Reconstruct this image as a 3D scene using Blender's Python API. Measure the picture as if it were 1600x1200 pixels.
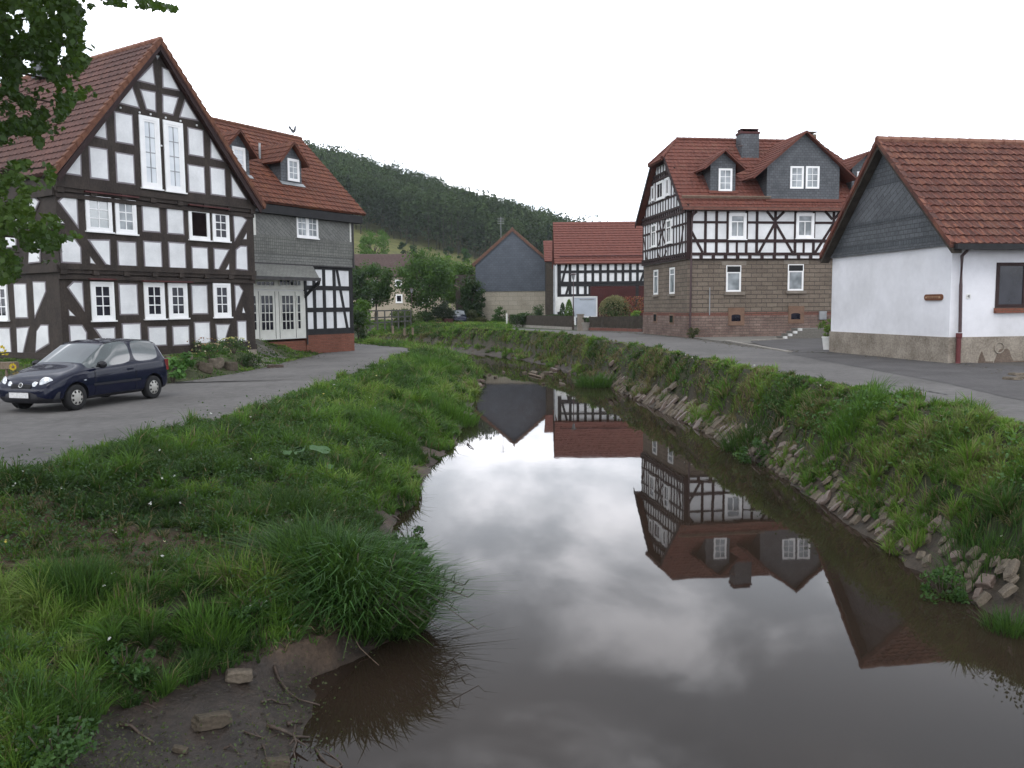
import bpy, math, random
import numpy as np
from mathutils import Vector, Matrix
random.seed(7); RNG = np.random.default_rng(11)
for o in list(bpy.data.objects): bpy.data.objects.remove(o)
SC = bpy.context.scene; COL = SC.collection
# ------------------------------------------------------------------ camera
F = 1300.0; TH = math.atan(120/F); ROLL = 0.009; CAMZ = 1.75
cF = Vector((0, math.cos(TH), -math.sin(TH))); r0 = Vector((1,0,0)); u0_ = Vector((0, math.sin(TH), math.cos(TH)))
cR = r0*math.cos(ROLL) - u0_*math.sin(ROLL); cU = r0*math.sin(ROLL) + u0_*math.cos(ROLL)
CAM = Vector((0,0,CAMZ))
cd = bpy.data.cameras.new('camera'); cam = bpy.data.objects.new('camera', cd); COL.objects.link(cam)
cd.sensor_width = 36; cd.lens = 36*F/1600; cd.clip_end = 3000; cd.clip_start = .05
M = Matrix((cR, cU, -cF)).transposed().to_4x4(); M.translation = CAM; cam.matrix_world = M
SC.camera = cam
# ------------------------------------------------------------------ world and sun
SUN_EL = math.radians(52); SUN_AZ = math.radians(200)     # azimuth clockwise from +Y
w = bpy.data.worlds.new("World"); SC.world = w; w.use_nodes = True
nt = w.node_tree; N = nt.nodes; L = nt.links
for n in list(N): N.remove(n)
out = N.new('ShaderNodeOutputWorld'); bg = N.new('ShaderNodeBackground'); bg.inputs[1].default_value = 0.1
sky = N.new('ShaderNodeTexSky'); sky.sky_type = 'NISHITA'; sky.sun_disc = False
sky.sun_elevation = SUN_EL; sky.sun_rotation = SUN_AZ
tc = N.new('ShaderNodeTexCoord'); sep = N.new('ShaderNodeSeparateXYZ'); L.new(tc.outputs['Generated'], sep.inputs[0])
def mth(op, a, b=None, c=None, clamp=False):
    m = N.new('ShaderNodeMath'); m.operation = op; m.use_clamp = clamp
    for i, v in enumerate((a, b, c)):
        if v is None: continue
        if isinstance(v, (int, float)): m.inputs[i].default_value = v
        else: L.new(v, m.inputs[i])
    return m.outputs[0]
cmb = N.new('ShaderNodeVectorMath'); cmb.operation = 'MULTIPLY'; cmb.inputs[1].default_value = (1, 1, 1.9); L.new(tc.outputs['Generated'], cmb.inputs[0])
off = N.new('ShaderNodeVectorMath'); off.operation = 'ADD'; off.inputs[1].default_value = (3.1, 7.7, 1.3); L.new(cmb.outputs[0], off.inputs[0])
n1 = N.new('ShaderNodeTexNoise'); n1.inputs['Scale'].default_value = 4.2; n1.inputs['Detail'].default_value = 6; n1.inputs['Roughness'].default_value = .5
n1.inputs['Distortion'].default_value = .3
L.new(off.outputs[0], n1.inputs['Vector'])
n2 = N.new('ShaderNodeTexNoise'); n2.inputs['Scale'].default_value = 1.5; n2.inputs['Detail'].default_value = 3
L.new(off.outputs[0], n2.inputs['Vector'])
mr = N.new('ShaderNodeMapRange'); mr.interpolation_type = 'SMOOTHSTEP'
mix_ = mth('ADD', mth('MULTIPLY', n1.outputs['Fac'], .6), mth('MULTIPLY', n2.outputs['Fac'], .4))
L.new(mix_, mr.inputs[0]); mr.inputs[1].default_value = .47; mr.inputs[2].default_value = .62; mr.inputs[3].default_value = 0; mr.inputs[4].default_value = 1
# brightness: cloud base grey overhead, bright towards the horizon ahead
el = N.new('ShaderNodeMapRange'); el.interpolation_type = 'SMOOTHSTEP'; L.new(sep.outputs[2], el.inputs[0])
el.inputs[1].default_value = .17; el.inputs[2].default_value = .43; el.inputs[3].default_value = 1; el.inputs[4].default_value = 0
br = mth('ADD', mth('ADD', 9.6, mth('MULTIPLY', mth('POWER', mr.outputs[0], 1.4), 17.0)), mth('MULTIPLY', el.outputs[0], 10.0))
crgb = N.new('ShaderNodeCombineColor')
L.new(mth('MULTIPLY', br, mth('ADD', .90, mth('MULTIPLY', mr.outputs[0], .10))), crgb.inputs[0]); L.new(mth('MULTIPLY', br, mth('ADD', .96, mth('MULTIPLY', mr.outputs[0], .04))), crgb.inputs[1]); L.new(mth('MULTIPLY', br, 1.05), crgb.inputs[2])
mx = N.new('ShaderNodeMix'); mx.data_type = 'RGBA'; mx.inputs[0].default_value = .97
L.new(sky.outputs[0], mx.inputs[6]); L.new(crgb.outputs[0], mx.inputs[7]); L.new(mx.outputs[2], bg.inputs[0]); L.new(bg.outputs[0], out.inputs[0])
sl = bpy.data.lights.new('sun', 'SUN'); sl.energy = 0.9; sl.angle = math.radians(25); sl.color = (1, .96, .9)
so = bpy.data.objects.new('sun', sl); COL.objects.link(so)
sd = Vector((math.sin(SUN_AZ)*math.cos(SUN_EL), math.cos(SUN_AZ)*math.cos(SUN_EL), math.sin(SUN_EL)))
so.rotation_euler = sd.to_track_quat('Z', 'Y').to_euler()
SC.view_settings.view_transform = 'Standard'; SC.view_settings.look = 'None'; SC.view_settings.gamma = 1
SC.view_settings.exposure = 0.12
SC.render.engine = 'CYCLES'
# ------------------------------------------------------------------ measuring
def ray(px, py): return cF + cR*((px-800)/F) + cU*((600-py)/F)
def on_z(px, py, z):
    d = ray(px, py); t = (z-CAMZ)/d.z; return CAM + d*t
def at_y(px, py, Y):
    d = ray(px, py); return CAM + d*(Y/d.y)
def zline(pts, z): return [tuple(on_z(x, y, z)[:2]) for x, y in pts]
# ------------------------------------------------------------------ objects
BASE = {}
def thing(name, label, cat, loc, group=None):
    o = bpy.data.objects.new(name, None); COL.objects.link(o); o.location = loc; o.empty_display_size = .3
    o['label'] = label; o['category'] = cat
    if group: o['group'] = group
    BASE[o.name] = Vector(loc); return o
def tag(o, label=None, cat=None, group=None, kind=None):
    if label: o['label'] = label
    if cat: o['category'] = cat
    if group: o['group'] = group
    if kind: o['kind'] = kind
    return o
def link_mesh(name, me, mat, parent=None):
    o = bpy.data.objects.new(name, me); COL.objects.link(o)
    if mat: me.materials.append(mat)
    if parent is not None: o.parent = parent; BASE[o.name] = BASE[parent.name]
    return o
def auto_uv(me):
    n = len(me.loops); co = np.empty(len(me.vertices)*3); me.vertices.foreach_get('co', co); co = co.reshape(-1,3)
    vi = np.empty(n, int); me.loops.foreach_get('vertex_index', vi)
    pn = np.empty(len(me.polygons)*3); me.polygons.foreach_get('normal', pn); pn = pn.reshape(-1,3)
    lt = np.empty(len(me.polygons), int); me.polygons.foreach_get('loop_total', lt)
    nn = np.repeat(pn, lt, axis=0)
    h = np.hypot(nn[:,0], nn[:,1]); flat = h < .02
    tx = np.where(flat, 1.0, -nn[:,1]/np.maximum(h,1e-6)); ty = np.where(flat, 0.0, nn[:,0]/np.maximum(h,1e-6))
    # second tangent = n x t
    bx = -nn[:,2]*ty; by = nn[:,2]*tx; bz = nn[:,0]*ty - nn[:,1]*tx
    p = co[vi]
    uv = np.stack([p[:,0]*tx + p[:,1]*ty, p[:,0]*bx + p[:,1]*by + p[:,2]*bz], 1)
    l = me.uv_layers.new(name='UVMap'); l.data.foreach_set('uv', uv.ravel().astype(np.float32))
class MB:
    def __init__(s): s.v = []; s.f = []
    def face(s, pts):
        i = len(s.v); s.v += [tuple(p) for p in pts]; s.f.append(tuple(range(i, i+len(pts))))
    def prism(s, pts, off):
        off = Vector(off); a = [Vector(p) for p in pts]; b = [p+off for p in a]; n = len(a); i = len(s.v)
        s.v += [tuple(p) for p in a+b]
        nrm = Vector((0,0,0))
        for k in range(n): nrm += a[k].cross(a[(k+1) % n])
        flip = nrm.dot(off) > 0
        f1 = tuple(range(i, i+n)); f2 = tuple(range(i+n, i+2*n))
        s.f.append(f1[::-1] if flip else f1); s.f.append(f2 if flip else f2[::-1])
        for k in range(n):
            q = (i+k, i+(k+1) % n, i+n+(k+1) % n, i+n+k); s.f.append(q if flip else q[::-1])
    def box(s, c, sx, sy, sz, rz=0):
        c = Vector(c); ca, sa = math.cos(rz), math.sin(rz)
        X = Vector((ca, sa, 0))*sx/2; Y = Vector((-sa, ca, 0))*sy/2; Z = Vector((0,0,sz/2))
        s.prism([c-X-Y-Z, c+X-Y-Z, c+X+Y-Z, c-X+Y-Z], Z*2)
    def tube(s, pts, r, n=8, r2=None, cap=True):
        pts = [Vector(p) for p in pts]; m = len(pts); i0 = len(s.v); up = Vector((0,0,1))
        for k, p in enumerate(pts):
            t = (pts[min(k+1,m-1)]-pts[max(k-1,0)]).normalized()
            a = t.cross(up)
            if a.length < .05: a = t.cross(Vector((1,0,0)))
            a.normalize(); b = a.cross(t)
            rr = r[k] if isinstance(r, (list, tuple)) else (r + ((r2-r)*k/(m-1) if r2 is not None else 0))
            for j in range(n):
                an = 2*math.pi*j/n; s.v.append(tuple(p + a*math.cos(an)*rr + b*math.sin(an)*rr))
        for k in range(m-1):
            for j in range(n):
                a0 = i0+k*n+j; a1 = i0+k*n+(j+1) % n; s.f.append((a0, a1, a1+n, a0+n))
        if cap:
            s.f.append(tuple(range(i0+n-1, i0-1, -1))); s.f.append(tuple(range(i0+(m-1)*n, i0+m*n)))
    def lathe(s, prof, c, n=16, sx=1, sy=1):
        i0 = len(s.v)
        for r, z in prof:
            for j in range(n):
                a = 2*math.pi*j/n; s.v.append((c[0]+r*math.cos(a)*sx, c[1]+r*math.sin(a)*sy, c[2]+z))
        for k in range(len(prof)-1):
            for j in range(n):
                a0 = i0+k*n+j; a1 = i0+k*n+(j+1) % n; s.f.append((a0, a1, a1+n, a0+n))
        s.f.append(tuple(range(i0+n-1, i0-1, -1))); s.f.append(tuple(range(i0+(len(prof)-1)*n, i0+len(prof)*n)))
    def build(s, name, mat, parent=None, smooth=False, base=None):
        b = BASE[parent.name] if parent is not None else Vector(base or (0,0,0))
        me = bpy.data.meshes.new(name)
        me.from_pydata([(v[0]-b.x, v[1]-b.y, v[2]-b.z) for v in s.v], [], s.f); me.update(); auto_uv(me)
        if smooth: me.polygons.foreach_set('use_smooth', [True]*len(me.polygons))
        o = link_mesh(name, me, mat, parent)
        if parent is None and base is not None: o.location = base; BASE[o.name] = b
        return o
def quads(name, V, col, mat, parent=None, base=None, smooth=False):
    """V (N,4,3) world coordinates; col (N,3) or (N,4,3)"""
    V = np.asarray(V, np.float32); n = len(V)
    b = np.array(BASE[parent.name] if parent is not None else (base or (0,0,0)), np.float32)
    me = bpy.data.meshes.new(name); me.vertices.add(n*4); me.loops.add(n*4); me.polygons.add(n)
    me.vertices.foreach_set('co', (V-b).reshape(-1)); me.loops.foreach_set('vertex_index', np.arange(n*4, dtype=np.int32))
    me.polygons.foreach_set('loop_start', np.arange(0, n*4, 4, dtype=np.int32)); me.polygons.foreach_set('loop_total', np.full(n, 4, np.int32))
    if smooth: me.polygons.foreach_set('use_smooth', np.ones(n, bool))
    me.update(calc_edges=True)
    col = np.asarray(col, np.float32)
    if col.ndim == 2: col = np.repeat(col[:,None,:], 4, 1)
    c4 = np.ones((n*4, 4), np.float32); c4[:,:3] = col.reshape(-1,3)
    at = me.color_attributes.new('Col', 'FLOAT_COLOR', 'POINT'); at.data.foreach_set('color', c4.ravel())
    o = link_mesh(name, me, mat, parent)
    if parent is None and base is not None: o.location = base; BASE[o.name] = Vector(base)
    return o
class Fr:
    """building frame: u along the front, w backwards from it, z up"""
    def __init__(s, O, d):
        s.O = Vector((O[0], O[1], 0)); s.d = Vector((d[0], d[1], 0)).normalized(); s.b = Vector((-s.d.y, s.d.x, 0))
        s.ang = math.atan2(s.d.y, s.d.x)
    def W(s, u, w, z): return s.O + s.d*u + s.b*w + Vector((0,0,z))
    def hit(s, px, py, w=0):
        r = ray(px, py); q = s.O + s.b*w - CAM; t = q.dot(s.b)/r.dot(s.b); P = CAM + r*t - s.O
        return P.dot(s.d), P.z
    def hitu(s, px, py, u=0):
        r = ray(px, py); q = s.O + s.d*u - CAM; t = q.dot(s.d)/r.dot(s.d); P = CAM + r*t - s.O
        return P.dot(s.b), P.z
    def rect(s, a, b, w=0):
        u0, z1 = s.hit(a[0], a[1], w); u1, z0 = s.hit(b[0], b[1], w); return (u0, z0, u1, z1)
    def slab(s, mb, pts, w0, w1):      # polygon of (u,z), front at w0, back at w1
        mb.prism([s.W(u, w0, z) for u, z in pts], s.b*(w1-w0))
    def bx(s, mb, u0, u1, z0, z1, w0, w1):
        s.slab(mb, [(u0,z0),(u1,z0),(u1,z1),(u0,z1)], w0, w1)
    def bar(s, mb, a, b, wd, w0, w1):
        a = Vector(a); b = Vector(b); t = (b-a).normalized(); n = Vector((-t.y, t.x))*wd/2
        s.slab(mb, [a-n, b-n, b+n, a+n], w0, w1)
def side(fr, u):
    """frame of the side wall at u: its own u runs backwards along fr.b"""
    O = fr.W(u, 0, 0); f = Fr(O, (1,0)); f.d = fr.b.copy(); f.b = fr.d.copy(); f.ang = math.atan2(f.d.y, f.d.x); return f
# ------------------------------------------------------------------ materials
def newmat(name):
    m = bpy.data.materials.new(name); m.use_nodes = True; nt = m.node_tree; nt.nodes.clear()
    o = nt.nodes.new('ShaderNodeOutputMaterial'); p = nt.nodes.new('ShaderNodeBsdfPrincipled'); nt.links.new(p.outputs[0], o.inputs[0])
    return m, nt, p
def nd(nt, t, **k):
    n = nt.nodes.new(t)
    for a, v in k.items():
        if a in n.inputs: n.inputs[a].default_value = v
        else: setattr(n, a, v)
    return n
def c4(c): return (c[0], c[1], c[2], 1)
def noise(nt, vec, scale, detail=5, rough=.55):
    n = nt.nodes.new('ShaderNodeTexNoise'); n.inputs['Scale'].default_value = scale; n.inputs['Detail'].default_value = detail; n.inputs['Roughness'].default_value = rough
    nt.links.new(vec, n.inputs['Vector']); return n.outputs['Fac']
def ramp(nt, fac, stops):
    r = nt.nodes.new('ShaderNodeValToRGB'); e = r.color_ramp.elements
    while len(e) < len(stops): e.new(.5)
    for k, (p, c) in enumerate(stops): e[k].position = p; e[k].color = c4(c) if len(c) == 3 else c
    nt.links.new(fac, r.inputs[0]); return r.outputs[0]
def mixc(nt, fac, a, b, mode='MIX'):
    m = nt.nodes.new('ShaderNodeMix'); m.data_type = 'RGBA'; m.blend_type = mode
    for i, v in ((0, fac), (6, a), (7, b)):
        if isinstance(v, (int, float)): m.inputs[i].default_value = v
        elif isinstance(v, (tuple, list)): m.inputs[i].default_value = c4(v)
        else: nt.links.new(v, m.inputs[i])
    return m.outputs[2]
def bump(nt, p, h, strength, dist=.02, prev=None):
    b = nt.nodes.new('ShaderNodeBump'); b.inputs['Strength'].default_value = strength; b.inputs['Distance'].default_value = dist
    nt.links.new(h, b.inputs['Height'])
    if prev: nt.links.new(prev, b.inputs['Normal'])
    nt.links.new(b.outputs[0], p.inputs['Normal']); return b.outputs[0]
def coord(nt, kind='Object', scale=(1,1,1), rot=(0,0,0)):
    t = nt.nodes.new('ShaderNodeTexCoord'); m = nt.nodes.new('ShaderNodeMapping'); nt.links.new(t.outputs[kind], m.inputs[0])
    m.inputs['Scale'].default_value = scale; m.inputs['Rotation'].default_value = rot; return m.outputs[0]
def stuff_mat(name, a, b, scale=3, rough=.8, bmp=.3, bscale=30, spec=.3, fine=0, stretch=(1,1,1), lo=.35, hi=.65, metal=0, dist=.01):
    m, nt, p = newmat(name); v = coord(nt, 'Object', stretch)
    c = ramp(nt, noise(nt, v, scale), [(lo, a), (hi, b)])
    if fine: c = mixc(nt, fine, c, ramp(nt, noise(nt, v, scale*12, 3), [(.3, [x*.4 for x in a]), (.7, [min(1, x*1.6) for x in b])]))
    nt.links.new(c, p.inputs['Base Color']); p.inputs['Roughness'].default_value = rough; p.inputs['Specular IOR Level'].default_value = spec; p.inputs['Metallic'].default_value = metal
    if bmp: bump(nt, p, noise(nt, v, bscale, 4), bmp, dist)
    return m
def brick_mat(name, cols, mortar, bw, bh, ms=.01, off=.5, rough=.9, bmp=.5, rot=0, vscale=.6, spec=.2, var=.35, dist=.015, moss=None):
    m, nt, p = newmat(name)
    v = coord(nt, 'UV', (1,1,1), (0,0,rot))
    # slight warp so courses are not ruler straight
    br = nt.nodes.new('ShaderNodeTexBrick'); br.offset = off
    br.inputs['Scale'].default_value = 1; br.inputs['Brick Width'].default_value = bw; br.inputs['Row Height'].default_value = bh
    br.inputs['Mortar Size'].default_value = ms; br.inputs['Mortar Smooth'].default_value = .3; br.inputs['Bias'].default_value = 0
    wn = nt.nodes.new('ShaderNodeTexNoise'); wn.inputs['Scale'].default_value = 2.5; nt.links.new(v, wn.inputs['Vector'])
    ad = nt.nodes.new('ShaderNodeVectorMath'); ad.operation = 'MULTIPLY_ADD'; ad.inputs[1].default_value = (bh*.12,)*3
    nt.links.new(wn.outputs['Color'], ad.inputs[0]); nt.links.new(v, ad.inputs[2]); nt.links.new(ad.outputs[0], br.inputs['Vector'])
    br.inputs['Color1'].default_value = (0,0,0,1); br.inputs['Color2'].default_value = (1,1,1,1); br.inputs['Mortar'].default_value = (.5,.5,.5,1)
    base = ramp(nt, br.outputs['Color'], [(i/(len(cols)-1) if len(cols) > 1 else 0, c) for i, c in enumerate(cols)])
    n1 = noise(nt, coord(nt, 'Object'), vscale, 5)
    base = mixc(nt, var, base, ramp(nt, n1, [(.3, [x*.45 for x in cols[0]]), (.7, [min(1, x*1.5) for x in cols[-1]])]))
    n2 = noise(nt, coord(nt, 'Object'), 25, 4)
    base = mixc(nt, .25, base, ramp(nt, n2, [(.35, (.02,.02,.02)), (.65, [min(1,x*1.6) for x in cols[-1]])]))
    if moss: base = mixc(nt, ramp(nt, noise(nt, coord(nt, 'Object'), moss[1], 6), [(.5, (0,0,0)), (.72, (1,1,1))]), base, moss[0])
    base = mixc(nt, br.outputs['Fac'], base, mortar)
    nt.links.new(base, p.inputs['Base Color']); p.inputs['Roughness'].default_value = rough; p.inputs['Specular IOR Level'].default_value = spec
    inv = nt.nodes.new('ShaderNodeMath'); inv.operation = 'MULTIPLY_ADD'; inv.inputs[1].default_value = -1; inv.inputs[2].default_value = 1
    nt.links.new(br.outputs['Fac'], inv.inputs[0])
    h = nt.nodes.new('ShaderNodeMath'); h.operation = 'MULTIPLY_ADD'; h.inputs[1].default_value = .4; nt.links.new(n2, h.inputs[0]); nt.links.new(inv.outputs[0], h.inputs[2])
    bump(nt, p, h.outputs[0], bmp, dist); return m
def attr_mat(name, rough=.6, spec=.2, trans=.25, bmp=0, bscale=40, wet=False):
    m, nt, p = newmat(name); a = nt.nodes.new('ShaderNodeAttribute'); a.attribute_name = 'Col'
    nt.links.new(a.outputs['Color'], p.inputs['Base Color']); p.inputs['Roughness'].default_value = rough; p.inputs['Specular IOR Level'].default_value = spec
    if trans:
        t = nt.nodes.new('ShaderNodeBsdfTranslucent'); tcx = mixc(nt, .5, a.outputs['Color'], (.25,.4,.03), 'MIX'); nt.links.new(mixc(nt, .55, a.outputs['Color'], tcx), t.inputs[0])
        s = nt.nodes.new('ShaderNodeMixShader'); s.inputs[0].default_value = trans
        nt.links.new(p.outputs[0], s.inputs[1]); nt.links.new(t.outputs[0], s.inputs[2]); nt.links.new(s.outputs[0], nt.nodes['Material Output'].inputs[0])
    return m
MT = {}
def tile_mat(name, cols, dark, lichen, k=1.0):
    """per-tile colour comes from the UV cell, stains from noise"""
    m, nt, p = newmat(name); uv = coord(nt, 'UV')
    v = nt.nodes.new('ShaderNodeVectorMath'); v.operation = 'DIVIDE'; v.inputs[1].default_value = (.24, .34, 1); nt.links.new(uv, v.inputs[0])
    fl = nt.nodes.new('ShaderNodeVectorMath'); fl.operation = 'FLOOR'; nt.links.new(v.outputs[0], fl.inputs[0])
    wn = nt.nodes.new('ShaderNodeTexWhiteNoise'); wn.noise_dimensions = '2D'; nt.links.new(fl.outputs[0], wn.inputs['Vector'])
    base = ramp(nt, wn.outputs['Value'], [(i/(len(cols)-1), c) for i, c in enumerate(cols)])
    o = coord(nt, 'Object')
    st = noise(nt, coord(nt, 'UV', (.35, 1.1, 1)), .9, 7, .65)
    base = mixc(nt, ramp(nt, st, [(.42, (0,0,0)), (.62, (k*.85,)*3)]), base, dark)
    base = mixc(nt, ramp(nt, noise(nt, o, 1.7, 8, .7), [(.54, (0,0,0)), (.72, (.6,.6,.6))]), base, lichen)
    base = mixc(nt, .3, base, ramp(nt, noise(nt, o, 30, 4), [(.3, [x*.4 for x in cols[0]]), (.7, cols[-1])]))
    nt.links.new(base, p.inputs['Base Color']); p.inputs['Roughness'].default_value = .78; p.inputs['Specular IOR Level'].default_value = .3
    bump(nt, p, noise(nt, o, 45, 4), .3, .01); return m
MT['tile_red'] = tile_mat('clay_tile_red', [(.11,.038,.028),(.14,.046,.033),(.17,.06,.042)], (.07,.033,.029), (.17,.095,.062), .6)
MT['tile_old'] = tile_mat('clay_tile_weathered', [(.05,.021,.02),(.09,.03,.024),(.13,.04,.029),(.25,.105,.065)], (.036,.019,.02), (.21,.11,.07), 1)
MT['tile_orange'] = tile_mat('clay_tile_orange', [(.085,.03,.02),(.135,.042,.026),(.18,.063,.032)], (.05,.024,.02), (.21,.095,.04), 1)
MT['tile_brown'] = tile_mat('clay_tile_brown', [(.085,.047,.042),(.12,.06,.052),(.15,.075,.062)], (.055,.036,.035), (.17,.09,.06), .95)
MT['tile_rust'] = stuff_mat('verge_tile', (.085,.034,.024), (.16,.07,.04), 3, .8, .3, 30, fine=.3)
MT['tile_barn'] = tile_mat('clay_tile_barn', [(.135,.05,.04),(.155,.057,.045),(.175,.065,.05)], (.12,.045,.036), (.16,.07,.05), .4)
MT['tile_dull'] = tile_mat('concrete_tile', [(.07,.045,.04),(.085,.055,.05),(.1,.065,.058)], (.06,.04,.04), (.09,.06,.05), .4)
MT['ridge'] = stuff_mat('ridge_tile', (.14,.05,.035), (.26,.14,.10), 4, .85, .3, 30, fine=.3)
MT['timber'] = stuff_mat('dark_timber', (.019,.0145,.0125), (.048,.037,.031), 2.2, .75, .6, 18, fine=.35, stretch=(1,1,.45))
MT['timber_red'] = stuff_mat('brown_timber', (.018,.009,.009), (.034,.017,.017), 3, .7, .4, 20, fine=.3)
MT['timber_black'] = stuff_mat('black_timber', (.01,.01,.011), (.022,.022,.024), 3, .7, .4, 20, fine=.3)
MT['moulding'] = stuff_mat('red_moulding', (.05,.015,.014), (.09,.03,.03), 3, .7, .3)
MT['plaster'] = stuff_mat('white_plaster', (.62,.63,.64), (.78,.79,.80), 1.1, .9, .3, 40, fine=.06)
MT['plaster_edge'] = stuff_mat('grey_plaster_edge', (.19,.17,.19), (.25,.23,.24), 3, .9, .1)
MT['plaster_wall'] = stuff_mat('white_render', (.58,.58,.60), (.74,.74,.775), .45, .92, .4, 60, fine=.06)
MT['render_beige'] = stuff_mat('beige_render', (.36,.31,.24), (.45,.39,.30), .5, .9, .2, 60, fine=.1)
MT['white_paint'] = stuff_mat('white_paint', (.78,.78,.78), (.85,.85,.85), 3, .35, 0, spec=.5)
MT['cream_paint'] = stuff_mat('cream_paint', (.60,.60,.55), (.68,.68,.63), 3, .45, .1, spec=.4)
def slate(name, a, b, bw, bh, rot=0, off=.5):
    return brick_mat(name, [a, [(x+y)/2 for x, y in zip(a, b)], b], [x*.35 for x in a], bw, bh, .008, off, .55, .7, rot, 1.2, .4, .3, .012)
MT['slate'] = slate('slate_grey', (.05,.056,.064), (.10,.108,.12), .22, .14)
MT['slate_diag'] = slate('slate_diagonal', (.05,.056,.064), (.115,.122,.135), .6, .17, math.radians(-32))
MT['slate_deco'] = slate('slate_scallop', (.04,.047,.055), (.08,.088,.10), .13, .17, 0, 0)
MT['slate_o'] = slate('slate_olive', (.115,.118,.108), (.17,.173,.16), .24, .13)
MT['slate_o_diag'] = slate('slate_olive_diagonal', (.11,.113,.105), (.175,.178,.165), .6, .15, math.radians(36))
MT['slate_o_deco'] = slate('slate_olive_scallop', (.09,.093,.085), (.17,.173,.155), .12, .15, 0, 0)
MT['slate_blue'] = slate('slate_barn', (.055,.066,.085), (.075,.088,.11), .4, .25)
MT['stone'] = brick_mat('sandstone_block', [(.125,.10,.08),(.16,.13,.104),(.205,.168,.134)], (.085,.072,.062), .62, .235, .016, .5, .95, 1.0, vscale=.5, dist=.04, var=.3)
MT['rubble'] = brick_mat('sandstone_rubble', [(.10,.058,.05),(.16,.11,.092),(.24,.175,.15)], (.12,.10,.085), .40, .15, .014, .37, .95, 1.0, vscale=1.3, var=.45, dist=.03)
MT['stone_light'] = stuff_mat('pale_sandstone', (.17,.145,.12), (.24,.21,.175), 2, .9, .4, 30, fine=.2)
MT['stone_orange'] = stuff_mat('orange_sandstone', (.14,.088,.062), (.20,.125,.088), 2, .9, .4, 30, fine=.2)
MT['stone_red'] = brick_mat('red_sandstone_band', [(.12,.055,.045),(.19,.085,.065)], (.08,.06,.05), .6, .26, .015, .5, .95, .8)
MT['brick_red'] = brick_mat('red_brick', [(.14,.045,.03),(.20,.07,.045),(.24,.09,.06)], (.12,.08,.06), .24, .08, .01, .5, .9, .6)
MT['concrete'] = brick_mat('grey_block_wall', [(.27,.245,.195),(.31,.28,.225),(.34,.31,.255)], (.21,.19,.15), 1.0, .5, .02, .5, .95, .4, vscale=.8, var=.25)
MT['plinth'] = stuff_mat('stained_cement', (.15,.125,.10), (.30,.265,.22), 1.6, .95, .5, 25, fine=.3)
MT['stain'] = stuff_mat('damp_stain', (.085,.06,.045), (.16,.125,.10), 2.5, .95, .5, 25, fine=.3)
MT['asphalt'] = stuff_mat('asphalt', (.088,.084,.081), (.132,.126,.122), .45, .9, .6, 120, fine=.2, dist=.006)
MT['asphalt_dark'] = stuff_mat('asphalt_patch', (.055,.052,.052), (.085,.08,.08), .9, .85, .5, 110, fine=.2, dist=.006)
MT['crack'] = stuff_mat('crack_seal', (.03,.03,.03), (.05,.05,.05), 3, .6, .2)
MT['kerb'] = stuff_mat('concrete_kerb', (.20,.185,.165), (.30,.28,.25), 3, .9, .4, fine=.2)
MT['gravel'] = stuff_mat('gravel', (.09,.085,.075), (.2,.19,.17), 25, .95, .8, 60, fine=.4)
MT['metal'] = stuff_mat('dark_metal', (.03,.028,.03), (.05,.047,.047), 5, .45, 0, spec=.5, metal=.3)
MT['pipe_red'] = stuff_mat('red_cast_iron', (.09,.02,.022), (.13,.035,.035), 6, .6, .2)
MT['pipe_brown'] = stuff_mat('brown_pipe', (.045,.022,.024), (.065,.035,.036), 6, .45, 0, spec=.5)
MT['zinc'] = stuff_mat('zinc', (.22,.23,.24), (.32,.33,.34), 3, .45, .1, spec=.5, metal=.4)
MT['wood'] = stuff_mat('weathered_wood', (.13,.10,.075), (.22,.17,.125), 4, .85, .5, fine=.3, stretch=(1,1,.4))
MT['wood_dark'] = stuff_mat('dark_fence_wood', (.03,.025,.02), (.06,.05,.04), 4, .85, .5, fine=.3)
MT['drift'] = stuff_mat('wet_driftwood', (.028,.02,.016), (.085,.062,.05), 9, .55, .5, fine=.3)
MT['bark'] = stuff_mat('bark', (.03,.024,.018), (.08,.065,.05), 8, .9, .8, 25, fine=.3, stretch=(1,1,.3))
MT['rock'] = stuff_mat('river_stone', (.05,.041,.031), (.155,.128,.098), 3, .85, .7, 14, fine=.3)
MT['rock_dark'] = stuff_mat('mossy_rock', (.035,.03,.02), (.10,.08,.06), 3, .9, .7, 14, fine=.3)
MT['rock_wet'] = stuff_mat('wet_rock', (.065,.048,.04), (.16,.12,.10), 6, .5, .5, 16, fine=.3)
MT['door_red'] = brick_mat('dark_red_boards', [(.045,.012,.012),(.06,.018,.017)], (.03,.008,.008), .18, 9, .008, 0, .8, .4)
MT['pot_white'] = stuff_mat('white_pot', (.6,.6,.58), (.72,.72,.7), 3, .5, 0)
MT['barge_brown'] = stuff_mat('barge_brown', (.10,.055,.04), (.16,.09,.065), 5, .8, .2)
MT['terracotta'] = stuff_mat('terracotta', (.22,.09,.055), (.3,.14,.09), 5, .8, .2)
MT['trailer'] = stuff_mat('pale_blue_grey_panel', (.34,.38,.43), (.40,.44,.50), 1, .4, 0, spec=.4)
MT['black'] = stuff_mat('black_rubber', (.012,.012,.013), (.02,.02,.021), 8, .75, .1)
MT['sign_wood'] = stuff_mat('sign_wood', (.11,.04,.02), (.16,.065,.035), 8, .5, .1, fine=.2)
MT['gold'] = stuff_mat('pale_lettering', (.32,.2,.12), (.4,.26,.16), 8, .5, 0)
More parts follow.
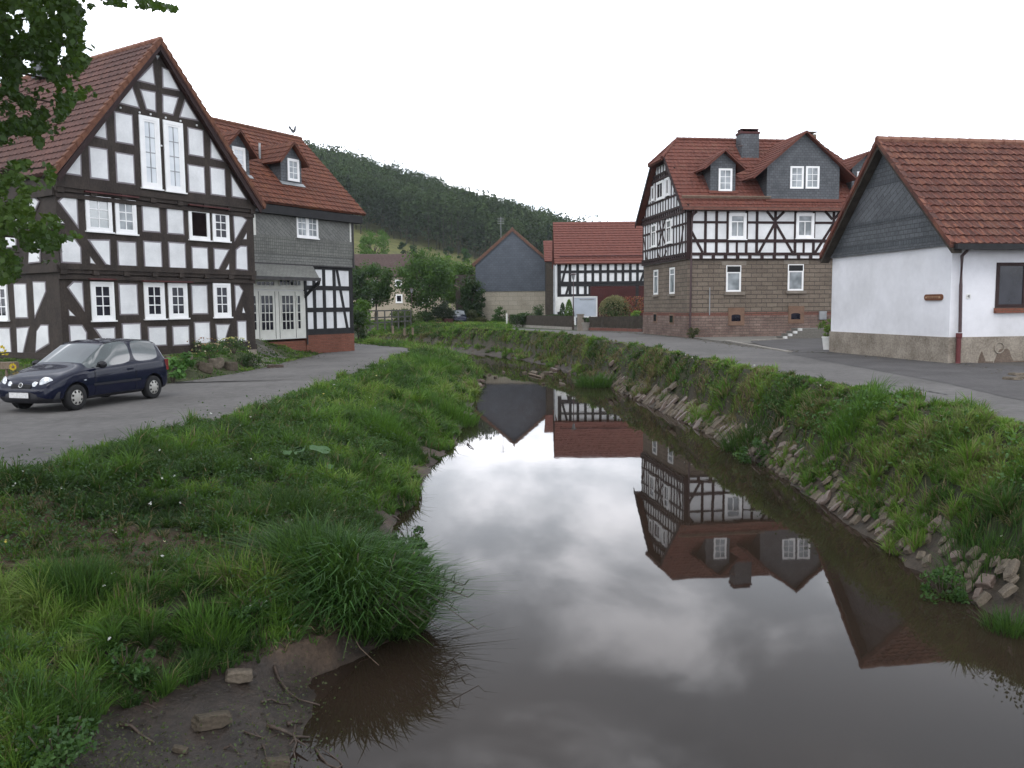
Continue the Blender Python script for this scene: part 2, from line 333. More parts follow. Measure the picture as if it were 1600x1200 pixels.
def glass(name, c, rough=.03, spec=.35, c2=None):
    m, nt, p = newmat(name); v = coord(nt)
    nt.links.new(ramp(nt, noise(nt, v, 1.5, 2), [(.35, c), (.65, c2 or c)]), p.inputs['Base Color'])
    p.inputs['Roughness'].default_value = rough; p.inputs['Specular IOR Level'].default_value = spec; p.inputs['Coat Weight'].default_value = 1 if spec > .5 else 0; p.inputs['Coat IOR'].default_value = 1.7; return m
MT['glass'] = glass('dark_window_glass', (.006,.006,.012), c2=(.02,.02,.03))
MT['dark_room'] = stuff_mat('dark_room', (.006,.004,.005), (.015,.009,.009), 2, .9, 0, spec=.05)
MT['glass_grey'] = glass('blind_behind_glass', (.26,.29,.29), c2=(.33,.36,.36), spec=.7)
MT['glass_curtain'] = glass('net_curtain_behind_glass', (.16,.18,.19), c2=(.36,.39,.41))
MT['glass_sky'] = glass('painted_sky_reflection_glass', (.60,.64,.68), c2=(.72,.75,.78))  # white sky reflection painted into the pane colour
MT['leaf'] = attr_mat('leaf', .55, .35, .3)
MT['grass'] = attr_mat('grass_blade', .6, .25, .3)
MT['far_leaf'] = attr_mat('far_leaf', .8, .1, .15)
def carpaint():
    m, nt, p = newmat('dark_blue_car_paint'); p.inputs['Base Color'].default_value = (.006,.009,.028,1); p.inputs['Roughness'].default_value = .22
    p.inputs['Coat Weight'].default_value = .5; p.inputs['Coat Roughness'].default_value = .03; p.inputs['Specular IOR Level'].default_value = .15; p.inputs['Coat IOR'].default_value = 1.4
    v = coord(nt); nt.links.new(ramp(nt, noise(nt, v, 600, 1), [(.3, (.003,.004,.015)), (.7, (.007,.010,.028))]), p.inputs['Base Color']); return m
MT['car'] = carpaint()
MT['car_trim'] = stuff_mat('black_plastic', (.012,.012,.015), (.018,.018,.022), 8, .5, .05)
MT['car_glass'] = glass('car_glass', (.015,.02,.025), .02, .8, (.045,.06,.065))
MT['car_glass_lit'] = glass('car_side_glass', (.02,.03,.03), .02, .55, (.05,.07,.07))
MT['hubcap'] = stuff_mat('silver_hubcap', (.38,.37,.34), (.48,.47,.44), 8, .35, 0, spec=.6, metal=.35)
MT['chrome'] = stuff_mat('chrome', (.6,.6,.6), (.75,.75,.75), 8, .15, 0, metal=.9)
MT['lamp_glass'] = stuff_mat('headlamp_lens', (.42,.45,.47), (.72,.75,.78), 14, .08, 0, spec=.8, metal=.2)
MT['tail_red'] = stuff_mat('tail_lamp', (.12,.01,.01), (.2,.02,.02), 8, .2, 0, spec=.6)
MT['plate'] = stuff_mat('number_plate', (.5,.5,.5), (.7,.7,.7), 30, .4, 0)
def water_mat():
    m, nt, p = newmat('muddy_water'); v = coord(nt, 'Object')
    c = ramp(nt, noise(nt, v, .25, 3), [(.35, (.017,.012,.009)), (.65, (.026,.018,.013))])
    nt.links.new(c, p.inputs['Base Color']); p.inputs['Roughness'].default_value = .02; p.inputs['IOR'].default_value = 1.333; p.inputs['Specular IOR Level'].default_value = .5
    h = noise(nt, coord(nt, 'Object', (1,.6,1)), 2.2, 2); bump(nt, p, h, .012, .05); return m
MT['water'] = water_mat()
def ground_mat():
    m, nt, p = newmat('ground'); a = nt.nodes.new('ShaderNodeAttribute'); a.attribute_name = 'Col'; v = coord(nt)
    n1 = noise(nt, v, 2.5, 6, .65); n2 = noise(nt, v, 22, 5, .65)
    c = mixc(nt, 1, a.outputs['Color'], ramp(nt, n1, [(.3, (.5,.5,.5)), (.7, (1.4,1.35,1.3))]), 'MULTIPLY')
    c = mixc(nt, .7, c, mixc(nt, 1, c, ramp(nt, n2, [(.3, (.45,.45,.45)), (.7, (1.6,1.6,1.6))]), 'MULTIPLY'))
    nt.links.new(c, p.inputs['Base Color']); p.inputs['Specular IOR Level'].default_value = .4
    r = nt.nodes.new('ShaderNodeMapRange'); nt.links.new(a.outputs['Alpha'], r.inputs[0]); r.inputs[3].default_value = .95; r.inputs[4].default_value = .42
    nt.links.new(r.outputs[0], p.inputs['Roughness'])
    bump(nt, p, n2, .5, .03, bump(nt, p, n1, .5, .08)); return m
MT['ground'] = ground_mat()
# ------------------------------------------------------------------ terrain
WZ = -1.75; LZ = -.45
LW = [(-1.2,-12),(-1.3,2)] + zline([(455,1200),(490,1110),(478,1065),(560,1030),(640,985),(640,900),(618,830),(660,765),(705,700),(738,655),(748,610),(752,585),(742,570),(712,556)], WZ) + [(-9,68),(-20,70),(-60,70)]
LG = [(-5.2,-12),(-5.0,2)] + zline([(90,1200),(150,1110),(300,1070),(400,1035),(520,1000),(580,900),(560,830),(605,765),(650,700),(692,650),(724,608),(738,582),(731,569)], -1.45) + [(-6.5,62),(-10,65.5),(-20,67),(-60,67)]
LT = [(-13,-12),(-12.2,4)] + zline([(-120,775),(0,750),(150,712),(300,670),(400,640),(500,607),(600,570),(655,545)], LZ) + [(-7.5,49),(-11,55),(-18,60),(-60,62)]
RW = [(9.5,-12),(6.6,3)] + zline([(1600,992),(1560,972),(1500,925),(1440,890),(1330,820),(1200,728),(1100,674),(1010,632),(945,600),(905,587),(862,572),(800,560),(740,553)], WZ) + [(-12,78),(-60,79)]
RS = [(10.5,-12),(7.6,3)] + zline([(1600,905),(1510,850),(1440,808),(1330,752),(1200,682),(1100,637),(1010,603),(950,582),(905,569),(862,557),(800,546),(740,540)], -1.33) + [(-12,80),(-60,81)]
RT = [(15.5,-12),(13.6,3)] + zline([(1700,688),(1600,665),(1500,650),(1400,625),(1300,602),(1200,583),(1100,563),(1000,541),(900,525),(862,521),(800,516.5),(700,511.5),(640,508)], 0) + [(-16,90),(-60,94)]
LE = [(-14,-12),(-13.5,8)] + zline([(-240,640),(0,608),(110,598),(250,602),(330,590),(400,578),(450,566),(500,553),(555,538)], LZ) + [(-14,54.5),(-22,57),(-60,59)]
def segd(P, line):
    L_ = np.asarray(line); best = np.full(len(P), 1e9)
    for a, b in zip(L_[:-1], L_[1:]):
        ab = b-a; t = np.clip(((P-a)@ab)/(ab@ab), 0, 1); d = np.hypot(*(P-a-t[:,None]*ab).T); best = np.minimum(best, d)
    return best
def inpoly(P, poly):
    poly = np.asarray(poly); x, y = P[:,0], P[:,1]; ins = np.zeros(len(P), bool)
    for (x1,y1),(x2,y2) in zip(poly, np.roll(poly, -1, 0)):
        c = ((y1 > y) != (y2 > y)); xi = (x2-x1)*(y-y1)/((y2-y1) if y2 != y1 else 1e-9)+x1; ins ^= c & (x < xi)
    return ins
def hsh(i, j, s): 
    n = (i*374761393 + j*668265263 + s*974634777) & 0xffffffff; n = ((n ^ (n >> 13))*1274126177) & 0xffffffff
    return ((n ^ (n >> 16)) & 0xffff)/65535.0
def vn(x, y, f=1, s=0):
    x = np.asarray(x)*f; y = np.asarray(y)*f; i = np.floor(x).astype(np.int64); j = np.floor(y).astype(np.int64)
    u = x-i; v = y-j; u = u*u*(3-2*u); v = v*v*(3-2*v)
    return (hsh(i,j,s)*(1-u)+hsh(i+1,j,s)*u)*(1-v)+(hsh(i,j+1,s)*(1-u)+hsh(i+1,j+1,s)*u)*v
def fbm(x, y, f=1, s=0, o=4):
    t = 0; a = .5; n = 0
    for k in range(o): t = t + a*vn(x, y, f*2**k, s+k); n += a; a *= .55
    return t/n
POLY = dict(river=LW+RW[::-1], lmud=LG+LW[::-1], lbank=LT+LG[::-1], rstone=RW+RS[::-1], rbank=RS+RT[::-1],
            lroad=LE+LT[::-1], rroad=RT+[(-60,140),(40,140),(40,-12)])
def warp(P):
    return P + np.stack([fbm(P[:,0], P[:,1], .8, 41, 4)-.5, fbm(P[:,0], P[:,1], .8, 57, 4)-.5], 1)*.6
def ss(t): t = np.clip(t, 0, 1); return t*t*(3-2*t)
def region(P):
    """0 plateau right/far, 1 river, 2 left mud, 3 left bank, 4 right stones, 5 right bank, 6 left road, 7 left yard"""
    P = warp(P); r = np.zeros(len(P), int)
    for k, nme in ((6,'lroad'),(5,'rbank'),(4,'rstone'),(3,'lbank'),(2,'lmud'),(1,'river')):
        r[inpoly(P, POLY[nme])] = k
    yard = inpoly(P, LE + [(-200,59),(-200,-12)]) & (r == 0); r[yard] = 7
    return r
def ground(x, y, detail=True):
    P = np.stack([np.asarray(x, float).ravel(), np.asarray(y, float).ravel()], 1); r = region(P); z = np.zeros(len(P)); P = warp(P)
    dLW, dLG, dLT, dRW, dRS, dRT = [segd(P, l) for l in (LW, LG, LT, RW, RS, RT)]
    n1 = fbm(P[:,0], P[:,1], .9, 3)-.5; n2 = fbm(P[:,0], P[:,1], 3.3, 9)-.5
    k = r == 1; d = np.minimum(dLW, dRW); z[k] = (WZ - .04 - .5*ss(d/2.5))[k]
    k = r == 2; t = dLW/(dLW+dLG+1e-6); z[k] = (WZ - .03 + .33*t + (.06+.10*(P[:,1] > 10.5))*n2*np.sin(np.pi*np.clip(t,0,1)))[k]
    k = r == 3; t = np.clip(1.15*dLG/(dLG+dLT+1e-6), 0, 1); z[k] = (-1.45 + .15*ss(t*6) + .85*t**.85 + .35*n1*np.sin(np.pi*np.clip(t,0,1)) + .12*n2*(t<.97))[k]
    k = r == 4; t = dRW/(dRW+dRS+1e-6); z[k] = (WZ - .05 + .47*t + .2*n2*np.sin(np.pi*np.clip(t,0,1)))[k]
    k = r == 5; t = np.clip(1.2*dRS/(dRS+dRT+1e-6), 0, 1); z[k] = (-1.33 + .33*ss(t*5) + 1.0*t + .3*n1*np.sin(np.pi*np.clip(t,0,1)) + .1*n2*(t<.97))[k]
    k = (r == 6); z[k] = LZ
    dLE = segd(P, LE); k = r == 7; off = np.where(P[:,1] < 20.5, 1.6, .15)
    wid = np.where(P[:,1] > 33.0, 2.6, 1.1)
    z[k] = (LZ + np.where(P[:,1] > 33, .93-.62*ss((P[:,1]-39)/4.5), .55)*ss((dLE-off)/wid))[k]
    P0 = np.stack([np.asarray(x, float).ravel(), np.asarray(y, float).ravel()], 1)
    k = inpoly(P0, POLY['lroad']); z[k] = LZ-.012
    k = inpoly(P0, RT+[(30,118),(30,-12)][::1] if False else POLY['rroad']); z[k] = np.maximum(z[k], -.006)
    return z
# one sheet, fine near the camera, reaching the horizon
def axis(lo, hi, fine_lo, fine_hi, step, g):
    a = list(np.arange(fine_lo, fine_hi, step)); s = step; x = fine_hi
    while x < hi: a.append(x); s *= g; x += s
    a.append(hi); s = step; x = fine_lo
    while x > lo: x -= s; s *= g; a.insert(0, x)
    return np.array(a)
gx = axis(-1500, 1500, -11, 12, .16, 1.045); gy = axis(-60, 2000, 4, 22, .16, 1.025)
GX, GY = np.meshgrid(gx, gy); P = np.stack([GX.ravel(), GY.ravel()], 1); GZ = ground(GX, GY)
reg = region(P)
GZ[inpoly(P, POLY['lroad'])] -= .01
xx, yy = P[:,0], P[:,1]
gc = np.zeros((len(P), 4), np.float32); gc[:] = (.035,.05,.018,0)
pn = fbm(xx, yy, .5, 21)[:,None]; soil = np.array([.055,.042,.028]); grs = np.array([.028,.045,.014])
k = (reg == 3)|(reg == 5); gc[k,:3] = (grs*(1-pn)+soil*pn)[k]*.75
k = reg == 2; gc[k] = (.026,.0195,.0155,.8); mv = vn(xx, yy, 2.3, 71); k2 = k & (yy > 10); gc[k2,:3] = (np.array([.03,.022,.017])*(1-mv[:,None])+np.array([.075,.055,.043])*mv[:,None])[k2]; gc[k2,3] = .3
k = reg == 1; gc[k] = (.04,.028,.02,.6)
k = reg == 4; gc[k] = (.038,.03,.022,.3)
dLG_ = segd(P, LG); k = (reg == 3) & (dLG_ < .5); gc[k] = (.045,.03,.022,.3)
k = (reg == 7); gc[k,:3] = (.05,.06,.025)
grv = inpoly(P, zline([(395,548),(470,548),(520,552),(455,568),(395,580)], -.1)) & (reg == 7); gc[grv,:3] = (.12,.115,.10)
k = (reg == 0) & (yy < 75) & (xx > 5); gc[k,:3] = (.08,.075,.07)
# bare brown patches on the left bank
bare = ((fbm(xx, yy, .35, 5) > .66) & (reg == 3)); gc[bare,:3] = (.075,.052,.036)
me = bpy.data.meshes.new('ground'); nx, ny = len(gx), len(gy)
V = np.stack([xx, yy, GZ], 1).astype(np.float32); me.vertices.add(len(V)); me.vertices.foreach_set('co', V.ravel())
ii = (np.arange(ny-1)[:,None]*nx + np.arange(nx-1)[None,:]).ravel(); q = np.stack([ii, ii+1, ii+nx+1, ii+nx], 1).astype(np.int32)
me.loops.add(q.size); me.loops.foreach_set('vertex_index', q.ravel()); me.polygons.add(len(q))
me.polygons.foreach_set('loop_start', np.arange(0, q.size, 4, dtype=np.int32)); me.polygons.foreach_set('loop_total', np.full(len(q), 4, np.int32))
me.polygons.foreach_set('use_smooth', np.ones(len(q), bool)); me.update(calc_edges=True)
at = me.color_attributes.new('Col', 'FLOAT_COLOR', 'POINT'); at.data.foreach_set('color', gc.ravel())
tag(link_mesh('ground', me, MT['ground']), kind='structure')
# water sheet over the channel
mb = MB(); mb.face([(-60,-30,WZ),(40,-30,WZ),(40,100,WZ),(-60,100,WZ)])
tag(mb.build('water', MT['water']), kind='structure')
# ------------------------------------------------------------------ roads: strips lofted between two edge lines
def resample(line, n):
    L_ = np.asarray(line, float); s = np.r_[0, np.cumsum(np.hypot(*np.diff(L_, axis=0).T))]; t = np.linspace(0, s[-1], n)
    return np.stack([np.interp(t, s, L_[:,0]), np.interp(t, s, L_[:,1])], 1)
def smooth_line(line, n, it=2):
    L_ = np.asarray(line, float)
    for _ in range(it):
        a = L_[:-1]*.75 + L_[1:]*.25; b = L_[:-1]*.25 + L_[1:]*.75
        L_ = np.vstack([L_[:1], np.stack([a, b], 1).reshape(-1,2), L_[-1:]])
    return L_
def strip(name, A, B, z, mat, kind='structure', jit=.0, n=160, dz=0, **k):
    A = resample(smooth_line(A, n), n); B = resample(smooth_line(B, n), n)
    if jit:
        for L_ in (A, B):
            L_ += (np.stack([fbm(L_[:,0], L_[:,1], 1.3, 4), fbm(L_[:,0], L_[:,1], 1.3, 8)], 1)-.5)*jit
    m = MB(); m.v = [(a[0], a[1], z+dz) for a in A] + [(b[0], b[1], z+dz) for b in B]
    m.f = [(i, i+1, n+i+1, n+i) if True else 0 for i in range(n-1)]
    me = m; o = m.build(name, mat)
    if sum(p.normal.z for p in o.data.polygons) < 0: o.data.flip_normals()
    return tag(o, kind=kind, **k)
strip('road', LE, LT, LZ, MT['asphalt'], jit=.35, dz=.004)
# right road: far edge traced
RE = [(22,-12),(21,8)] + zline([(1700,600),(1600,585),(1495,569),(1400,560),(1297,553),(1180,545),(1075,529),(1005,522),(900,517),(795,513),(745,509),(700,504),(640,502)], 0) + [(-18,112),(-60,118)]
strip('road', RT, RE, 0, MT['asphalt'], jit=.3, dz=.008)
# darker apron before the white house, and the yard between the houses
AP = zline([(1700,640),(1600,628),(1500,604),(1400,585),(1300,567),(1230,553)], 0)
AE = zline([(1700,592),(1600,572),(1495,566),(1400,556),(1300,549),(1230,551)], 0)
strip('asphalt_apron', AP, AE, 0, MT['asphalt_dark'], jit=.2, dz=.013, n=60)
def sheet(name, px, z, mat, dz, kind='structure'):
    m = MB(); m.face([(x, y, z+dz) for x, y in zline(px, z)]); o = m.build(name, mat)
    if o.data.polygons[0].normal.z < 0: o.data.flip_normals()
    return tag(o, kind=kind)
sheet('courtyard', [(1175,536),(1240,552),(1300,551),(1340,540),(1330,524),(1240,528),(1172,534)], 0, MT['asphalt_dark'], .021)
sheet('pavement', [(1078,527.5),(1130,534),(1180,537),(1235,531.5),(1235,521),(1160,522),(1078,525.5)], 0, MT['gravel'], .017)
# kerb line at the yard entrance
def lowwall(name, pts, z, hgt, wd, mat, **k):
    m = MB(); P_ = [Vector((x, y, z)) for x, y in pts]
    for a, b in zip(P_[:-1], P_[1:]):
        t = (b-a).normalized(); n = Vector((-t.y, t.x, 0))*wd/2; m.prism([a-n, b-n, b+n, a+n], (0,0,hgt))
    return tag(m.build(name, mat), **k)
lowwall('kerb', zline([(1135,533),(1180,541),(1235,551)], 0), 0.0, .05, .16, MT['kerb'], kind='structure')
# cracks and seams in the left road
def ribbon(name, px, z, wd, mat, dz):
    pts = resample(zline(px, z), 30); pts += (RNG.random(pts.shape)-.5)*wd*1.5; m = MB()
    for k in range(29):
        a = Vector((*pts[k], z+dz)); b = Vector((*pts[k+1], z+dz)); t = (b-a).normalized(); n = Vector((-t.y,t.x,0))*wd/2
        m.face([a-n, b-n, b+n, a+n])
    o = m.build(name, mat)
    if o.data.polygons[0].normal.z < 0: o.data.flip_normals()
    return tag(o, kind='structure')
ribbon('road_crack', [(425,626),(440,621),(455,619)], LZ, .05, MT['crack'], .009)
ribbon('road_crack', [(560,573),(590,571),(622,572)], LZ, .06, MT['crack'], .009)
ribbon('road_crack', [(1350,598),(1420,606),(1480,618)], 0, .04, MT['crack'], .019)
# ------------------------------------------------------------------ wooded hill
def hill_z(x, y):
    zt = np.clip(37-.31*x, -14, 66); zb = np.clip(10.5-.24*x, 0, 60)
    z = np.where(y < 270, zb*np.clip((y-140)/130, 0, 1)**1.15, zb+(zt-zb)*np.clip((y-270)/150, 0, 1)**.85)
    return np.where(y > 420, zt - (y-420)*.1, z) + 2.5*(fbm(x, y, .02, 2)-.5) - .6
hx = np.linspace(-420, 260, 110); hy = np.linspace(140, 640, 80); HX, HY = np.meshgrid(hx, hy); HZ = hill_z(HX, HY)
m = MB(); m.v = list(zip(HX.ravel().tolist(), HY.ravel().tolist(), HZ.ravel().tolist()))
m.f = [(j*110+i, j*110+i+1, (j+1)*110+i+1, (j+1)*110+i) for j in range(79) for i in range(109)]
MT['meadow'] = stuff_mat('meadow', (.075,.085,.028), (.12,.12,.04), .03, .95, .3, .5, fine=.4)
o = m.build('hill', MT['meadow'], smooth=True); tag(o, kind='structure')
# ------------------------------------------------------------------ building helpers
def tiled(mb, P0, U, Vv, poly, course=.34, tile=.24, lift=.04, wave=.018, sub=4):
    """tile courses over a convex polygon given in (u,v) metres; returns nothing, adds to mb"""
    P0 = Vector(P0); U = Vector(U).normalized(); Vv = Vector(Vv).normalized(); Nn = U.cross(Vv).normalized()
    if Nn.z < 0: Nn = -Nn
    vs = [p[1] for p in poly]; v0, v1 = min(vs), max(vs)
    def span(v):
        xs = []
        for (a, b), (c, d) in zip(poly, poly[1:]+poly[:1]):
            if abs(d-b) < 1e-9:
                if abs(v-b) < 1e-6: xs += [a, c]
            elif min(b, d)-1e-6 <= v <= max(b, d)+1e-6: xs.append(a+(c-a)*(v-b)/(d-b))
        return (min(xs), max(xs)) if xs else None
    n = max(1, int(round((v1-v0)/course))); h = (v1-v0)/n
    for k in range(n):
        va = v0+k*h; vb = va+h
        sa, sb = span(va+1e-4), span(vb-1e-4)
        if not sa or not sb: continue
        lo, hi = min(sa[0], sb[0]), max(sa[1], sb[1]); off = 0
        cols = np.arange(math.floor(lo/tile)*tile, hi+tile, tile/sub)
        i0 = len(mb.v); m = 0
        for u in cols:
            ph = ((u/tile) % 1.0); wv = wave*(math.sin(2*math.pi*ph)) if wave else 0
            ua = min(max(u, sa[0]), sa[1]); ub = min(max(u, sb[0]), sb[1])
            jl = lift*(1+.25*math.sin(k*7.3+int(u/tile)*3.1))
            a = P0+U*ua+Vv*va; b = P0+U*ub+Vv*vb
            mb.v += [tuple(a), tuple(a+Nn*(jl+wv)), tuple(b+Nn*(wv+.002))]; m += 1
        for j in range(m-1):
            a = i0+3*j; b = a+3
            mb.f += [(a, b, b+1, a+1), (a+1, b+1, b+2, a+2)]
def fix_normals(o):
    import bmesh
    bm = bmesh.new(); bm.from_mesh(o.data); bmesh.ops.recalc_face_normals(bm, faces=bm.faces); bm.to_mesh(o.data); bm.free()
def roof_part(root, name, planes, mat, thick=.10, label=None, **kw):
    """planes: list of (P0, U, V, poly); adds tiles above and a solid board under"""
    m = MB()
    for P0, U, V_, poly in planes:
        tiled(m, P0, U, V_, poly, **kw)
        P0 = Vector(P0); U = Vector(U).normalized(); V_ = Vector(V_).normalized(); Nn = U.cross(V_)
        if Nn.z < 0: Nn = -Nn
        m.prism([P0+U*u+V_*v-Nn*.004 for u, v in poly], -Nn*thick)
    o = m.build(name, mat, root)
    if label: o['label'] = label
    return o
def ridge_run(mb, A, B, r=.11, seg=.36, n=8):
    A, B = Vector(A), Vector(B); Lr = (B-A).length; k = max(1, int(Lr/seg)); t = (B-A)/k
    for i in range(k):
        p = A+t*i; mb.tube([p, p+t*1.08], r, n, r2=r*.86)
def windowp(root, fr, rect, w=0, cols=2, rows=3, fw=.09, mull=.028, mat='white_paint', glass='glass', proud=.05, sill=True, inner=None, split=None, name='window', transom=None, bot=None, label=None, bars=True, barmat=None):
    """a window with its frame, pane and sill, standing just proud of wall plane w"""
    u0, z0, u1, z1 = rect; m = MB(); f = proud
    fr.bx(m, u0, u1, z1-fw, z1, w-f, w+.02); fr.bx(m, u0, u1, z0, z0+(bot or fw), w-f, w+.02)
    fr.bx(m, u0, u0+fw, z0+(bot or fw), z1-fw, w-f, w+.02); fr.bx(m, u1-fw, u1, z0+(bot or fw), z1-fw, w-f, w+.02)
    a0, a1, b0, b1 = u0+fw, u1-fw, z0+(bot or fw), z1-fw
    g = f*.35
    if split:  # two casements
        mid = (a0+a1)/2; fr.bx(m, mid-split/2, mid+split/2, b0, b1, w-f*.9, w+.02); leaves = [(a0, mid-split/2), (mid+split/2, a1)]
    else: leaves = [(a0, a1)]
    mm = m; m2_ = MB()
    for (l0, l1) in leaves:
        sf = inner or 0
        if sf:
            fr.bx(m, l0, l0+sf, b0, b1, w-f*.75, w+.02); fr.bx(m, l1-sf, l1, b0, b1, w-f*.75, w+.02)
            fr.bx(m, l0+sf, l1-sf, b1-sf, b1, w-f*.75, w+.02); fr.bx(m, l0+sf, l1-sf, b0, b0+sf, w-f*.75, w+.02)
        c0, c1, d0, d1 = l0+sf, l1-sf, b0+sf, b1-sf
        if transom: zt = d1-(d1-d0)*transom; fr.bx(m, c0, c1, zt-.03, zt+.03, w-f*.7, w)
        if bars:
            m = m2_ if barmat else mm
            for k in range(1, cols): uu = c0+(c1-c0)*k/cols; fr.bx(m, uu-mull/2, uu+mull/2, d0, (zt if transom else d1), w-f*.55, w-.002)
            for k in range(1, rows): zz = d0+(d1-d0)*k/rows; fr.bx(m, c0, c1, zz-mull/2, zz+mull/2, w-f*.5, w-.004)
            m = mm
    wo = mm.build(name, MT[mat], root)
    if barmat: m2_.build('glazing_bar', MT[barmat], wo)
    if label: wo['label'] = label
    g = MB(); fr.bx(g, a0-.002, a1+.002, b0-.002, b1+.002, w-.012, w+.015); g.build('pane', MT[glass], wo)
    if sill: s_ = MB(); fr.bx(s_, u0-.04, u1+.04, z0-.05, z0-.001, w-f-.05, w+.02); s_.build('sill', MT[mat], wo)
    return wo
def zz(pts, ox, oy, k): return [(ox+x/k, oy+y/k) for x, y in pts]
def shrink(pts, d):
    c = Vector((sum(p[0] for p in pts)/len(pts), sum(p[1] for p in pts)/len(pts)))
    out = []; n = len(pts)
    area = sum(pts[i][0]*pts[(i+1)%n][1]-pts[(i+1)%n][0]*pts[i][1] for i in range(n)); s = 1 if area > 0 else -1
    for i in range(n):
        p0, p1, p2 = Vector(pts[i-1]), Vector(pts[i]), Vector(pts[(i+1)%n]); e1 = (p1-p0).normalized(); e2 = (p2-p1).normalized()
        n1 = Vector((-e1.y, e1.x))*s; n2 = Vector((-e2.y, e2.x))*s; b = (n1+n2)
        if b.length < .2: b = n1.copy()
        b.normalize(); k = d/max(.35, b.dot(n1)); out.append(p1+b*k)
    return [(q.x, q.y) for q in out]
# ================================================================== gable house (left)
D1 = Vector((.534,.846)); Yc = 34.3; c_ = at_y(397.5, 480, Yc); H1 = Fr((c_.x, c_.y), D1)
GZ1 = .12                                           # ground line of the timber frame
J1, J2 = -.10, -.20                                 # jetties
uL, _ = H1.hit(99, 555); uL = round(uL, 2); uR = 0.0
zf2 = (H1.hit(85, 421, J1)[1] + H1.hit(395, 428, J1)[1])/2; zf3 = (H1.hit(73, 285, J2)[1] + H1.hit(400, 330, J2)[1])/2
uA, zA = H1.hit(249.5, 63, J2-.25); eR = H1.hit(412, 322, J2-.25); eL = H1.hit(84, 268, J2-.25)
print('H1', uL, zf2, zf3, 'apex', uA, zA, 'eaves', eL, eR)
DEP1 = 12.0
h1 = thing('timber_framed_house', 'tall dark timber-framed gable house with white panels behind the parked car', 'house', H1.W((uL)/2, 0, GZ1))
m = MB()
H1.bx(m, uL, uR, GZ1, zf2-.15, 0, DEP1); H1.bx(m, uL-.02, uR+.02, zf2-.15, zf3-.15, J1, DEP1+.01)
sl_ = (zA-eR[1])/(eR[0]-uA); sl2 = (zA-eL[1])/(uA-eL[0]); sl_ = (sl_+sl2)/2; print('slope', sl_)
hw = (zA-.28-zf3)/sl_
H1.slab(m, [(uL-.04, zf3-.15), (uR+.04, zf3-.15), (uR+.04, max(zf3, zA-.28-sl_*(uR+.04-uA))), (uA, zA-.30), (uL-.04, max(zf3, zA-.28-sl_*(uA-uL+.04)))], J2, DEP1-.02)
m.build('timber_frame', MT['timber'], h1)
m = MB(); H1.bx(m, uL+.02, uR-.02, -.5, GZ1, -.06, DEP1-.03); m.build('stone_base', MT['plinth'], h1)
# beams standing proud: jetty mouldings, sills and beam heads
m = MB()
for zc, w0 in ((zf2, J1), (zf3, J2)):
    H1.bx(m, uL-.04, uR+.04, zc-.02, zc+.17, w0-.06, w0+.05); H1.bx(m, uL-.02, uR+.02, zc-.34, zc-.2, w0+.03, w0+.16)
    k = int((uR-uL)/1.05)
    for i in range(k+1):
        uu = uL+.1+(uR-uL-.2)*i/k; H1.bx(m, uu-.11, uu+.11, zc-.19, zc-.03, w0-.05, w0+.15)
H1.bx(m, uL-.03, uR+.03, GZ1-.02, GZ1+.22, -.04, .02)
m.build('jetty_beams', MT['timber'], h1)
for a, b, w0, dz in (((131,302),(215,310),J2,.0), ((294,323),(357,328),J2,0), ((139,437),(180,439),J1,0), ((222,441),(300,442),J1,0)):
    u0, z_ = H1.hit(*a, w0); u1, z2 = H1.hit(*b, w0); m = MB(); H1.bx(m, u0, u1, max(z_, z2), max(z_, z2)+.05, w0-.10, w0+.04); m.build('red_moulding', MT['moulding'], h1)
Z1 = lambda p: zz(p, 0, 0, 3.75); Z2 = lambda p: zz(p, 0, 280, 3.75)
P3 = [Z1(p) for p in (
 [(890,388),(902,490),(812,468)], [(955,403),(985,415),(1042,524),(958,508)], [(773,518),(808,626),(703,600)], [(828,530),(905,545),(908,648),(860,635)],
 [(956,560),(1037,576),(1010,668),(958,655)], [(1085,595),(1150,700),(1058,682)], [(612,698),(620,810),(540,790)], [(678,660),(772,680),(774,844),(680,825)],
 [(1105,753),(1185,768),(1190,917),(1108,900)], [(1238,833),(1300,938),(1238,923)], [(467,878),(470,1024),(362,1008)], [(528,866),(624,880),(630,1052),(533,1035)],
 [(683,898),(777,914),(784,1078),(688,1060)], [(1105,968),(1192,984),(1197,1132),(1110,1118)], [(1236,983),(1312,997),(1317,1147),(1238,1132)], [(1358,1038),(1434,1160),(1363,1148)],
 [(912,325),(932,328),(922,345)])]
P2 = [Z2(p) for p in (
 [(348,130),(385,95),(444,100),(452,268)], [(836,146),(927,154),(934,307),(841,299)], [(978,166),(1067,177),(1074,320),(986,313)], [(1368,208),(1405,211),(1439,240),(1378,347)],
 [(340,222),(372,257),(340,254)], [(1443,320),(1443,350),(1428,350)], [(360,350),(430,350),(467,400),(470,487),(366,482)], [(527,360),(637,362),(642,502),(622,495)], [(530,460),(555,495),(530,490)],
 [(693,370),(790,374),(797,510),(698,501)], [(846,368),(940,374),(944,515),(851,509)], [(991,373),(1080,381),(1084,520),(996,516)], [(1126,401),(1210,407),(1217,525),(1131,519)],
 [(1256,410),(1334,417),(1277,527),(1260,523)], [(1340,500),(1340,530),(1325,528)], [(1386,415),(1410,396),(1442,398),(1447,530),(1386,523)])]
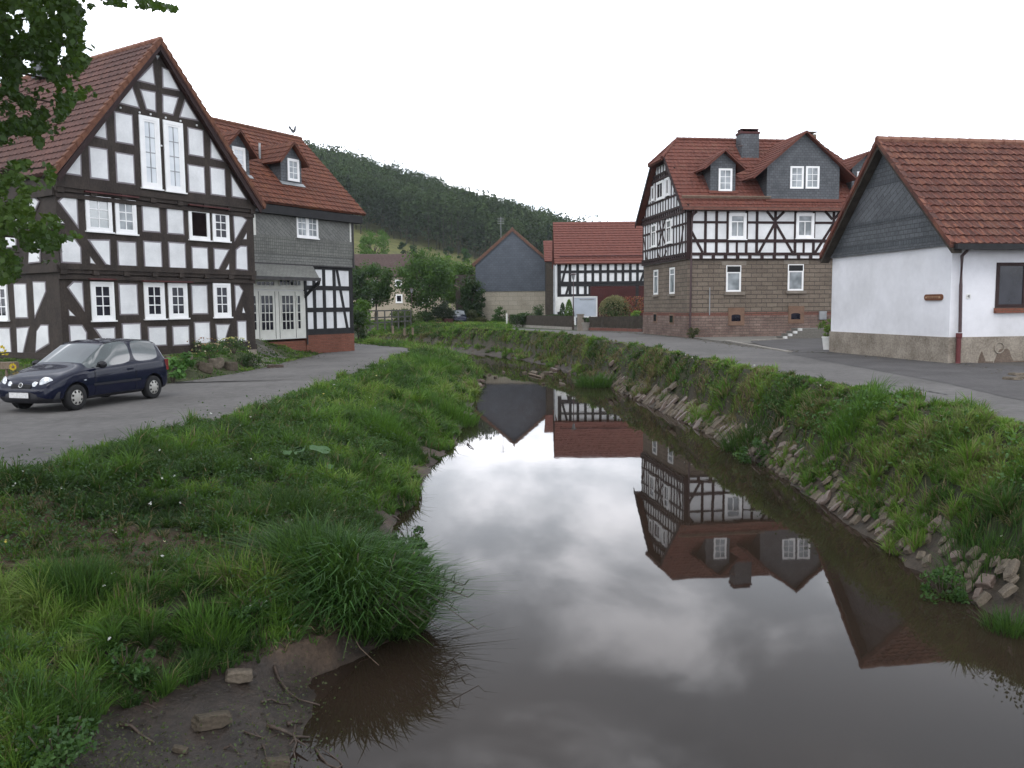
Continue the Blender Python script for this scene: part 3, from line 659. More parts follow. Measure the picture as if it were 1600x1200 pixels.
P1 = [Z2(p) for p in (
 [(403,635),(432,606),(477,608),(487,754)], [(405,770),(435,800),(408,798)], [(698,620),(797,620),(805,790),(710,786)], [(1123,626),(1207,626),(1215,785),(1133,784)],
 [(1378,626),(1398,626),(1419,655),(1383,752)], [(1425,755),(1434,782),(1420,782)], [(410,861),(477,861),(502,900),(502,990),(418,990)], [(562,878),(667,873),(672,990),(640,990)],
 [(720,851),(817,851),(824,985),(726,988)], [(871,870),(967,870),(972,970),(878,970)], [(1013,866),(1100,866),(1107,967),(1020,967)], [(1141,843),(1222,843),(1230,959),(1148,959)],
 [(1268,855),(1340,855),(1312,949),(1276,952)], [(1393,836),(1437,836),(1442,945),(1398,947)])]
me_, mp_ = MB(), MB()
for grp, w0 in ((P3, J2), (P2, J1), (P1, 0)):
    for px in grp:
        q = [H1.hit(x, y, w0) for x, y in px]
        if len(q) == 4 and abs(q[0][0]-q[3][0]) < .1 and abs(q[1][0]-q[2][0]) < .1 and abs(q[0][1]-q[1][1]) < .15 and abs(q[2][1]-q[3][1]) < .15:   # square up plain panels
            a = (q[0][0]+q[3][0])/2; b = (q[1][0]+q[2][0])/2; lo = (q[2][1]+q[3][1])/2; hi = (q[0][1]+q[1][1])/2; q = [(a,hi),(b,hi),(b,lo),(a,lo)]
        big = max(p[0] for p in q)-min(p[0] for p in q) > .3
        mp_ = MB(); H1.slab(mp_, shrink(q, .0), w0-.018, w0-.006); po = mp_.build('plaster_panel', MT['plaster'], h1)
        me_ = MB(); H1.slab(me_, shrink(q, -.05 if big else -.02), w0-.008, w0+.02); me_.build('border', MT['plaster_edge'], po)
def r1(a, b, w0=0): return H1.rect(a, b, w0)
def Zr(q, oy): # quad in zoom coords -> averaged rectangle
    return [(x/3.75, y/3.75+oy) for x, y in q]
def qrect(q, oy, w0):
    h = [H1.hit(x/3.75, y/3.75+oy, w0) for x, y in q]; return ((h[0][0]+h[3][0])/2, (h[2][1]+h[3][1])/2, (h[1][0]+h[2][0])/2, (h[0][1]+h[1][1])/2)
for q in ([(812,672),(930,695),(945,1112),(828,1095)], [(955,705),(1070,722),(1080,1130),(968,1116)]):
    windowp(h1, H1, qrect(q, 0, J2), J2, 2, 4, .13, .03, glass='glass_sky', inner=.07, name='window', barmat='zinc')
windowp(h1, H1, qrect([(495,92),(645,110),(660,312),(505,300)], 280, J1), J1, 2, 3, .13, .03, glass='glass_grey', inner=0, label='white window with a pale blind down')
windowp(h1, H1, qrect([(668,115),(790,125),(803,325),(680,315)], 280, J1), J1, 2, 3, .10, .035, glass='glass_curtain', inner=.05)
windowp(h1, H1, qrect([(1100,168),(1220,182),(1230,360),(1108,350)], 280, J1), J1, 1, 1, .13, .03, inner=0, bars=False, glass='dark_room', label='white window standing open on a dark room')
windowp(h1, H1, qrect([(1238,182),(1335,195),(1345,367),(1247,358)], 280, J1), J1, 2, 3, .10, .035, inner=.05)
for q in ([(525,600),(658,602),(677,827),(540,827)], [(837,605),(955,605),(970,817),(850,817)], [(978,608),(1085,610),(1107,813),(992,813)], [(1242,610),(1340,610),(1358,807),(1255,807)]):
    windowp(h1, H1, qrect(q, 280, 0), 0, 2, 3, .10, .035, inner=.07)
# left side wall
S1 = Fr((0,0),(1,0)); cl = H1.W(uL, 0, 0); S1.O = Vector((cl.x, cl.y, 0)); S1.d = H1.b.copy(); S1.b = H1.d.copy()
me_, mp_ = MB(), MB()
for px in ([(75,815),(135,815),(145,985),(85,985)], [(175,805),(235,805),(238,850),(185,975)], [(0,1045),(50,1045),(60,1180),(0,1180)], [(90,1045),(150,1040),(120,1170),(95,1180)],
           [(195,1060),(215,1030),(250,1030),(255,1120),(190,1160)], [(135,360),(165,345),(208,385),(160,500),(135,495)], [(40,420),(105,440),(105,500),(50,490)], [(40,560),(90,560),(90,620),(40,620)], [(165,580),(215,580),(215,695),(160,700)],
           [(-90,815),(-40,815),(-30,985),(-80,985)],[(-190,815),(-130,815),(-120,985),(-180,985)],[(-90,420),(-20,420),(-20,500),(-90,500)],[(-90,560),(-20,560),(-20,700),(-90,700)],[(-200,420),(-120,420),(-120,600),(-200,600)]):
    q = [S1.hit(x/3.333, 200+y/3.333) for x, y in px]
    w0 = -.05 if px[0][1] < 750 else 0
    mp_ = MB(); S1.slab(mp_, q, w0-.022, w0-.01); po = mp_.build('plaster_panel', MT['plaster'], h1)
    me_ = MB(); S1.slab(me_, shrink(q, -.045), w0-.012, w0+.02); me_.build('border', MT['plaster_edge'], po)
a = S1.hit(0, 445); b = S1.hit(15, 500); windowp(h1, S1, (b[0], b[1], b[0]+.95, a[1]), 0, 2, 3, .10, .035, inner=.06)
m = MB(); S1.bx(m, -.1, DEP1, zf2-.12, zf2+.12, -.12, .05); S1.bx(m, -.1, DEP1, zf3-.3, zf3-.05, -.12, .05); S1.bx(m, 0, DEP1, GZ1, GZ1+.22, -.05, .02); m.build('side_beams', MT['timber'], h1)
# roof: two planes, gable overhang .3 in front
def gable_roof(root, fr, ua, za, eL, eR, wf, wb, mat, verge=None, course=.34, name='roof', gut=True, ridge='ridge', **kw):
    pl = []
    for (eu, ez), s in ((eR, 1), (eL, -1)):
        slope = Vector((ua-eu, za-ez)); Ls = slope.length; slope.normalize()
        P0 = fr.W(eu, wf, ez); Vv = fr.d*slope.x + Vector((0,0,slope.y)); pl.append((P0, fr.b, Vv, [(0,0),(wb-wf,0),(wb-wf,Ls),(0,Ls)]))
    o = roof_part(root, name, pl, MT[mat], course=course, **kw)
    m = MB(); ridge_run(m, fr.W(ua, wf-.02, za+.02), fr.W(ua, wb, za+.02)); m.build('ridge_tiles', MT[ridge], o, smooth=False)
    if verge:
        m = MB()
        for (eu, ez) in (eR, eL):
            n = int(Vector((ua-eu, za-ez)).length/.3); a = Vector((eu, ez)); t = (Vector((ua, za))-a)/n
            for k in range(n):
                p = a+t*k; q = p+t*1.12; nn = Vector((-t.y, t.x)).normalized(); nn = nn if nn.y > 0 else -nn
                for wv in (wf-.03,):
                    m.prism([fr.W(p.x, wv, p.y)+Vector((0,0,-.12)), fr.W(q.x, wv, q.y)+Vector((0,0,-.12)), fr.W(q.x+nn.x*.05, wv, q.y+nn.y*.05), fr.W(p.x+nn.x*.10, wv, p.y+nn.y*.10)], fr.b*.17)
        m.build('verge_tiles', MT[verge], o)
    return o
zeL = zA-sl_*(uA-eL[0]); zeR = zA-sl_*(eR[0]-uA)
sym = max(uA-eL[0], eR[0]-uA)
rf1 = gable_roof(h1, H1, uA, zA, eL, eR, J2-.3, DEP1+.3, 'tile_brown', 'tile_rust', course=.33, tile=.24)
m = MB()
for e, s in ((eL, 1), (eR, -1)):
    H1.slab(m, [(e[0]+s*.08, e[1]-.12), (uA, zA-.14), (uA, zA-.34), (e[0]+s*.16, e[1]-.30)], J2-.27, J2-.22)
m.build('barge_board', MT['timber_red'], rf1)
m = MB(); p = at_y(117, 98, 0.1+H1.W(uA, 5, 0).y); m.box((H1.W(uA-.25, 6.6, zA+.0)), .7, .6, .7, H1.ang); m.box((H1.W(uA-.25, 6.6, zA+.38)), .85, .75, .08, H1.ang); m.build('chimney', MT['slate'], rf1)
# lamps and beam studs on the gable
for px in ((703,632),(815,660),(880,670),(968,690),(1055,710),(1150,735),(943,855)):
    u, z = H1.hit(px[0]/3.75, px[1]/3.75, J2); m = MB(); m.lathe([(.0,-.04),(.035,-.02),(.035,.02),(0,.04)], H1.W(u, J2-.03, z), 8); m.build('beam_stud', MT['plaster'], h1)
# ================================================================== slate house behind
Ys = 43.6; c_ = at_y(551, 480, Ys); H2 = Fr((c_.x, c_.y), D1)
eC = H2.hit(572, 335, -.45); zE = eC[1]; uE = eC[0]
gz2 = H2.hit(553, 519)[1]; gb2 = H2.hit(553, 537)[1]; print('H2 eave', zE, uE, 'brick', gz2, gb2)
uS = H2.hit(330, 450)[0]; zs0 = (H2.hit(552,418)[1]+H2.hit(396,411)[1])/2; zE2 = zE-.1
# ridge: choose the back distance so that the verge end meets the traced ridge end
best = None
for wr in np.arange(3, 8, .02):
    r = H2.hitu(469, 217, uE-.05)
    if r[0] <= wr: best = r; break
wr, zR = best; print('H2 ridge', wr, zR)
h2 = thing('slate_hung_house', 'grey slate-hung house with two dormers, white glazed entrance and red roof', 'house', H2.W(uS/2, 0, gz2))
m = MB(); H2.bx(m, uS, 0, gz2, zs0, 0, 2*wr-1.0); m.build('wall', MT['plaster'], h2, )
m = MB(); H2.bx(m, uS, .06, zs0, zE-.05, -.08, 2*wr-1.0+.05)
H2.slab(m, [(0,0)]*3, 0, 0) if False else None
m.prism([H2.W(.06, -.08, zE-.06), H2.W(.06, 2*wr-.95, zE-.06), H2.W(.06, wr-.45, zE-.06+(zR-zE)*.92)], H2.d*-.1)
m.build('slate_cladding', MT['slate_o'], h2)
z1, z2, z3 = [ (H2.hit(552, y1, -.08)[1]+H2.hit(397, y2, -.08)[1])/2 for y1, y2 in ((377,367),(402,396),(409,404))]
m = MB(); H2.bx(m, uS, .075, z1, zE-.12, -.095, -.07); m.build('slate_cladding', MT['slate_o_diag'], h2)
m = MB(); H2.bx(m, uS, .075, z2, z1-.02, -.105, -.07); m.build('slate_cladding', MT['slate_o_deco'], h2)
m = MB(); H2.bx(m, uS, .08, zs0-.03, zs0+.03, -.14, 0); H2.bx(m, .0, .09, zs0, zE-.1, -.13, -.03); m.build('trim', MT['metal'], h2)
m = MB(); H2.bx(m, -.20, -.12, z1, zE-.15, -.14, -.09); H2.bx(m, H2.hit(393,340,-.08)[0], H2.hit(398,340,-.08)[0], H2.hit(396,367,-.08)[1], zE-.1, -.13, -.09); m.build('trim', MT['cream_paint'], h2)
m = MB(); H2.bx(m, H2.hit(478,520)[0], .03, -.75, gz2-.001, -.03, 2*wr-1.02); H2.bx(m, uS, H2.hit(478,520)[0], -.75, gz2-.3, 0.0, 2*wr-1.02); m.build('brick_base', MT['brick_red'], h2)
Z4 = lambda x, y: (350+x/4.8, 320+y/4.8)
def h2b(m, a, b, wd): H2.bar(m, H2.hit(*Z4(*a)), H2.hit(*Z4(*b)), wd, -.03, .02)
m = MB(); us = [H2.hit(*Z4(x, 700))[0] for x in (612,677,751,828,952)]; wds = (.16,.20,.20,.20,.26)
zt = H2.hit(*Z4(950,475))[1]; zb = H2.hit(*Z4(950,950))[1]
for u, wd in zip(us, wds): H2.bx(m, u-wd/2, u+wd/2, zb+.1, zt-.1, -.03, .02)
for x, y, wd in ((800,473,.22),(800,625,.22),(800,787,.22),(800,948,.30)):
    z = H2.hit(*Z4(x, y))[1]; H2.bx(m, us[0]-.1, .02, z-wd/2, z+wd/2, -.035, .02)
h2b(m, (845,490), (925,930), .16); m.build('timber_frame', MT['timber_black'], h2)
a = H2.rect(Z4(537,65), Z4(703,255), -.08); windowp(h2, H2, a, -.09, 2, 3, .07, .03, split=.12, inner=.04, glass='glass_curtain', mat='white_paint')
# entrance: white glazed screen
uD1 = H2.hit(*Z4(603, 800))[0]; uD0 = H2.hit(*Z4(208,800))[0]-.6; zd0 = H2.hit(*Z4(590,1000))[1]; zd1 = H2.hit(*Z4(400,643))[1]; ztp = H2.hit(*Z4(500,560))[1]
m = MB(); H2.bx(m, uD0, uD1, zd0, zd1, -.07, .01); H2.bx(m, uD0, uD1, zd1+.04, ztp, -.06, .01)
en = m.build('entrance_screen', MT['cream_paint'], h2)
def lights(x0, x1, y0, y1, c, r, par=en, w=-.07):
    u0, z1_ = H2.hit(*Z4(x0, y0), w); u1, z0_ = H2.hit(*Z4(x1, y1), w); g = MB(); H2.bx(g, u0, u1, z0_, z1_, w-.006, w+.02); g.build('pane', MT['glass'], par)
    m = MB()
    for k in range(c+1): uu = u0+(u1-u0)*k/c; H2.bx(m, uu-.02, uu+.02, z0_-.02, z1_+.02, w-.03, w-.002)
    for k in range(r+1): z_ = z0_+(z1_-z0_)*k/r; H2.bx(m, u0, u1, z_-.02, z_+.02, w-.028, w-.003)
    m.build('glazing_bar', MT['cream_paint'], par)
lights(272,372,678,940,3,4); lights(428,525,678,935,3,4); lights(545,577,680,930,1,4); lights(212,246,680,940,1,4); lights(240,375,572,608,4,1); lights(412,572,562,608,6,1)
m = MB()
for x in (262,385,415,537): u = H2.hit(*Z4(x,800), -.07)[0]; H2.bx(m, u-.012, u+.012, zd0+.03, zd1-.05, -.078, -.06)
m.build('door_joint', MT['metal'], en)
m = MB(); u, z = H2.hit(*Z4(278,855), -.07); m.tube([H2.W(u, -.13, z), H2.W(u+.12, -.13, z)], .015, 6); m.build('door_handle', MT['metal'], en)
# porch roof with gutter and bracket
uP0 = uS; uP1 = H2.hit(*Z4(655, 468))[0]; zp1 = H2.hit(*Z4(400, 445))[1]; pe = H2.hit(*Z4(715,550), -1.1); zp0 = pe[1]; uP2 = pe[0]
m = MB(); a = [H2.W(uP0, -1.1, zp0), H2.W(uP2, -1.1, zp0), H2.W(uP1, -.1, zp1), H2.W(uP0, -.1, zp1)]; m.prism(a, (0,0,-.08))
po = m.build('porch_roof', MT['slate_o'], h2)
m = MB(); H2.bx(m, uP0, uP2+.03, zp0-.14, zp0+.01, -1.18, -1.08); m.tube([H2.W(uP2, -1.13, zp0-.08), H2.W(uP2+.02, -1.05, zp0-.3), H2.W(us[0]-.05, -.1, zp0-.75), H2.W(us[0]-.05, -.1, gb2+.1)], .045)
m.build('gutter', MT['metal'], po)
m = MB(); H2.bar(m, (us[0]-.1, zp0-.75), (us[0]-.1, zp0-.1), .1, -.12, -.02); m.prism([H2.W(us[0]-.15, -1.0, zp0-.13), H2.W(us[0]-.15, -.05, zp0-.8), H2.W(us[0]-.15, -.05, zp0-.95), H2.W(us[0]-.15, -1.0, zp0-.25)], H2.d*.1); m.build('bracket', MT['timber_black'], po)
# roof
Vv = (H2.b*(wr+.45)+Vector((0,0,zR-zE))); Ls = Vv.length; Lr = uE-uS+2
pl = [(H2.W(uS-2, -.45, zE), H2.d, Vv, [(0,0),(Lr,0),(Lr,Ls),(0,Ls)])]
Vb = (H2.b*-(wr+.45)+Vector((0,0,zR-zE))); pl.append((H2.W(uS-2, 2*wr+.45, zE), H2.d, Vb, [(0,0),(Lr,0),(Lr,Ls),(0,Ls)]))
rf2 = roof_part(h2, 'roof', pl, MT['tile_orange'], course=.36, tile=.26)
m = MB(); ridge_run(m, H2.W(uS-2, wr, zR+.02), H2.W(uE, wr, zR+.02)); m.build('ridge_tiles', MT['tile_rust'], rf2)
m = MB(); H2.bx(m, uS, uE-.25, zE-.5, zE-.12, -.42, -.05); m.build('eaves_soffit', MT['timber_black'], rf2)
def on_plane(px, py, P0, nrm):
    r = ray(px, py); t = (P0-CAM).dot(nrm)/r.dot(nrm); return CAM+r*t
def dormer(root, fr, P0, Vv, win, sill_px, apex_px, eave_hw, wall_hw, roofmat, clad, cols, rows, wf, glass='glass_curtain', course=.34, over=.25, flash='zinc', pair=False, wallbot=None, apron=True):
    """gabled dormer. win=((x0,y0),(x1,y1)) window corners in the photo"""
    Vn = Vv.normalized(); nrm = fr.d.cross(Vn).normalized()
    S = on_plane(*sill_px, P0, nrm)                        # foot of the front wall on the roof
    loc = S-fr.O; w0 = loc.dot(fr.b)
    uc, za = fr.hit(*apex_px, w0-over)
    r = fr.rect(*win, w0); zs = loc.z
    ucw = uc; tanr = Vn.z/Vector((Vn.x,Vn.y)).length
    def wroof(z): return w0+(z-zs)/tanr                     # where the main roof reaches height z
    d = MB(); ze = za-1.0*eave_hw*win_slope[0]
    zw = ze+.0
    # cheeks and front wall as one prism back to the roof
    prof = [(ucw-wall_hw, zs-.1), (ucw+wall_hw, zs-.1), (ucw+wall_hw, zw+(eave_hw-wall_hw)*win_slope[0]-.1), (ucw, za-.12), (ucw-wall_hw, zw+(eave_hw-wall_hw)*win_slope[0]-.1)]
    fr.slab(d, prof, w0, w0+(za-zs)/tanr-.05)
    dm = d.build('dormer', MT[clad], root)
    pl = []; slv = Vector((eave_hw, za-ze)); Ls = slv.length
    wE, wA = wroof(ze), wroof(za)
    for s in (1, -1):
        Q0 = fr.W(uc+s*eave_hw, w0-over, ze); V2 = fr.d*(-s*eave_hw)+Vector((0,0,za-ze))
        pl.append((Q0, fr.b, V2, [(0,0),(wE-w0+over+.1,0),(wA-w0+over+.05,Ls),(0,Ls)]))
    ro = roof_part(dm, 'dormer_roof', pl, MT[roofmat], thick=.07, course=course, tile=.24, lift=.03, wave=.012)
    if pair:
        for (a, b) in pair: windowp(dm, fr, fr.rect(a, b, w0), w0, cols, rows, wf, .025, glass=glass, inner=.035, sill=False)
    else: windowp(dm, fr, r, w0, cols, rows, wf, .025, glass=glass, inner=.035, sill=False)
    m = MB(); q = ucw-wall_hw-.1, ucw+wall_hw+.1
    if apron: m.prism([fr.W(q[0], w0-.16, zs-.16*tanr+.09), fr.W(q[1], w0-.16, zs-.16*tanr+.09), fr.W(q[1], w0+.0, zs+.08), fr.W(q[0], w0+.0, zs+.08)], (0,0,.03)); m.build('flashing', MT[flash], dm)
    return dm
P0r = pl0 = H2.W(uS-2, -.45, zE)
win_slope = [1.0]
Z3 = lambda x, y: (300+x/5.333, 160+y/5.333)
win_slope[0] = 1.12
dormer(h2, H2, P0r, Vv, (Z3(790,462), Z3(892,665)), Z3(845,688), Z3(855,325), .95, .66, 'tile_orange', 'slate', 2, 3, .09, over=.3)
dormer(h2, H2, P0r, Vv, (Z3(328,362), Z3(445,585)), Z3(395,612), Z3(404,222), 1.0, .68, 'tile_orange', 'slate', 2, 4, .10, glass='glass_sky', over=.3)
m = MB(); p = on_plane(*Z3(566,470), P0r, H2.d.cross(Vv.normalized()).normalized()); m.tube([p, p+Vector((0,0,.75))], .06); m.build('vent_pipe', MT['zinc'], rf2)
# ================================================================== timber house on the right with hip-ended roof
DR = Vector((.990,.139)); g = on_z(1073, 527.5, 0); R1 = Fr((g.x, g.y), DR)
zST = R1.hit(1075, 404.5)[1]; eR1 = R1.hit(1070, 325, -.45); zEr = eR1[1]
uRe = R1.hit(1345, 480)[0]; wBk = R1.hitu(1006, 480, 0)[0]; print('R1', g, 'stone top', zST, 'eave', zEr, 'len', uRe, 'depth', wBk)
rl = R1.hitu(1060, 219, 1.5); hip = None
wm = wBk/2; rdg = R1.hit(1150, 219.6, wm); zRr = rdg[1]; uRl = R1.hit(1057, 219, wm)[0]; print('ridge', zRr, uRl)
hpR = R1.hitu(1034.5, 248, -.45); hpL = R1.hitu(1009, 260, -.45); print('hip eave', hpR, hpL, 'left verge foot', R1.hitu(994,351,-.45), R1.hitu(1065,325,-.45))
r1h = thing('timber_framed_house', 'timber-framed house over a brown sandstone ground floor with chimney and slate dormers', 'house', R1.W(4, 2, 0))
m = MB(); R1.bx(m, 0, uRe, 1.35, zST, 0, wBk); m.build('stone_wall', MT['stone'], r1h)
m = MB(); R1.bx(m, -.05, uRe+.05, -.3, 1.18, -.06, wBk+.05); m.build('plinth', MT['rubble'], r1h)
m = MB(); R1.bx(m, -.055, uRe+.055, 1.18, 1.35, -.065, wBk+.055); m.build('plinth_band', MT['stone_red'], r1h)
m = MB(); R1.bx(m, -.08, uRe, zST, zEr-.05, -.08, wBk+.05)
zgt = hpR[1]-.1; tanR = (zRr-zEr)/(wm+.45)
zk = lambda w: zEr + tanR*(w+.45) - .22
m2 = [R1.W(-.08, -.08, zEr-.06), R1.W(-.08, wBk+.05, zEr-.06)]
ws = (hpR[1]-zEr)/tanR-.45
m.prism([R1.W(-.08, -.08, zEr-.06), R1.W(-.08, wBk+.05, zEr-.06), R1.W(-.08, wBk-ws, hpR[1]-.15), R1.W(-.08, ws, hpR[1]-.15)], R1.d*.5)
m.build('plaster_wall', MT['plaster'], r1h)
Z8 = lambda x, y: (990+x/4.615, 190+y/4.615)
U8 = lambda x, y=800: R1.hit(*Z8(x, y), -.08)[0]
ZZ8 = lambda y: (R1.hit(*Z8(500, y), -.08)[1]+R1.hit(*Z8(1100, y), -.08)[1])/2
m = MB(); zt, zb = zEr-.1, zST
rt = R1.hit(*Z8(500,645), -.08)[1]
def fb(m, a, b, wd, w0=-.11): R1.bar(m, a, b, wd, w0, -.06)
zr1, zr2, zr3, zr4 = ZZ8(727), ZZ8(860), ZZ8(952), ZZ8(992); ztop = ZZ8(640)
for x in (517,597,678,813,888,1020,1165,1298,1440,1560,1640): R1.bx(m, U8(x)-.075, U8(x)+.075, zr3, zt, -.115, -.06)
for x in (745,1228,1500): R1.bx(m, U8(x)-.06, U8(x)+.06, zr3, zr2, -.112, -.06)
R1.bx(m, -.10, .20, zST, zt, -.125, -.06)
R1.bx(m, .1, uRe, zr2-.09, zr2+.09, -.12, -.06); R1.bx(m, .1, uRe, zr3-.1, zr3+.06, -.125, -.06); R1.bx(m, -.1, uRe, zST-.02, zr4+.04, -.14, -.06); R1.bx(m, .1, uRe, ztop-.05, zt+.02, -.13, -.06)
for a, b in ((20+375,678),(813,1165),(1298,1640)): R1.bx(m, U8(a), U8(b), zr1-.065, zr1+.065, -.11, -.06)
for a, b in (((392,745),(497,945)),((392,705),(455,645)),((960,645),(1013,712)),((1085,650),(1028,705)),((1015,738),(903,945)),((1025,738),(1145,945)),((1380,645),(1432,705)),((1495,645),(1448,700)),((1440,738),(1308,945)),((1450,738),(1570,945))):
    fb(m, R1.hit(*Z8(*a), -.08), R1.hit(*Z8(*b), -.08), .14, -.109)
x = 490
for x in range(488, 1640, 88): R1.bx(m, U8(x)-.09, U8(x)+.09, zr4, zr3, -.13, -.06)
m.build('timber_frame', MT['timber_red'], r1h)
for (a, b) in (((685,660),(808,848)), ((1170,660),(1295,842))):
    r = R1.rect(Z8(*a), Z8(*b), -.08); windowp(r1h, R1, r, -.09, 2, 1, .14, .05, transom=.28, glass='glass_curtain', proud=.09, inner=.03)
ZB = lambda x, y: (990+x/4.615, 380+y/4.615)
for (a, b, s0, s1, l0, l1) in (((668,160),(772,350),(652,350),(798,370),(635,130),(812,157)), ((1113,152),(1222,342),(1098,342),(1240,360),(1083,122),(1257,150))):
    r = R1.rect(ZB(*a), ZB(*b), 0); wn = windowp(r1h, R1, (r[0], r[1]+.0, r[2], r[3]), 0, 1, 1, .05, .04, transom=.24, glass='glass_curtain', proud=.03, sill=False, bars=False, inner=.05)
    m = MB(); R1.bx(m, r[0]+.05, r[2]-.05, r[3]-.36, r[3]-.05, -.028, .01); m.build('roller_box', MT['black'], wn)
    m = MB(); q = R1.rect(ZB(*s0), ZB(*s1), 0); R1.bx(m, q[0], q[2], q[1]-.02, r[1], -.12, .02); m.build('sill', MT['stone_light'], wn)
    m = MB(); q = R1.rect(ZB(*l0), ZB(*l1), 0); R1.bx(m, q[0], q[2], r[3], q[3], -.035, .02); m.build('lintel', MT['stone_light'], wn)
for (a, b, c, d) in (((705,515),(770,562),(683,465),(797,592)), ((1135,505),(1200,548),(1116,453),(1227,577))):
    m = MB(); q = R1.rect(ZB(*c), ZB(*d), -.06); R1.bx(m, q[0], q[2], q[1], q[3], -.085, -.05); so_ = m.build('cellar_window', MT['stone_orange'], r1h)
    q = R1.rect(ZB(*a), ZB(*b), -.06); m = MB(); um = (q[0]+q[2])/2; hw_ = (q[2]-q[0])/2
    R1.slab(m, [(q[0], q[1]), (q[2], q[1]), (q[2], q[3]-.06)]+[(um+hw_*math.cos(t), q[3]-.06+.07*math.sin(t)) for t in np.linspace(.3, 2.84, 7)]+[(q[0], q[3]-.06)], -.09, -.06); m.build('grille', MT['glass'], so_)
m = MB(); q = R1.rect(ZB(1335,490), ZB(1385,550), -.06); R1.bx(m, q[0], q[2], q[1], q[3], -.16, -.06); m.build('meter_box', MT['zinc'], r1h)
# gable side
SR = Fr((0,0),(1,0)); SR.O = R1.W(0, 0, 0); SR.d = R1.b.copy(); SR.b = R1.d.copy()
ZG = lambda x, y: (990+x/5.22, 200+y/5.22)
def G(x, y, w=-.08): return SR.hit(*ZG(x, y), w)
m = MB(); T = .03
def gbar(a, b, wd): SR.bar(m, G(*a), G(*b), wd, -.115, -.06)
zj = [G(75,770)[1], G(410,660)[1]]; print('gable jetty z', zj, G(90,1100), G(412,1055), G(85,875), G(412,785))
z_sill = (G(90,1003)[1]+G(412,935)[1])/2; z_mid = (G(85,875)[1]+G(412,785)[1])/2; z_j = (G(78,768)[1]+G(400,668)[1])/2; z_at = (G(105,645)[1]+G(330,548)[1])/2; z_j3 = (G(152,430)[1]+G(270,378)[1])/2
def span(z):
    if z < zEr: return 0, wBk
    w_ = (z-zEr)/tanR-.45+.12; return w_, wBk-w_
def rail(z, wd, w0=-.12, lo=None, hi=None):
    a, b = span(z); SR.bx(m, lo if lo is not None else a, hi if hi is not None else b, z-wd/2, z+wd/2, w0, -.06)
rail(zST+.08, .14, -.15); rail(zr3, .12, -.15); rail(z_sill, .12); rail(z_mid, .12); rail(z_j-.17, .13, -.16); rail(z_j+.17, .13, -.16); rail(z_at, .12); rail(z_j3-.15, .11, -.16); rail(z_j3+.15, .11, -.16)
for zc, g_ in ((zST+.2, .36), (z_j, .36), (z_j3, .36)):
    a, b = span(zc); n = int((b-a)/g_)
    for k in range(n+1): u = a+(b-a)*k/n; SR.bx(m, u-.07, u+.07, zc-.16, zc+.16, -.15, -.06)
U_ = lambda x: G(x, 900)[0]
for w_ in np.linspace(.1, wBk-.1, 17): SR.bx(m, w_-.055, w_+.055, zr3, z_j-.2, -.112, -.06)
for w_ in np.linspace(.1, wBk-.1, 17):
    a, b = span(z_j+.2)
    lim = zEr + tanR*(min(w_, wBk-w_)+.45)-.25
    if lim > z_j+.3: SR.bx(m, w_-.05, w_+.05, z_j+.2, min(lim, hpR[1]-.2), -.112, -.06)
for a, b in (((405,700),(380,690)), ((410,800),(370,1040)), ((85,900),(110,1085)), ((90,780),(75,700)), ((260,745),(205,960)), ((205,745),(262,960)), ((195,1000),(215,1075)), ((270,1000),(245,1060))): gbar(a, b, .11)
m.build('timber_frame', MT['timber_red'], r1h)
def gwin(a, b, c, r_, gl='glass_curtain', tr=None, fw=.1):
    p, q = G(*a), G(*b); u0, u1 = sorted((p[0], q[0])); z0, z1 = sorted((p[1], q[1])); windowp(r1h, SR, (u0, z0, u1, z1), -.09, c, r_, fw, .04, transom=tr, glass=gl, proud=.07, sill=True)
gwin((150,795),(188,965), 2, 1, tr=.3); gwin((272,755),(312,935), 2, 1, tr=.3); gwin((192,450),(246,572), 2, 1, 'glass', fw=.13); gwin((150,480),(175,588), 1, 1, 'glass', fw=.13); gwin((268,412),(294,545), 1, 1, 'glass', fw=.13)
for (a, b) in (((147,195),(178,370)), ((262,178),(298,365))):
    p, q = SR.hit(*ZB(*a)), SR.hit(*ZB(*b)); u0, u1 = sorted((p[0], q[0])); u0 += .03; wn = windowp(r1h, SR, (u0, q[1], u1, p[1]), 0, 1, 1, .06, .04, transom=.22, glass='glass_curtain', proud=.03, sill=False, bars=False, inner=.05)
    m = MB(); SR.bx(m, u0-.1, u1+.1, q[1]-.12, q[1], -.1, .02); m.build('sill', MT['stone_light'], wn)
for (a, b) in (((147,513),(165,562)), ((262,522),(285,572))):
    p, q = SR.hit(*ZB(*a), -.06), SR.hit(*ZB(*b), -.06); u0, u1 = sorted((p[0], q[0])); m = MB(); SR.bx(m, u0-.08, u1+.08, q[1]-.1, p[1]+.1, -.085, -.04); so_ = m.build('cellar_window', MT['stone_orange'], r1h)
    m = MB(); SR.bx(m, u0, u1, q[1], p[1], -.09, -.05); m.build('grille', MT['glass'], so_)
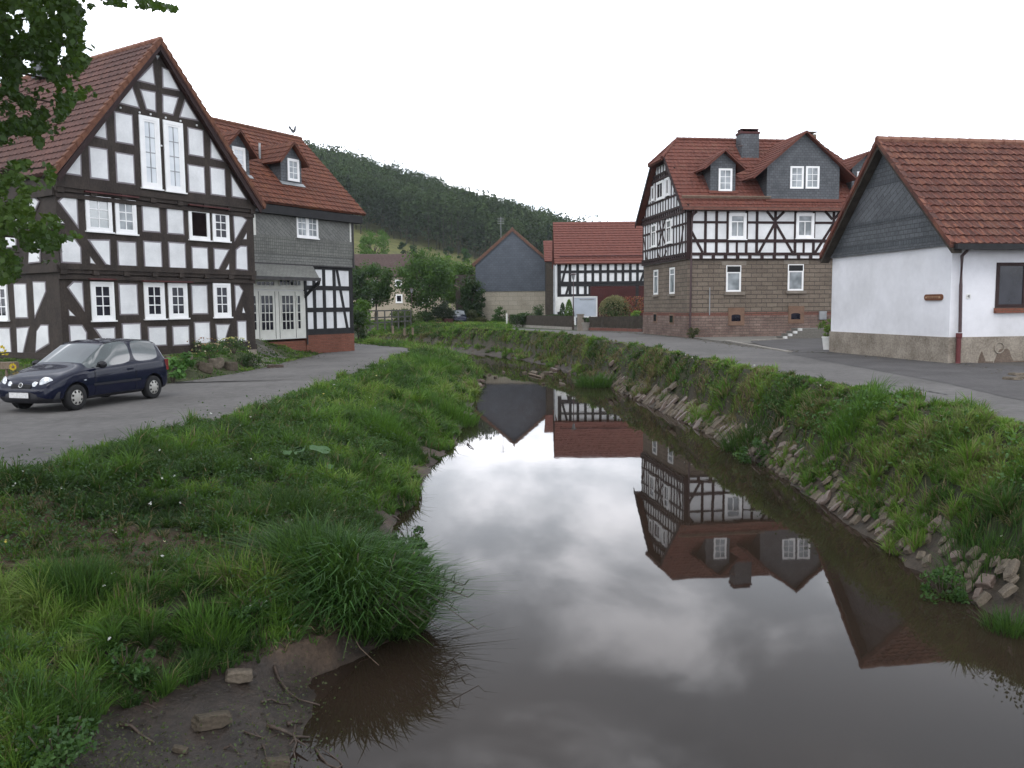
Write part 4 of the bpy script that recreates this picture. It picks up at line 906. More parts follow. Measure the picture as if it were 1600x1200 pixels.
# roof with half hip
Vr = R1.b*(wm+.45)+Vector((0,0,zRr-zEr)); Lv = Vr.length; k_h = (hpR[1]-zEr)/(zRr-zEr)*Lv; uo = -.45
rr = uRe+.3; u_r2 = rr-(uRl-uo)
oth = [(R1.W(0, -.45, zEr), R1.d, Vr, [(uo,0),(rr,0),(rr,k_h),(u_r2,Lv),(uRl,Lv),(uo,k_h)])]
Vrb = R1.b*-(wm+.45)+Vector((0,0,zRr-zEr)); oth.append((R1.W(0, 2*wm+.45, zEr), R1.d, Vrb, oth[0][3]))
wh = (wm+.45)*(k_h/Lv)-.45
hipv = R1.d*(uRl-uo+.2)+Vector((0,0,zRr-hpR[1]+.1)); Lh = hipv.length; hb = 2*(wm-wh)
oth.append((R1.W(uo-.2, wh, hpR[1]-.1), R1.b, hipv, [(0,0),(hb,0),(hb/2+.01,Lh),(hb/2-.01,Lh)]))
hipv2 = R1.d*-(uRl-uo)+Vector((0,0,zRr-hpR[1])); oth.append((R1.W(rr, wh, hpR[1]), R1.b, hipv2, [(0,0),(hb,0),(hb/2+.01,Lh),(hb/2-.01,Lh)]))
rfr = roof_part(r1h, 'roof', oth, MT['tile_red'], course=.34, tile=.24, wave=.012)
m = MB(); ridge_run(m, R1.W(uRl, wm, zRr+.03), R1.W(u_r2, wm, zRr+.03))
for a, b in ((R1.W(uo-.15, wh, hpR[1]), R1.W(uRl, wm, zRr)), (R1.W(uo-.15, 2*wm-wh, hpR[1]), R1.W(uRl, wm, zRr))): ridge_run(m, a, b, .10)
m.build('ridge_tiles', MT['tile_red'], rfr)
for s in (0, 1):
    m = MB()
    w_a, w_b = (-.45, wh) if s == 0 else (2*wm+.45, 2*wm-wh)
    m.prism([R1.W(uo-.04, w_a, zEr-.25), R1.W(uo-.04, w_b, hpR[1]-.25), R1.W(uo-.04, w_b, hpR[1]+.02), R1.W(uo-.04, w_a, zEr+.02)], R1.d*.05)
    m.build('barge_board', MT['timber_red'], rfr)
m = MB(); R1.bx(m, uo, rr, zEr-.1, zEr+.06, -.62, -.45); m.build('gutter', MT['stone_red'], rfr)
Vn_ = Vr.normalized()
m = MB()
for (ua_, ub_) in ((R1.hit(*Z8(345,570))[0], R1.hit(*Z8(985,575))[0]), ):
    q = R1.W(0, -.45, zEr)+Vn_*(.75); Nn = R1.d.cross(Vn_); 
    for off in (0, .10): m.tube([q+R1.d*(ua_)+Nn*(.12+off), q+R1.d*ub_+Nn*(.12+off)], .035, 6)
m.build('snow_guard', MT['wood'], rfr)
P0R = R1.W(0, -.45, zEr)
win_slope[0] = .85; dormer(r1h, R1, P0R, Vr, (Z8(613,338),Z8(708,502)), Z8(660,512), Z8(665,198), 1.22, .72, 'tile_red', 'slate', 2, 3, .07, over=.35, glass='glass_curtain', flash='tile_red')
win_slope[0] = .84; dm2 = dormer(r1h, R1, P0R, Vr, (Z8(1130,322),Z8(1222,485)), Z8(1240,572), Z8(1252,62), 3.05, 2.12, 'tile_red', 'slate', 2, 3, .07, over=.3, glass='glass_curtain', flash='tile_red', pair=[(Z8(1130,322),Z8(1222,485)),(Z8(1242,322),Z8(1335,485))])
win_slope[0] = .85; dormer(r1h, R1, P0R, Vr, ((1339,268),(1350,292)), (1352,302), (1358,236), 1.3, .78, 'tile_red', 'slate', 2, 3, .07, over=.35)
# chimneys
nrmR = R1.d.cross(Vn_).normalized()
p = on_plane(*Z8(842,262), P0R, nrmR); pw = (p-R1.O).dot(R1.b); a = R1.hit(*Z8(778,70), pw); b = R1.hit(*Z8(903,262), pw)
m = MB(); R1.bx(m, a[0], b[0], b[1]-.1, a[1], pw, pw+.75); ch = m.build('chimney', MT['slate'], rfr)
m = MB(); R1.bx(m, a[0]-.04, b[0]+.04, a[1]-.12, a[1], pw-.04, pw+.79); R1.bx(m, a[0]+.02, a[0]+.08, a[1], a[1]+.13, pw+.1, pw+.6); R1.bx(m, b[0]-.08, b[0]-.02, a[1], a[1]+.13, pw+.1, pw+.6); R1.bx(m, a[0]+.0, b[0]-.0, a[1]+.13, a[1]+.17, pw+.02, pw+.7); m.build('chimney_cap', MT['moulding'], rfr)
a = R1.hit(*Z8(1280,90), wm+.6); b = R1.hit(*Z8(1318,150), wm+.6); m = MB(); R1.bx(m, a[0], b[0], b[1]-.5, a[1], wm+.6, wm+1.2); R1.bx(m, a[0]-.2, b[0], a[1]+.1, a[1]+.14, wm+.5, wm+1.3); m.build('chimney', MT['wood'], rfr)
m = MB(); u, z = R1.hit(*Z8(762,180), pw); m.lathe([(.02,0),(.16,.05),(.18,.08)], R1.W(u, pw-.2, z-.05), 10); m.build('satellite_dish', MT['zinc'], rfr)
m = MB(); u, z = R1.hit(*Z8(388,700), -.2); m.tube([R1.W(.18,-.5,zEr-.05), R1.W(.16,-.22,zEr-.5), R1.W(.14,-.2,zST), R1.W(.12,-.16,0)], .055); m.build('downpipe', MT['pipe_brown'], r1h)
m = MB(); u, z = R1.hit(*ZB(545,320)); u2, z2 = R1.hit(*ZB(545,520)); m.tube([R1.W(u,-.1,z), R1.W(u,-.1,z2)], .03, 6); m.build('cable_pipe', MT['zinc'], r1h)
# ================================================================== white rendered building, right foreground
g = on_z(1481, 568, 0); DWh = Vector((.9871,.16)); W1 = Fr((g.x, g.y), DWh)
wW = W1.hitu(1298, 520, 0)[0]; print('W1 corner', g, 'depth', wW, W1.W(0,wW,0))
zev = W1.hit(1485, 380)[1]; zpl = W1.hit(1481, 527)[1]; zap_ = W1.hitu(1372, 219, -.35); print('eave', zev, 'plinth', zpl, 'apex', zap_)
w1h = thing('white_rendered_building', 'low white rendered building with slate gable and weathered red tile roof in the right foreground', 'building', W1.W(4, wW/2, 0))
LW1 = 14.0; wa = zap_[0]; za = zap_[1]
m = MB(); W1.bx(m, 0, LW1, zpl, zev+.1, 0, wW); m.build('rendered_wall', MT['plaster_wall'], w1h)
m = MB(); W1.bx(m, -.035, LW1, -.3, zpl, -.035, wW+.03); pln = m.build('plinth', MT['plinth'], w1h)
SW = Fr((0,0),(1,0)); SW.O = W1.W(0,0,0); SW.d = W1.b.copy(); SW.b = W1.d.copy()
eF = (-.45, W1.hit(1487, 381, -.45)[1]); tanW = (za-eF[1])/(wa-eF[0]); eB = (wW+.45, za-tanW*(wW+.45-wa)); print('W1 pitch', tanW, eF, eB, 'trace back eave', W1.hitu(1281,400,-.35))
eBt = W1.hitu(1283, 400, -.35); eB = (eBt[0], eBt[1])
zsl = (SW.hit(1300,402)[1]+SW.hit(1484,381)[1])/2
def topz(w): return (eF[1]+(za-eF[1])*(w-eF[0])/(wa-eF[0])) if w < wa else (eB[1]+(za-eB[1])*(eB[0]-w)/(eB[0]-wa))
m = MB(); SW.slab(m, [(0,zsl),(wW,zsl),(wW,topz(wW)-.18),(wa,za-.22),(0,topz(0)-.18)], -.06, .3); m.build('slate_gable', MT['slate'], w1h)
m = MB(); SW.bx(m, -.01, wW+.01, zsl-.04, zsl+.10, -.09, -.03); m.build('slate_skirt', MT['slate'], w1h)
def gy(y1, x1, y2, x2): return (SW.hit(x1, y1, -.06)[1]+SW.hit(x2, y2, -.06)[1])/2
zz2 = lambda x, y: (1260+x/4.615, 200+y/4.615)
def gz_(p, q): return (SW.hit(*zz2(*p), -.06)[1]+SW.hit(*zz2(*q), -.06)[1])/2
def band(z0, z1, mat, pr):
    def lim(z): # w span at height z
        lo = eF[0]+(z+.22-eF[1])*(wa-eF[0])/(za-eF[1]); hi = eB[0]-(z+.22-eB[1])*(eB[0]-wa)/(za-eB[1]); return max(0, lo), min(wW, hi)
    a, b = lim(z0), lim(z1); m = MB(); SW.slab(m, [(a[0],z0),(a[1],z0),(b[1],z1),(b[0],z1)], -.06-pr, -.05); m.build('slate_band', MT[mat], w1h)
zb = [gz_((240,895),(1010,810)), gz_((245,860),(1000,775)), gz_((310,725),(870,630)), gz_((340,690),(850,605)), gz_((430,440),(690,385)), gz_((440,410),(680,350))]; print('bands', zb)
band(zb[0], zb[1], 'slate_deco', .012); band(zb[2], zb[3], 'slate_deco', .012); band(zb[3], zb[4], 'slate_diag', .008); band(zb[4], zb[5], 'slate_deco', .012)
# roof
pl = []
for e in (eF, eB):
    V2 = W1.b*(wa-e[0])+Vector((0,0,za-e[1])); pl.append((W1.W(-.38, e[0], e[1]), W1.d, V2, [(0,0),(LW1+.6,0),(LW1+.6,V2.length),(0,V2.length)]))
rfw = roof_part(w1h, 'roof', pl, MT['tile_old'], course=.345, tile=.235, lift=.05, wave=.022, sub=5)
m = MB(); ridge_run(m, W1.W(-.4, wa, za+.02), W1.W(LW1, wa, za+.02), .12, .4); m.build('ridge_tiles', MT['ridge'], rfw)
for e in (eF, eB):
    m = MB(); V2 = Vector((wa-e[0], za-e[1])); n = int(V2.length/.33); t = V2/n
    for k in range(n):
        p = Vector(e)+t*k; q = p+t*1.1; m.prism([W1.W(-.42,p.x,p.y-.1), W1.W(-.42,q.x,q.y-.1), W1.W(-.42,q.x,q.y+.05), W1.W(-.42,p.x,p.y+.09)], W1.d*.16)
    m.build('verge_tiles', MT['tile_red' if e is eB else 'tile_old'], rfw)
m = MB()
for e in (eF, eB): m.prism([W1.W(-.36,e[0],e[1]-.12), W1.W(-.36,wa,za-.12), W1.W(-.36,wa,za-.26), W1.W(-.36,e[0],e[1]-.26)], W1.d*.32)
m.build('barge_board', MT['wood_dark'], rfw)
m = MB(); W1.bx(m, -.3, LW1, eF[1]-.16, eF[1]-.0, eF[0]-.16, eF[0]-.02); W1.bx(m, -.06, LW1, zev-.12, eF[1]-.03, -.42, .0); m.build('gutter', MT['timber_black'], rfw)
dp = lambda x, y, w=-.14: W1.hit(1440+x/5.2187, 370+y/5.2187, w)
m = MB(); q = [dp(398,70,-.45), dp(390,95,-.4), dp(330,155), dp(322,400), dp(315,780)]; m.tube([W1.W(q[0][0],-.45,q[0][1]), W1.W(q[1][0],-.4,q[1][1]), W1.W(q[2][0],-.14,q[2][1]), W1.W(q[3][0],-.13,q[3][1]), W1.W(q[4][0],-.13,q[4][1])], .048, 10); m.build('downpipe', MT['pipe_brown'], w1h)
u, z = dp(306,785); m = MB(); m.lathe([(.085,z),(.085,z-.12),(.065,z-.16),(.065,.03),(.08,.0)][::-1], W1.W(u,-.14,0), 12); m.build('standpipe', MT['pipe_red'], w1h)
r = W1.rect((1440+612/5.2187, 370+210/5.2187), (1640, 370+575/5.2187)); wn = windowp(w1h, W1, (r[0], r[1], r[0]+1.9, r[3]), 0, 1, 1, .10, .05, mat='timber_red', glass='glass', proud=.03, split=.14, sill=False, bars=False, label='dark framed shop window with brick sill')
m = MB(); W1.bx(m, r[0]-.03, r[0]+1.95, r[1]-.15, r[1]-.003, -.1, .02); m.build('sill', MT['brick_red'], wn)
# oval wooden sign, house number, damp patches
p = SW.hit(1440+32/5.2187, 370+470/5.2187); q = SW.hit(1440+178/5.2187, 370+518/5.2187); u0, u1 = sorted((p[0], q[0])); z0, z1 = q[1], p[1]; rr_ = (z1-z0)/2
def oval(u0, u1, z0, z1): 
    r = (z1-z0)/2; zc = (z0+z1)/2; return [(u1-r+r*math.cos(t), zc+r*math.sin(t)) for t in np.linspace(-1.57,1.57,8)]+[(u0+r+r*math.cos(t), zc+r*math.sin(t)) for t in np.linspace(1.57,4.71,8)]
m = MB(); SW.slab(m, oval(u0,u1,z0,z1), -.05, 0); sg = tag(m.build('wall_sign', MT['sign_wood'], base=tuple(SW.W((u0+u1)/2, -.02, z0))), 'small rounded brown wooden sign on the white wall left of the corner', 'sign')
m = MB(); SW.slab(m, oval(u0+.07,u1-.07,z0+.065,z1-.065), -.056, -.04)
sg2 = m.build('sign_face', MT['gold'], sg)
m = MB()
for k in range(13):
    uu = u0+.16+(u1-u0-.32)*k/12; hh = [.035,.05,.03,.045][k % 4]; SW.bx(m, uu-.012, uu+.012, (z0+z1)/2-hh/2-.005, (z0+z1)/2+hh/2-.005, -.06, -.05)
m.build('sign_lettering', MT['sign_wood'], sg)
q = W1.rect((1440+362/5.2187, 370+468/5.2187), (1440+397/5.2187, 370+505/5.2187)); m = MB(); W1.bx(m, q[0], q[2], q[1], q[3], -.02, 0); hn = tag(m.build('house_number_plate', MT['pot_white'], base=tuple(W1.W(q[0], 0, q[1]))), 'small white number plate right of the downpipe on the white building', 'sign')
m = MB(); um = (q[0]+q[2])/2; zc = (q[1]+q[3])/2; W1.bar(m, (um+.015, zc-.04), (um+.015, zc+.045), .014, -.026, -.018); W1.bar(m, (um-.03, zc-.012), (um+.035, zc-.012), .012, -.025, -.018); W1.bar(m, (um-.03, zc-.01), (um+.012, zc+.045), .012, -.024, -.018); m.build('numeral', MT['black'], hn)
m = MB()
def blob(u0, u1, zt, seed, n=16):
    rn = random.Random(seed); top = [(u0+(u1-u0)*k/n, .04+zt*(math.sin(math.pi*min(1, k/n*2.2 if k/n < .45 else 1))**.7)*(.75+.4*rn.random())) for k in range(n+1)]; return [(u0, -.05)]+top+[(u1, -.05)]
for (x0, x1, zt, s) in ((455,575,.30,3),(585,900,.46,4)):
    u0 = W1.hit(1440+x0/5.2187, 560)[0]; u1 = W1.hit(1440+x1/5.2187, 560)[0]; W1.slab(m, blob(u0, u1, zt, s), -.041, -.03)
m.build('damp_patch', MT['stain'], w1h)
m = MB(); u, z = dp(632, 905, -.04); ring = [W1.W(u+.155*math.cos(t), -.045, z+.155*math.sin(t)) for t in np.linspace(0, 6.2832, 25)]; m.tube(ring, .022, 6, cap=False); m.build('wall_ring', MT['plinth'], w1h)
u, z = dp(580, 905, -.04); m = MB(); m.tube([W1.W(u-.05,-.05,z), W1.W(u+.03,-.05,z+.03)], .02, 6)
# ================================================================== barns in the middle
g = on_z(745, 504.5, 0); B1 = Fr((g.x, g.y), (1,-.01)); print('barn', g)
uB = B1.hit(859, 480)[0]; zS = (B1.hit(742,456)[1]+B1.hit(858,454)[1])/2; a = B1.hit(799.5,357,-.3); eL = B1.hit(738,411,-.3); eR = B1.hit(864,414,-.3); print(uB, zS, a, eL, eR)
b1 = thing('slate_gable_barn', 'barn with dark blue-grey slate gable over a pale block wall, end-on across the stream', 'barn', B1.W(uB/2, 2, 0))
m = MB(); B1.bx(m, 0, uB, -.2, zS, 0, 12); m.build('block_wall', MT['concrete'], b1)
ee = (eL[1]+eR[1])/2; slb = (a[1]-ee)/((eR[0]-eL[0])/2); um = (eL[0]+eR[0])/2
m = MB(); B1.slab(m, [(-.08,zS),(uB+.08,zS),(uB+.08, a[1]-slb*(uB+.08-um)-.2),(um,a[1]-.25),(-.08,a[1]-slb*(um+.08)-.2)], -.08, 12); m.build('slate_cladding', MT['slate_blue'], b1)
rfb = gable_roof(b1, B1, um, a[1], (eL[0],ee), (eR[0],ee), -.3, 12.3, 'tile_barn', 'barge_brown', tile=.26, wave=.0)
m = MB(); B1.slab(m, [(um-(um-eL[0])*1.0, ee-.05), (um, a[1]-.05), (um, a[1]-.3), (eL[0]+.05, ee-.3)], -.28, -.2); B1.slab(m, [(eR[0]-.05, ee-.3), (um, a[1]-.3), (um, a[1]-.05), (eR[0], ee-.05)], -.28, -.2); m.build('barge_board', MT['barge_brown'], rfb)
m = MB(); m.tube([B1.W(uB+.35,-.15,ee-.1), B1.W(uB+.12,-.15,ee-.7), B1.W(uB+.1,-.15,0)], .07); m.build('downpipe', MT['wood'], b1)
m = MB(); m.tube([B1.W(-.05,-.18,3.2), B1.W(-.0,-.18,0)], .08); m.tube([B1.W(-3.2,-.1,4.6), B1.W(-.05,-.18,3.2)], .05); m.build('downpipe', MT['wood'], b1)
# wooden lean-to left of the barn
m = MB(); B1.bx(m, -2.6, -.12, -.2, 5.6, 3, 9)
lt_ = tag(m.build('lean_to_shed', MT['wood_dark'], base=tuple(B1.W(-1.3,6,0))), 'dark lean-to shed half hidden by trees on the left of the slate barn', 'shed')
# TV aerial on the barn roof
aa = B1.W(um-1.4, 5, a[1]-1.3); an = thing('tv_aerial', 'thin television aerial standing above the slate barn roof', 'aerial', aa); m = MB(); m.tube([aa, aa+Vector((0,0,3.2))], .03, 6); m.build('mast', MT['zinc'], an)
m = MB(); [m.tube([aa+Vector((-.4,0,2.4+.2*k)), aa+Vector((.4,0,2.4+.2*k))], .02, 5) for k in range(4)]; m.build('antenna', MT['zinc'], an)
# red-roofed barn
c_ = at_y(870, 480, 80); B2 = Fr((c_.x, c_.y), (1,-.02)); uB2 = B2.hit(1015, 480)[0]; zev = (B2.hit(866,412,-.4)[1]+B2.hit(1000,411,-.4)[1])/2
zr = (B2.hit(866,346.5,4)[1]+B2.hit(1003,346.5,4)[1])/2; u0 = B2.hit(865,380,2)[0]
b2 = thing('timber_framed_barn', 'timber-framed barn with long plain red roof and dark red doors beside the slate barn', 'barn', B2.W(uB2/2, 2, 0))
m = MB(); B2.bx(m, 0, uB2, -.2, zev, 0, 8); m.build('plaster_wall', MT['plaster'], b2)
Z7 = lambda x, y: (720+x/5.217, 330+y/5.217)
bu = lambda x, y=500: B2.hit(*Z7(x, y))[0]; bz = lambda y, x=1100: B2.hit(*Z7(x, y))[1]
m = MB()
for x in (805,890,952,1015,1076,1138,1200,1262,1322,1382,1440,1500): B2.bx(m, bu(x)-.13, bu(x)+.13, bz(590), zev, -.05, .01)
for y in (492,583,600): B2.bx(m, bu(800), uB2, bz(y)-.13, bz(y)+.13, -.06, .01)
for x in (805,890,952,1015,1052): B2.bx(m, bu(x)-.14, bu(x)+.14, -.1, bz(600), -.05, .01)
B2.bx(m, bu(800), bu(1055), bz(685)-.13, bz(685)+.13, -.055, .01); B2.bx(m, bu(795)-.1, bu(810), -.1, zev, -.06, .01)
for a_, b_ in (((862,435),(825,580)), ((1495,490),(1465,575)), ((880,605),(855,690))): B2.bar(m, B2.hit(*Z7(*a_)), B2.hit(*Z7(*b_)), .22, -.052, .01)
m.build('timber_frame', MT['timber_black'], b2)
m = MB(); B2.bx(m, bu(1055), uB2, -.1, bz(612), -.06, .01); m.build('barn_door', MT['door_red'], b2)
m = MB(); B2.bx(m, bu(1425), bu(1450), -.1, bz(600), -.09, .01); m.build('door_post', MT['timber_black'], b2)
V2 = B2.b*4.4+Vector((0,0,zr-zev)); V3 = B2.b*-4.4+Vector((0,0,zr-zev)); Lq = V2.length
pl = [(B2.W(u0,-.4,zev), B2.d, V2, [(0,0),(uB2-u0+1,0),(uB2-u0+1,Lq),(0,Lq)]), (B2.W(u0,8.4,zev), B2.d, V3, [(0,0),(uB2-u0+1,0),(uB2-u0+1,Lq),(0,Lq)])]
rf = roof_part(b2, 'roof', pl, MT['tile_barn'], course=.36, tile=.26, wave=0, lift=.06)
m = MB(); Vq = V2.normalized(); Nq = B2.d.cross(Vq); q = B2.W(0,-.4,zev)+Vq*.9+Nq*.15; m.tube([q+B2.d*(bu(805)), q+B2.d*(uB2)], .06, 6); m.build('snow_guard', MT['moulding'], rf)
m = MB(); m.tube([B2.W(-.25,-.3,zev-.1), B2.W(-.3,-.2,0)], .07); m.build('downpipe', MT['zinc'], b2)
# link building between the barns
c_ = at_y(851, 480, 92); B3 = Fr((c_.x, c_.y), (1,0)); m = MB(); B3.bx(m, .2, 2.5, -.2, B3.hit(858,408)[1], 0, 5)
b3 = thing('link_building', 'narrow building with steep red roof wedged between the two barns', 'building', B3.W(1,0,0)); m.build('wall', MT['wood_dark'], b3)
z0 = B3.hit(858,408,-.2)[1]; z1 = B3.hit(858,376,3)[1]; V2 = B3.b*3.2+Vector((0,0,z1-z0)); roof_part(b3, 'roof', [(B3.W(0,-.2,z0), B3.d, V2, [(0,0),(3,0),(3,V2.length),(0,V2.length)])], MT['tile_barn'], wave=0, tile=.26)
# beige house far behind the trees
c_ = at_y(556, 480, 118); F1 = Fr((c_.x, c_.y), (1,.12)); ue = F1.hit(700,480)[0]; us0 = F1.hit(500,480)[0]; ze = F1.hit(620,432)[1]; zr = F1.hit(560,397,5)[1]
f1 = thing('beige_house', 'plain beige two-storey house with dull brown roof, behind the round trees in the distance', 'house', F1.W(5,3,0))
m = MB(); F1.bx(m, us0, ue, -.5, ze, 0, 10); m.build('wall', MT['render_beige'], f1)
m = MB(); F1.bx(m, us0, F1.hit(566,480)[0], -.4, F1.hit(566,470)[1], -1, -.02); 
V2 = F1.b*5.5+Vector((0,0,zr-ze)); V3 = F1.b*-5.5+Vector((0,0,zr-ze)); Lq = V2.length; Lu = ue-us0+.8; hp = 4.5
roof_part(f1, 'roof', [(F1.W(us0-.4,-.5,ze), F1.d, V2, [(0,0),(Lu,0),(Lu-hp,Lq),(0,Lq)]), (F1.W(us0-.4,10.5,ze), F1.d, V3, [(0,0),(Lu,0),(Lu-hp,Lq),(0,Lq)]), (F1.W(us0-.4+Lu,-.5,ze), F1.b, F1.d*-hp+Vector((0,0,zr-ze)), [(0,0),(11,0),(5.6,math.hypot(hp,zr-ze)),(5.4,math.hypot(hp,zr-ze))])], MT['tile_dull'], wave=0, tile=.3)
for x0, y0, x1, y1 in ((617,437,628,447.5), (618,460,629,473), (580,437,591,447.5), (660,437,671,447.5), (660,460,671,473), (580,460,591,473)):
    windowp(f1, F1, F1.rect((x0,y0),(x1,y1)), 0, 1, 1, .18, .05, glass='glass', bars=False, proud=.06, sill=True)
# low pale house behind the conifer
c_ = at_y(705, 480, 112); F2 = Fr((c_.x, c_.y), (1,0)); ue = F2.hit(745,480)[0]; zt = F2.hit(720,470)[1]; m = MB(); F2.bx(m, 0, ue, -.5, zt, 0, 6); f2 = thing('cream_outbuilding', 'low cream outbuilding behind the small dark car', 'building', F2.W(2,0,0)); m.build('wall', MT['render_beige'], f2)
m = MB(); m.prism([F2.W(-.3,-.4,zt), F2.W(ue+.3,-.4,zt), F2.W(ue+.3,6.4,zt), F2.W(-.3,6.4,zt)], (0,0,.25)); m.build('roof', MT['tile_dull'], f2)
# ------------------------------------------------------------------ foliage helpers
def rand_dirs(n, up=0.0, rng=RNG):
    v = rng.normal(size=(n,3)); v[:,2] += up; return v/np.linalg.norm(v, axis=1)[:,None]
def leaves(C, size, rng=RNG, asp=.62, droop=0.0, up=.6, jit=.35):
    """one pointed leaf per centre; returns (N,4,3)"""
    n = len(C); nrm = rand_dirs(n, up, rng); a = rand_dirs(n, -droop, rng); a -= (a*nrm).sum(1)[:,None]*nrm; a /= np.linalg.norm(a, axis=1)[:,None]+1e-9
    b = np.cross(nrm, a); s = (size*(1+jit*(rng.random(n)*2-1)))[:,None] if np.ndim(size) == 0 else (size*(1+jit*(rng.random(n)*2-1)))[:,None]
    return np.stack([C-a*s*.5, C-a*s*.02+b*s*asp*.5+nrm*s*.06, C+a*s*.5, C-a*s*.02-b*s*asp*.5+nrm*s*.06], 1)
def pal(n, cols, t=None, rng=RNG, j=.18):
    cols = np.asarray(cols, float); t = rng.random(n) if t is None else np.clip(t, 0, .999); x = t*(len(cols)-1); i = np.minimum(x.astype(int), len(cols)-2); f = (x-i)[:,None]
    return (cols[i]*(1-f)+cols[i+1]*f)*(1+j*(rng.random((n,1))*2-1))
GREEN = [(.018,.045,.012),(.03,.075,.016),(.05,.11,.02),(.085,.16,.028)]
DGREEN = [(.012,.028,.012),(.02,.045,.016),(.032,.068,.02)]
LGREEN = [(.04,.09,.016),(.07,.15,.02),(.12,.22,.035)]
def crown_pts(c, r, n, nclump, rng, fill=.55, cr=.32, flat=1.0):
    """clumped points in an ellipsoid: clump centres near the shell, leaves round each"""
    d = rand_dirs(nclump, .15, rng); rad = fill+(1-fill)*rng.random(nclump)**.6
    wob = .78+.35*rng.random(nclump)
    cc = d*(rad*wob)[:,None]*np.array(r)+np.array(c)
    k = rng.integers(0, nclump, n); off = rand_dirs(n, 0, rng)*(rng.random(n)**.45)[:,None]*cr*(.6+.7*rng.random(nclump))[k][:,None]*np.mean(r)*np.array([1,1,.75*flat])
    return cc[k]+off, k
def foliage(name, parent, c, r, n, size, cols, seed, nclump=None, fill=.5, cr=.32, mat='leaf', asp=.62, base=None, flat=1.0, up=.6):
    rng = np.random.default_rng(seed); nclump = nclump or max(8, n//60); P_, k = crown_pts(c, r, n, nclump, rng, fill, cr, flat)
    P_[:,2] = np.maximum(P_[:,2], (c[2]-r[2])*1.0)
    tone = rng.random(nclump)[k]*.65+rng.random(n)*.35
    return quads(name, leaves(P_, size, rng, asp, up=up), pal(n, cols, tone, rng), MT[mat], parent, base)
def tree(name, label, cat, base, h, r, trunk_h, n, size, cols, seed, group=None, mat='leaf', limbs=5, tr=.14, cz=None, rz=None, fill=.5, cr=.32, nclump=None):
    t = thing(name, label, cat, base, group); rn = random.Random(seed); B_ = Vector(base)
    rz = rz or (h-trunk_h)/2; cz = cz or trunk_h+rz
    m = MB(); p = [B_+Vector((rn.uniform(-.1,.1)*k, rn.uniform(-.1,.1)*k, (cz)*k/4)) for k in range(5)]; m.tube(p, [tr*(1.15-.2*k) for k in range(5)], 8)
    for k in range(limbs):
        a = 2*math.pi*(k+rn.random()*.6)/limbs; s = p[2]+(p[3]-p[2])*rn.random(); e = B_+Vector((math.cos(a)*r*.7, math.sin(a)*r*.7, cz+rz*rn.uniform(-.1,.5))); mid = (s+e)/2+Vector((0,0,.15*r)); m.tube([s, mid, e], [tr*.55, tr*.35, tr*.12], 6)
    m.build('trunk', MT['bark'], t)
    foliage('crown', t, (B_.x, B_.y, B_.z+cz), (r, r, rz), n, size, cols, seed, mat=mat, fill=fill, cr=cr, nclump=nclump)
    return t
def bush(name, label, cat, base, r, rz, n, size, cols, seed, group=None, mat='leaf', fill=.35, ry=None, stems=4):
    t = thing(name, label, cat, base, group); B_ = Vector(base); rn = random.Random(seed); m = MB()
    for k in range(stems):
        a = 6.28*k/stems; m.tube([B_-Vector((0,0,.05)), B_+Vector((math.cos(a)*r*.2, math.sin(a)*r*.2, rz*.8)), B_+Vector((math.cos(a)*r*.6, math.sin(a)*r*.6, rz*1.4))], [.03*r+.005, .02*r+.004, .008], 5)
    m.build('stem', MT['bark'], t); foliage('foliage', t, (B_.x, B_.y, B_.z+rz), (r, ry or r, rz), n, size, cols, seed, mat=mat, fill=fill, cr=.38)
    return t
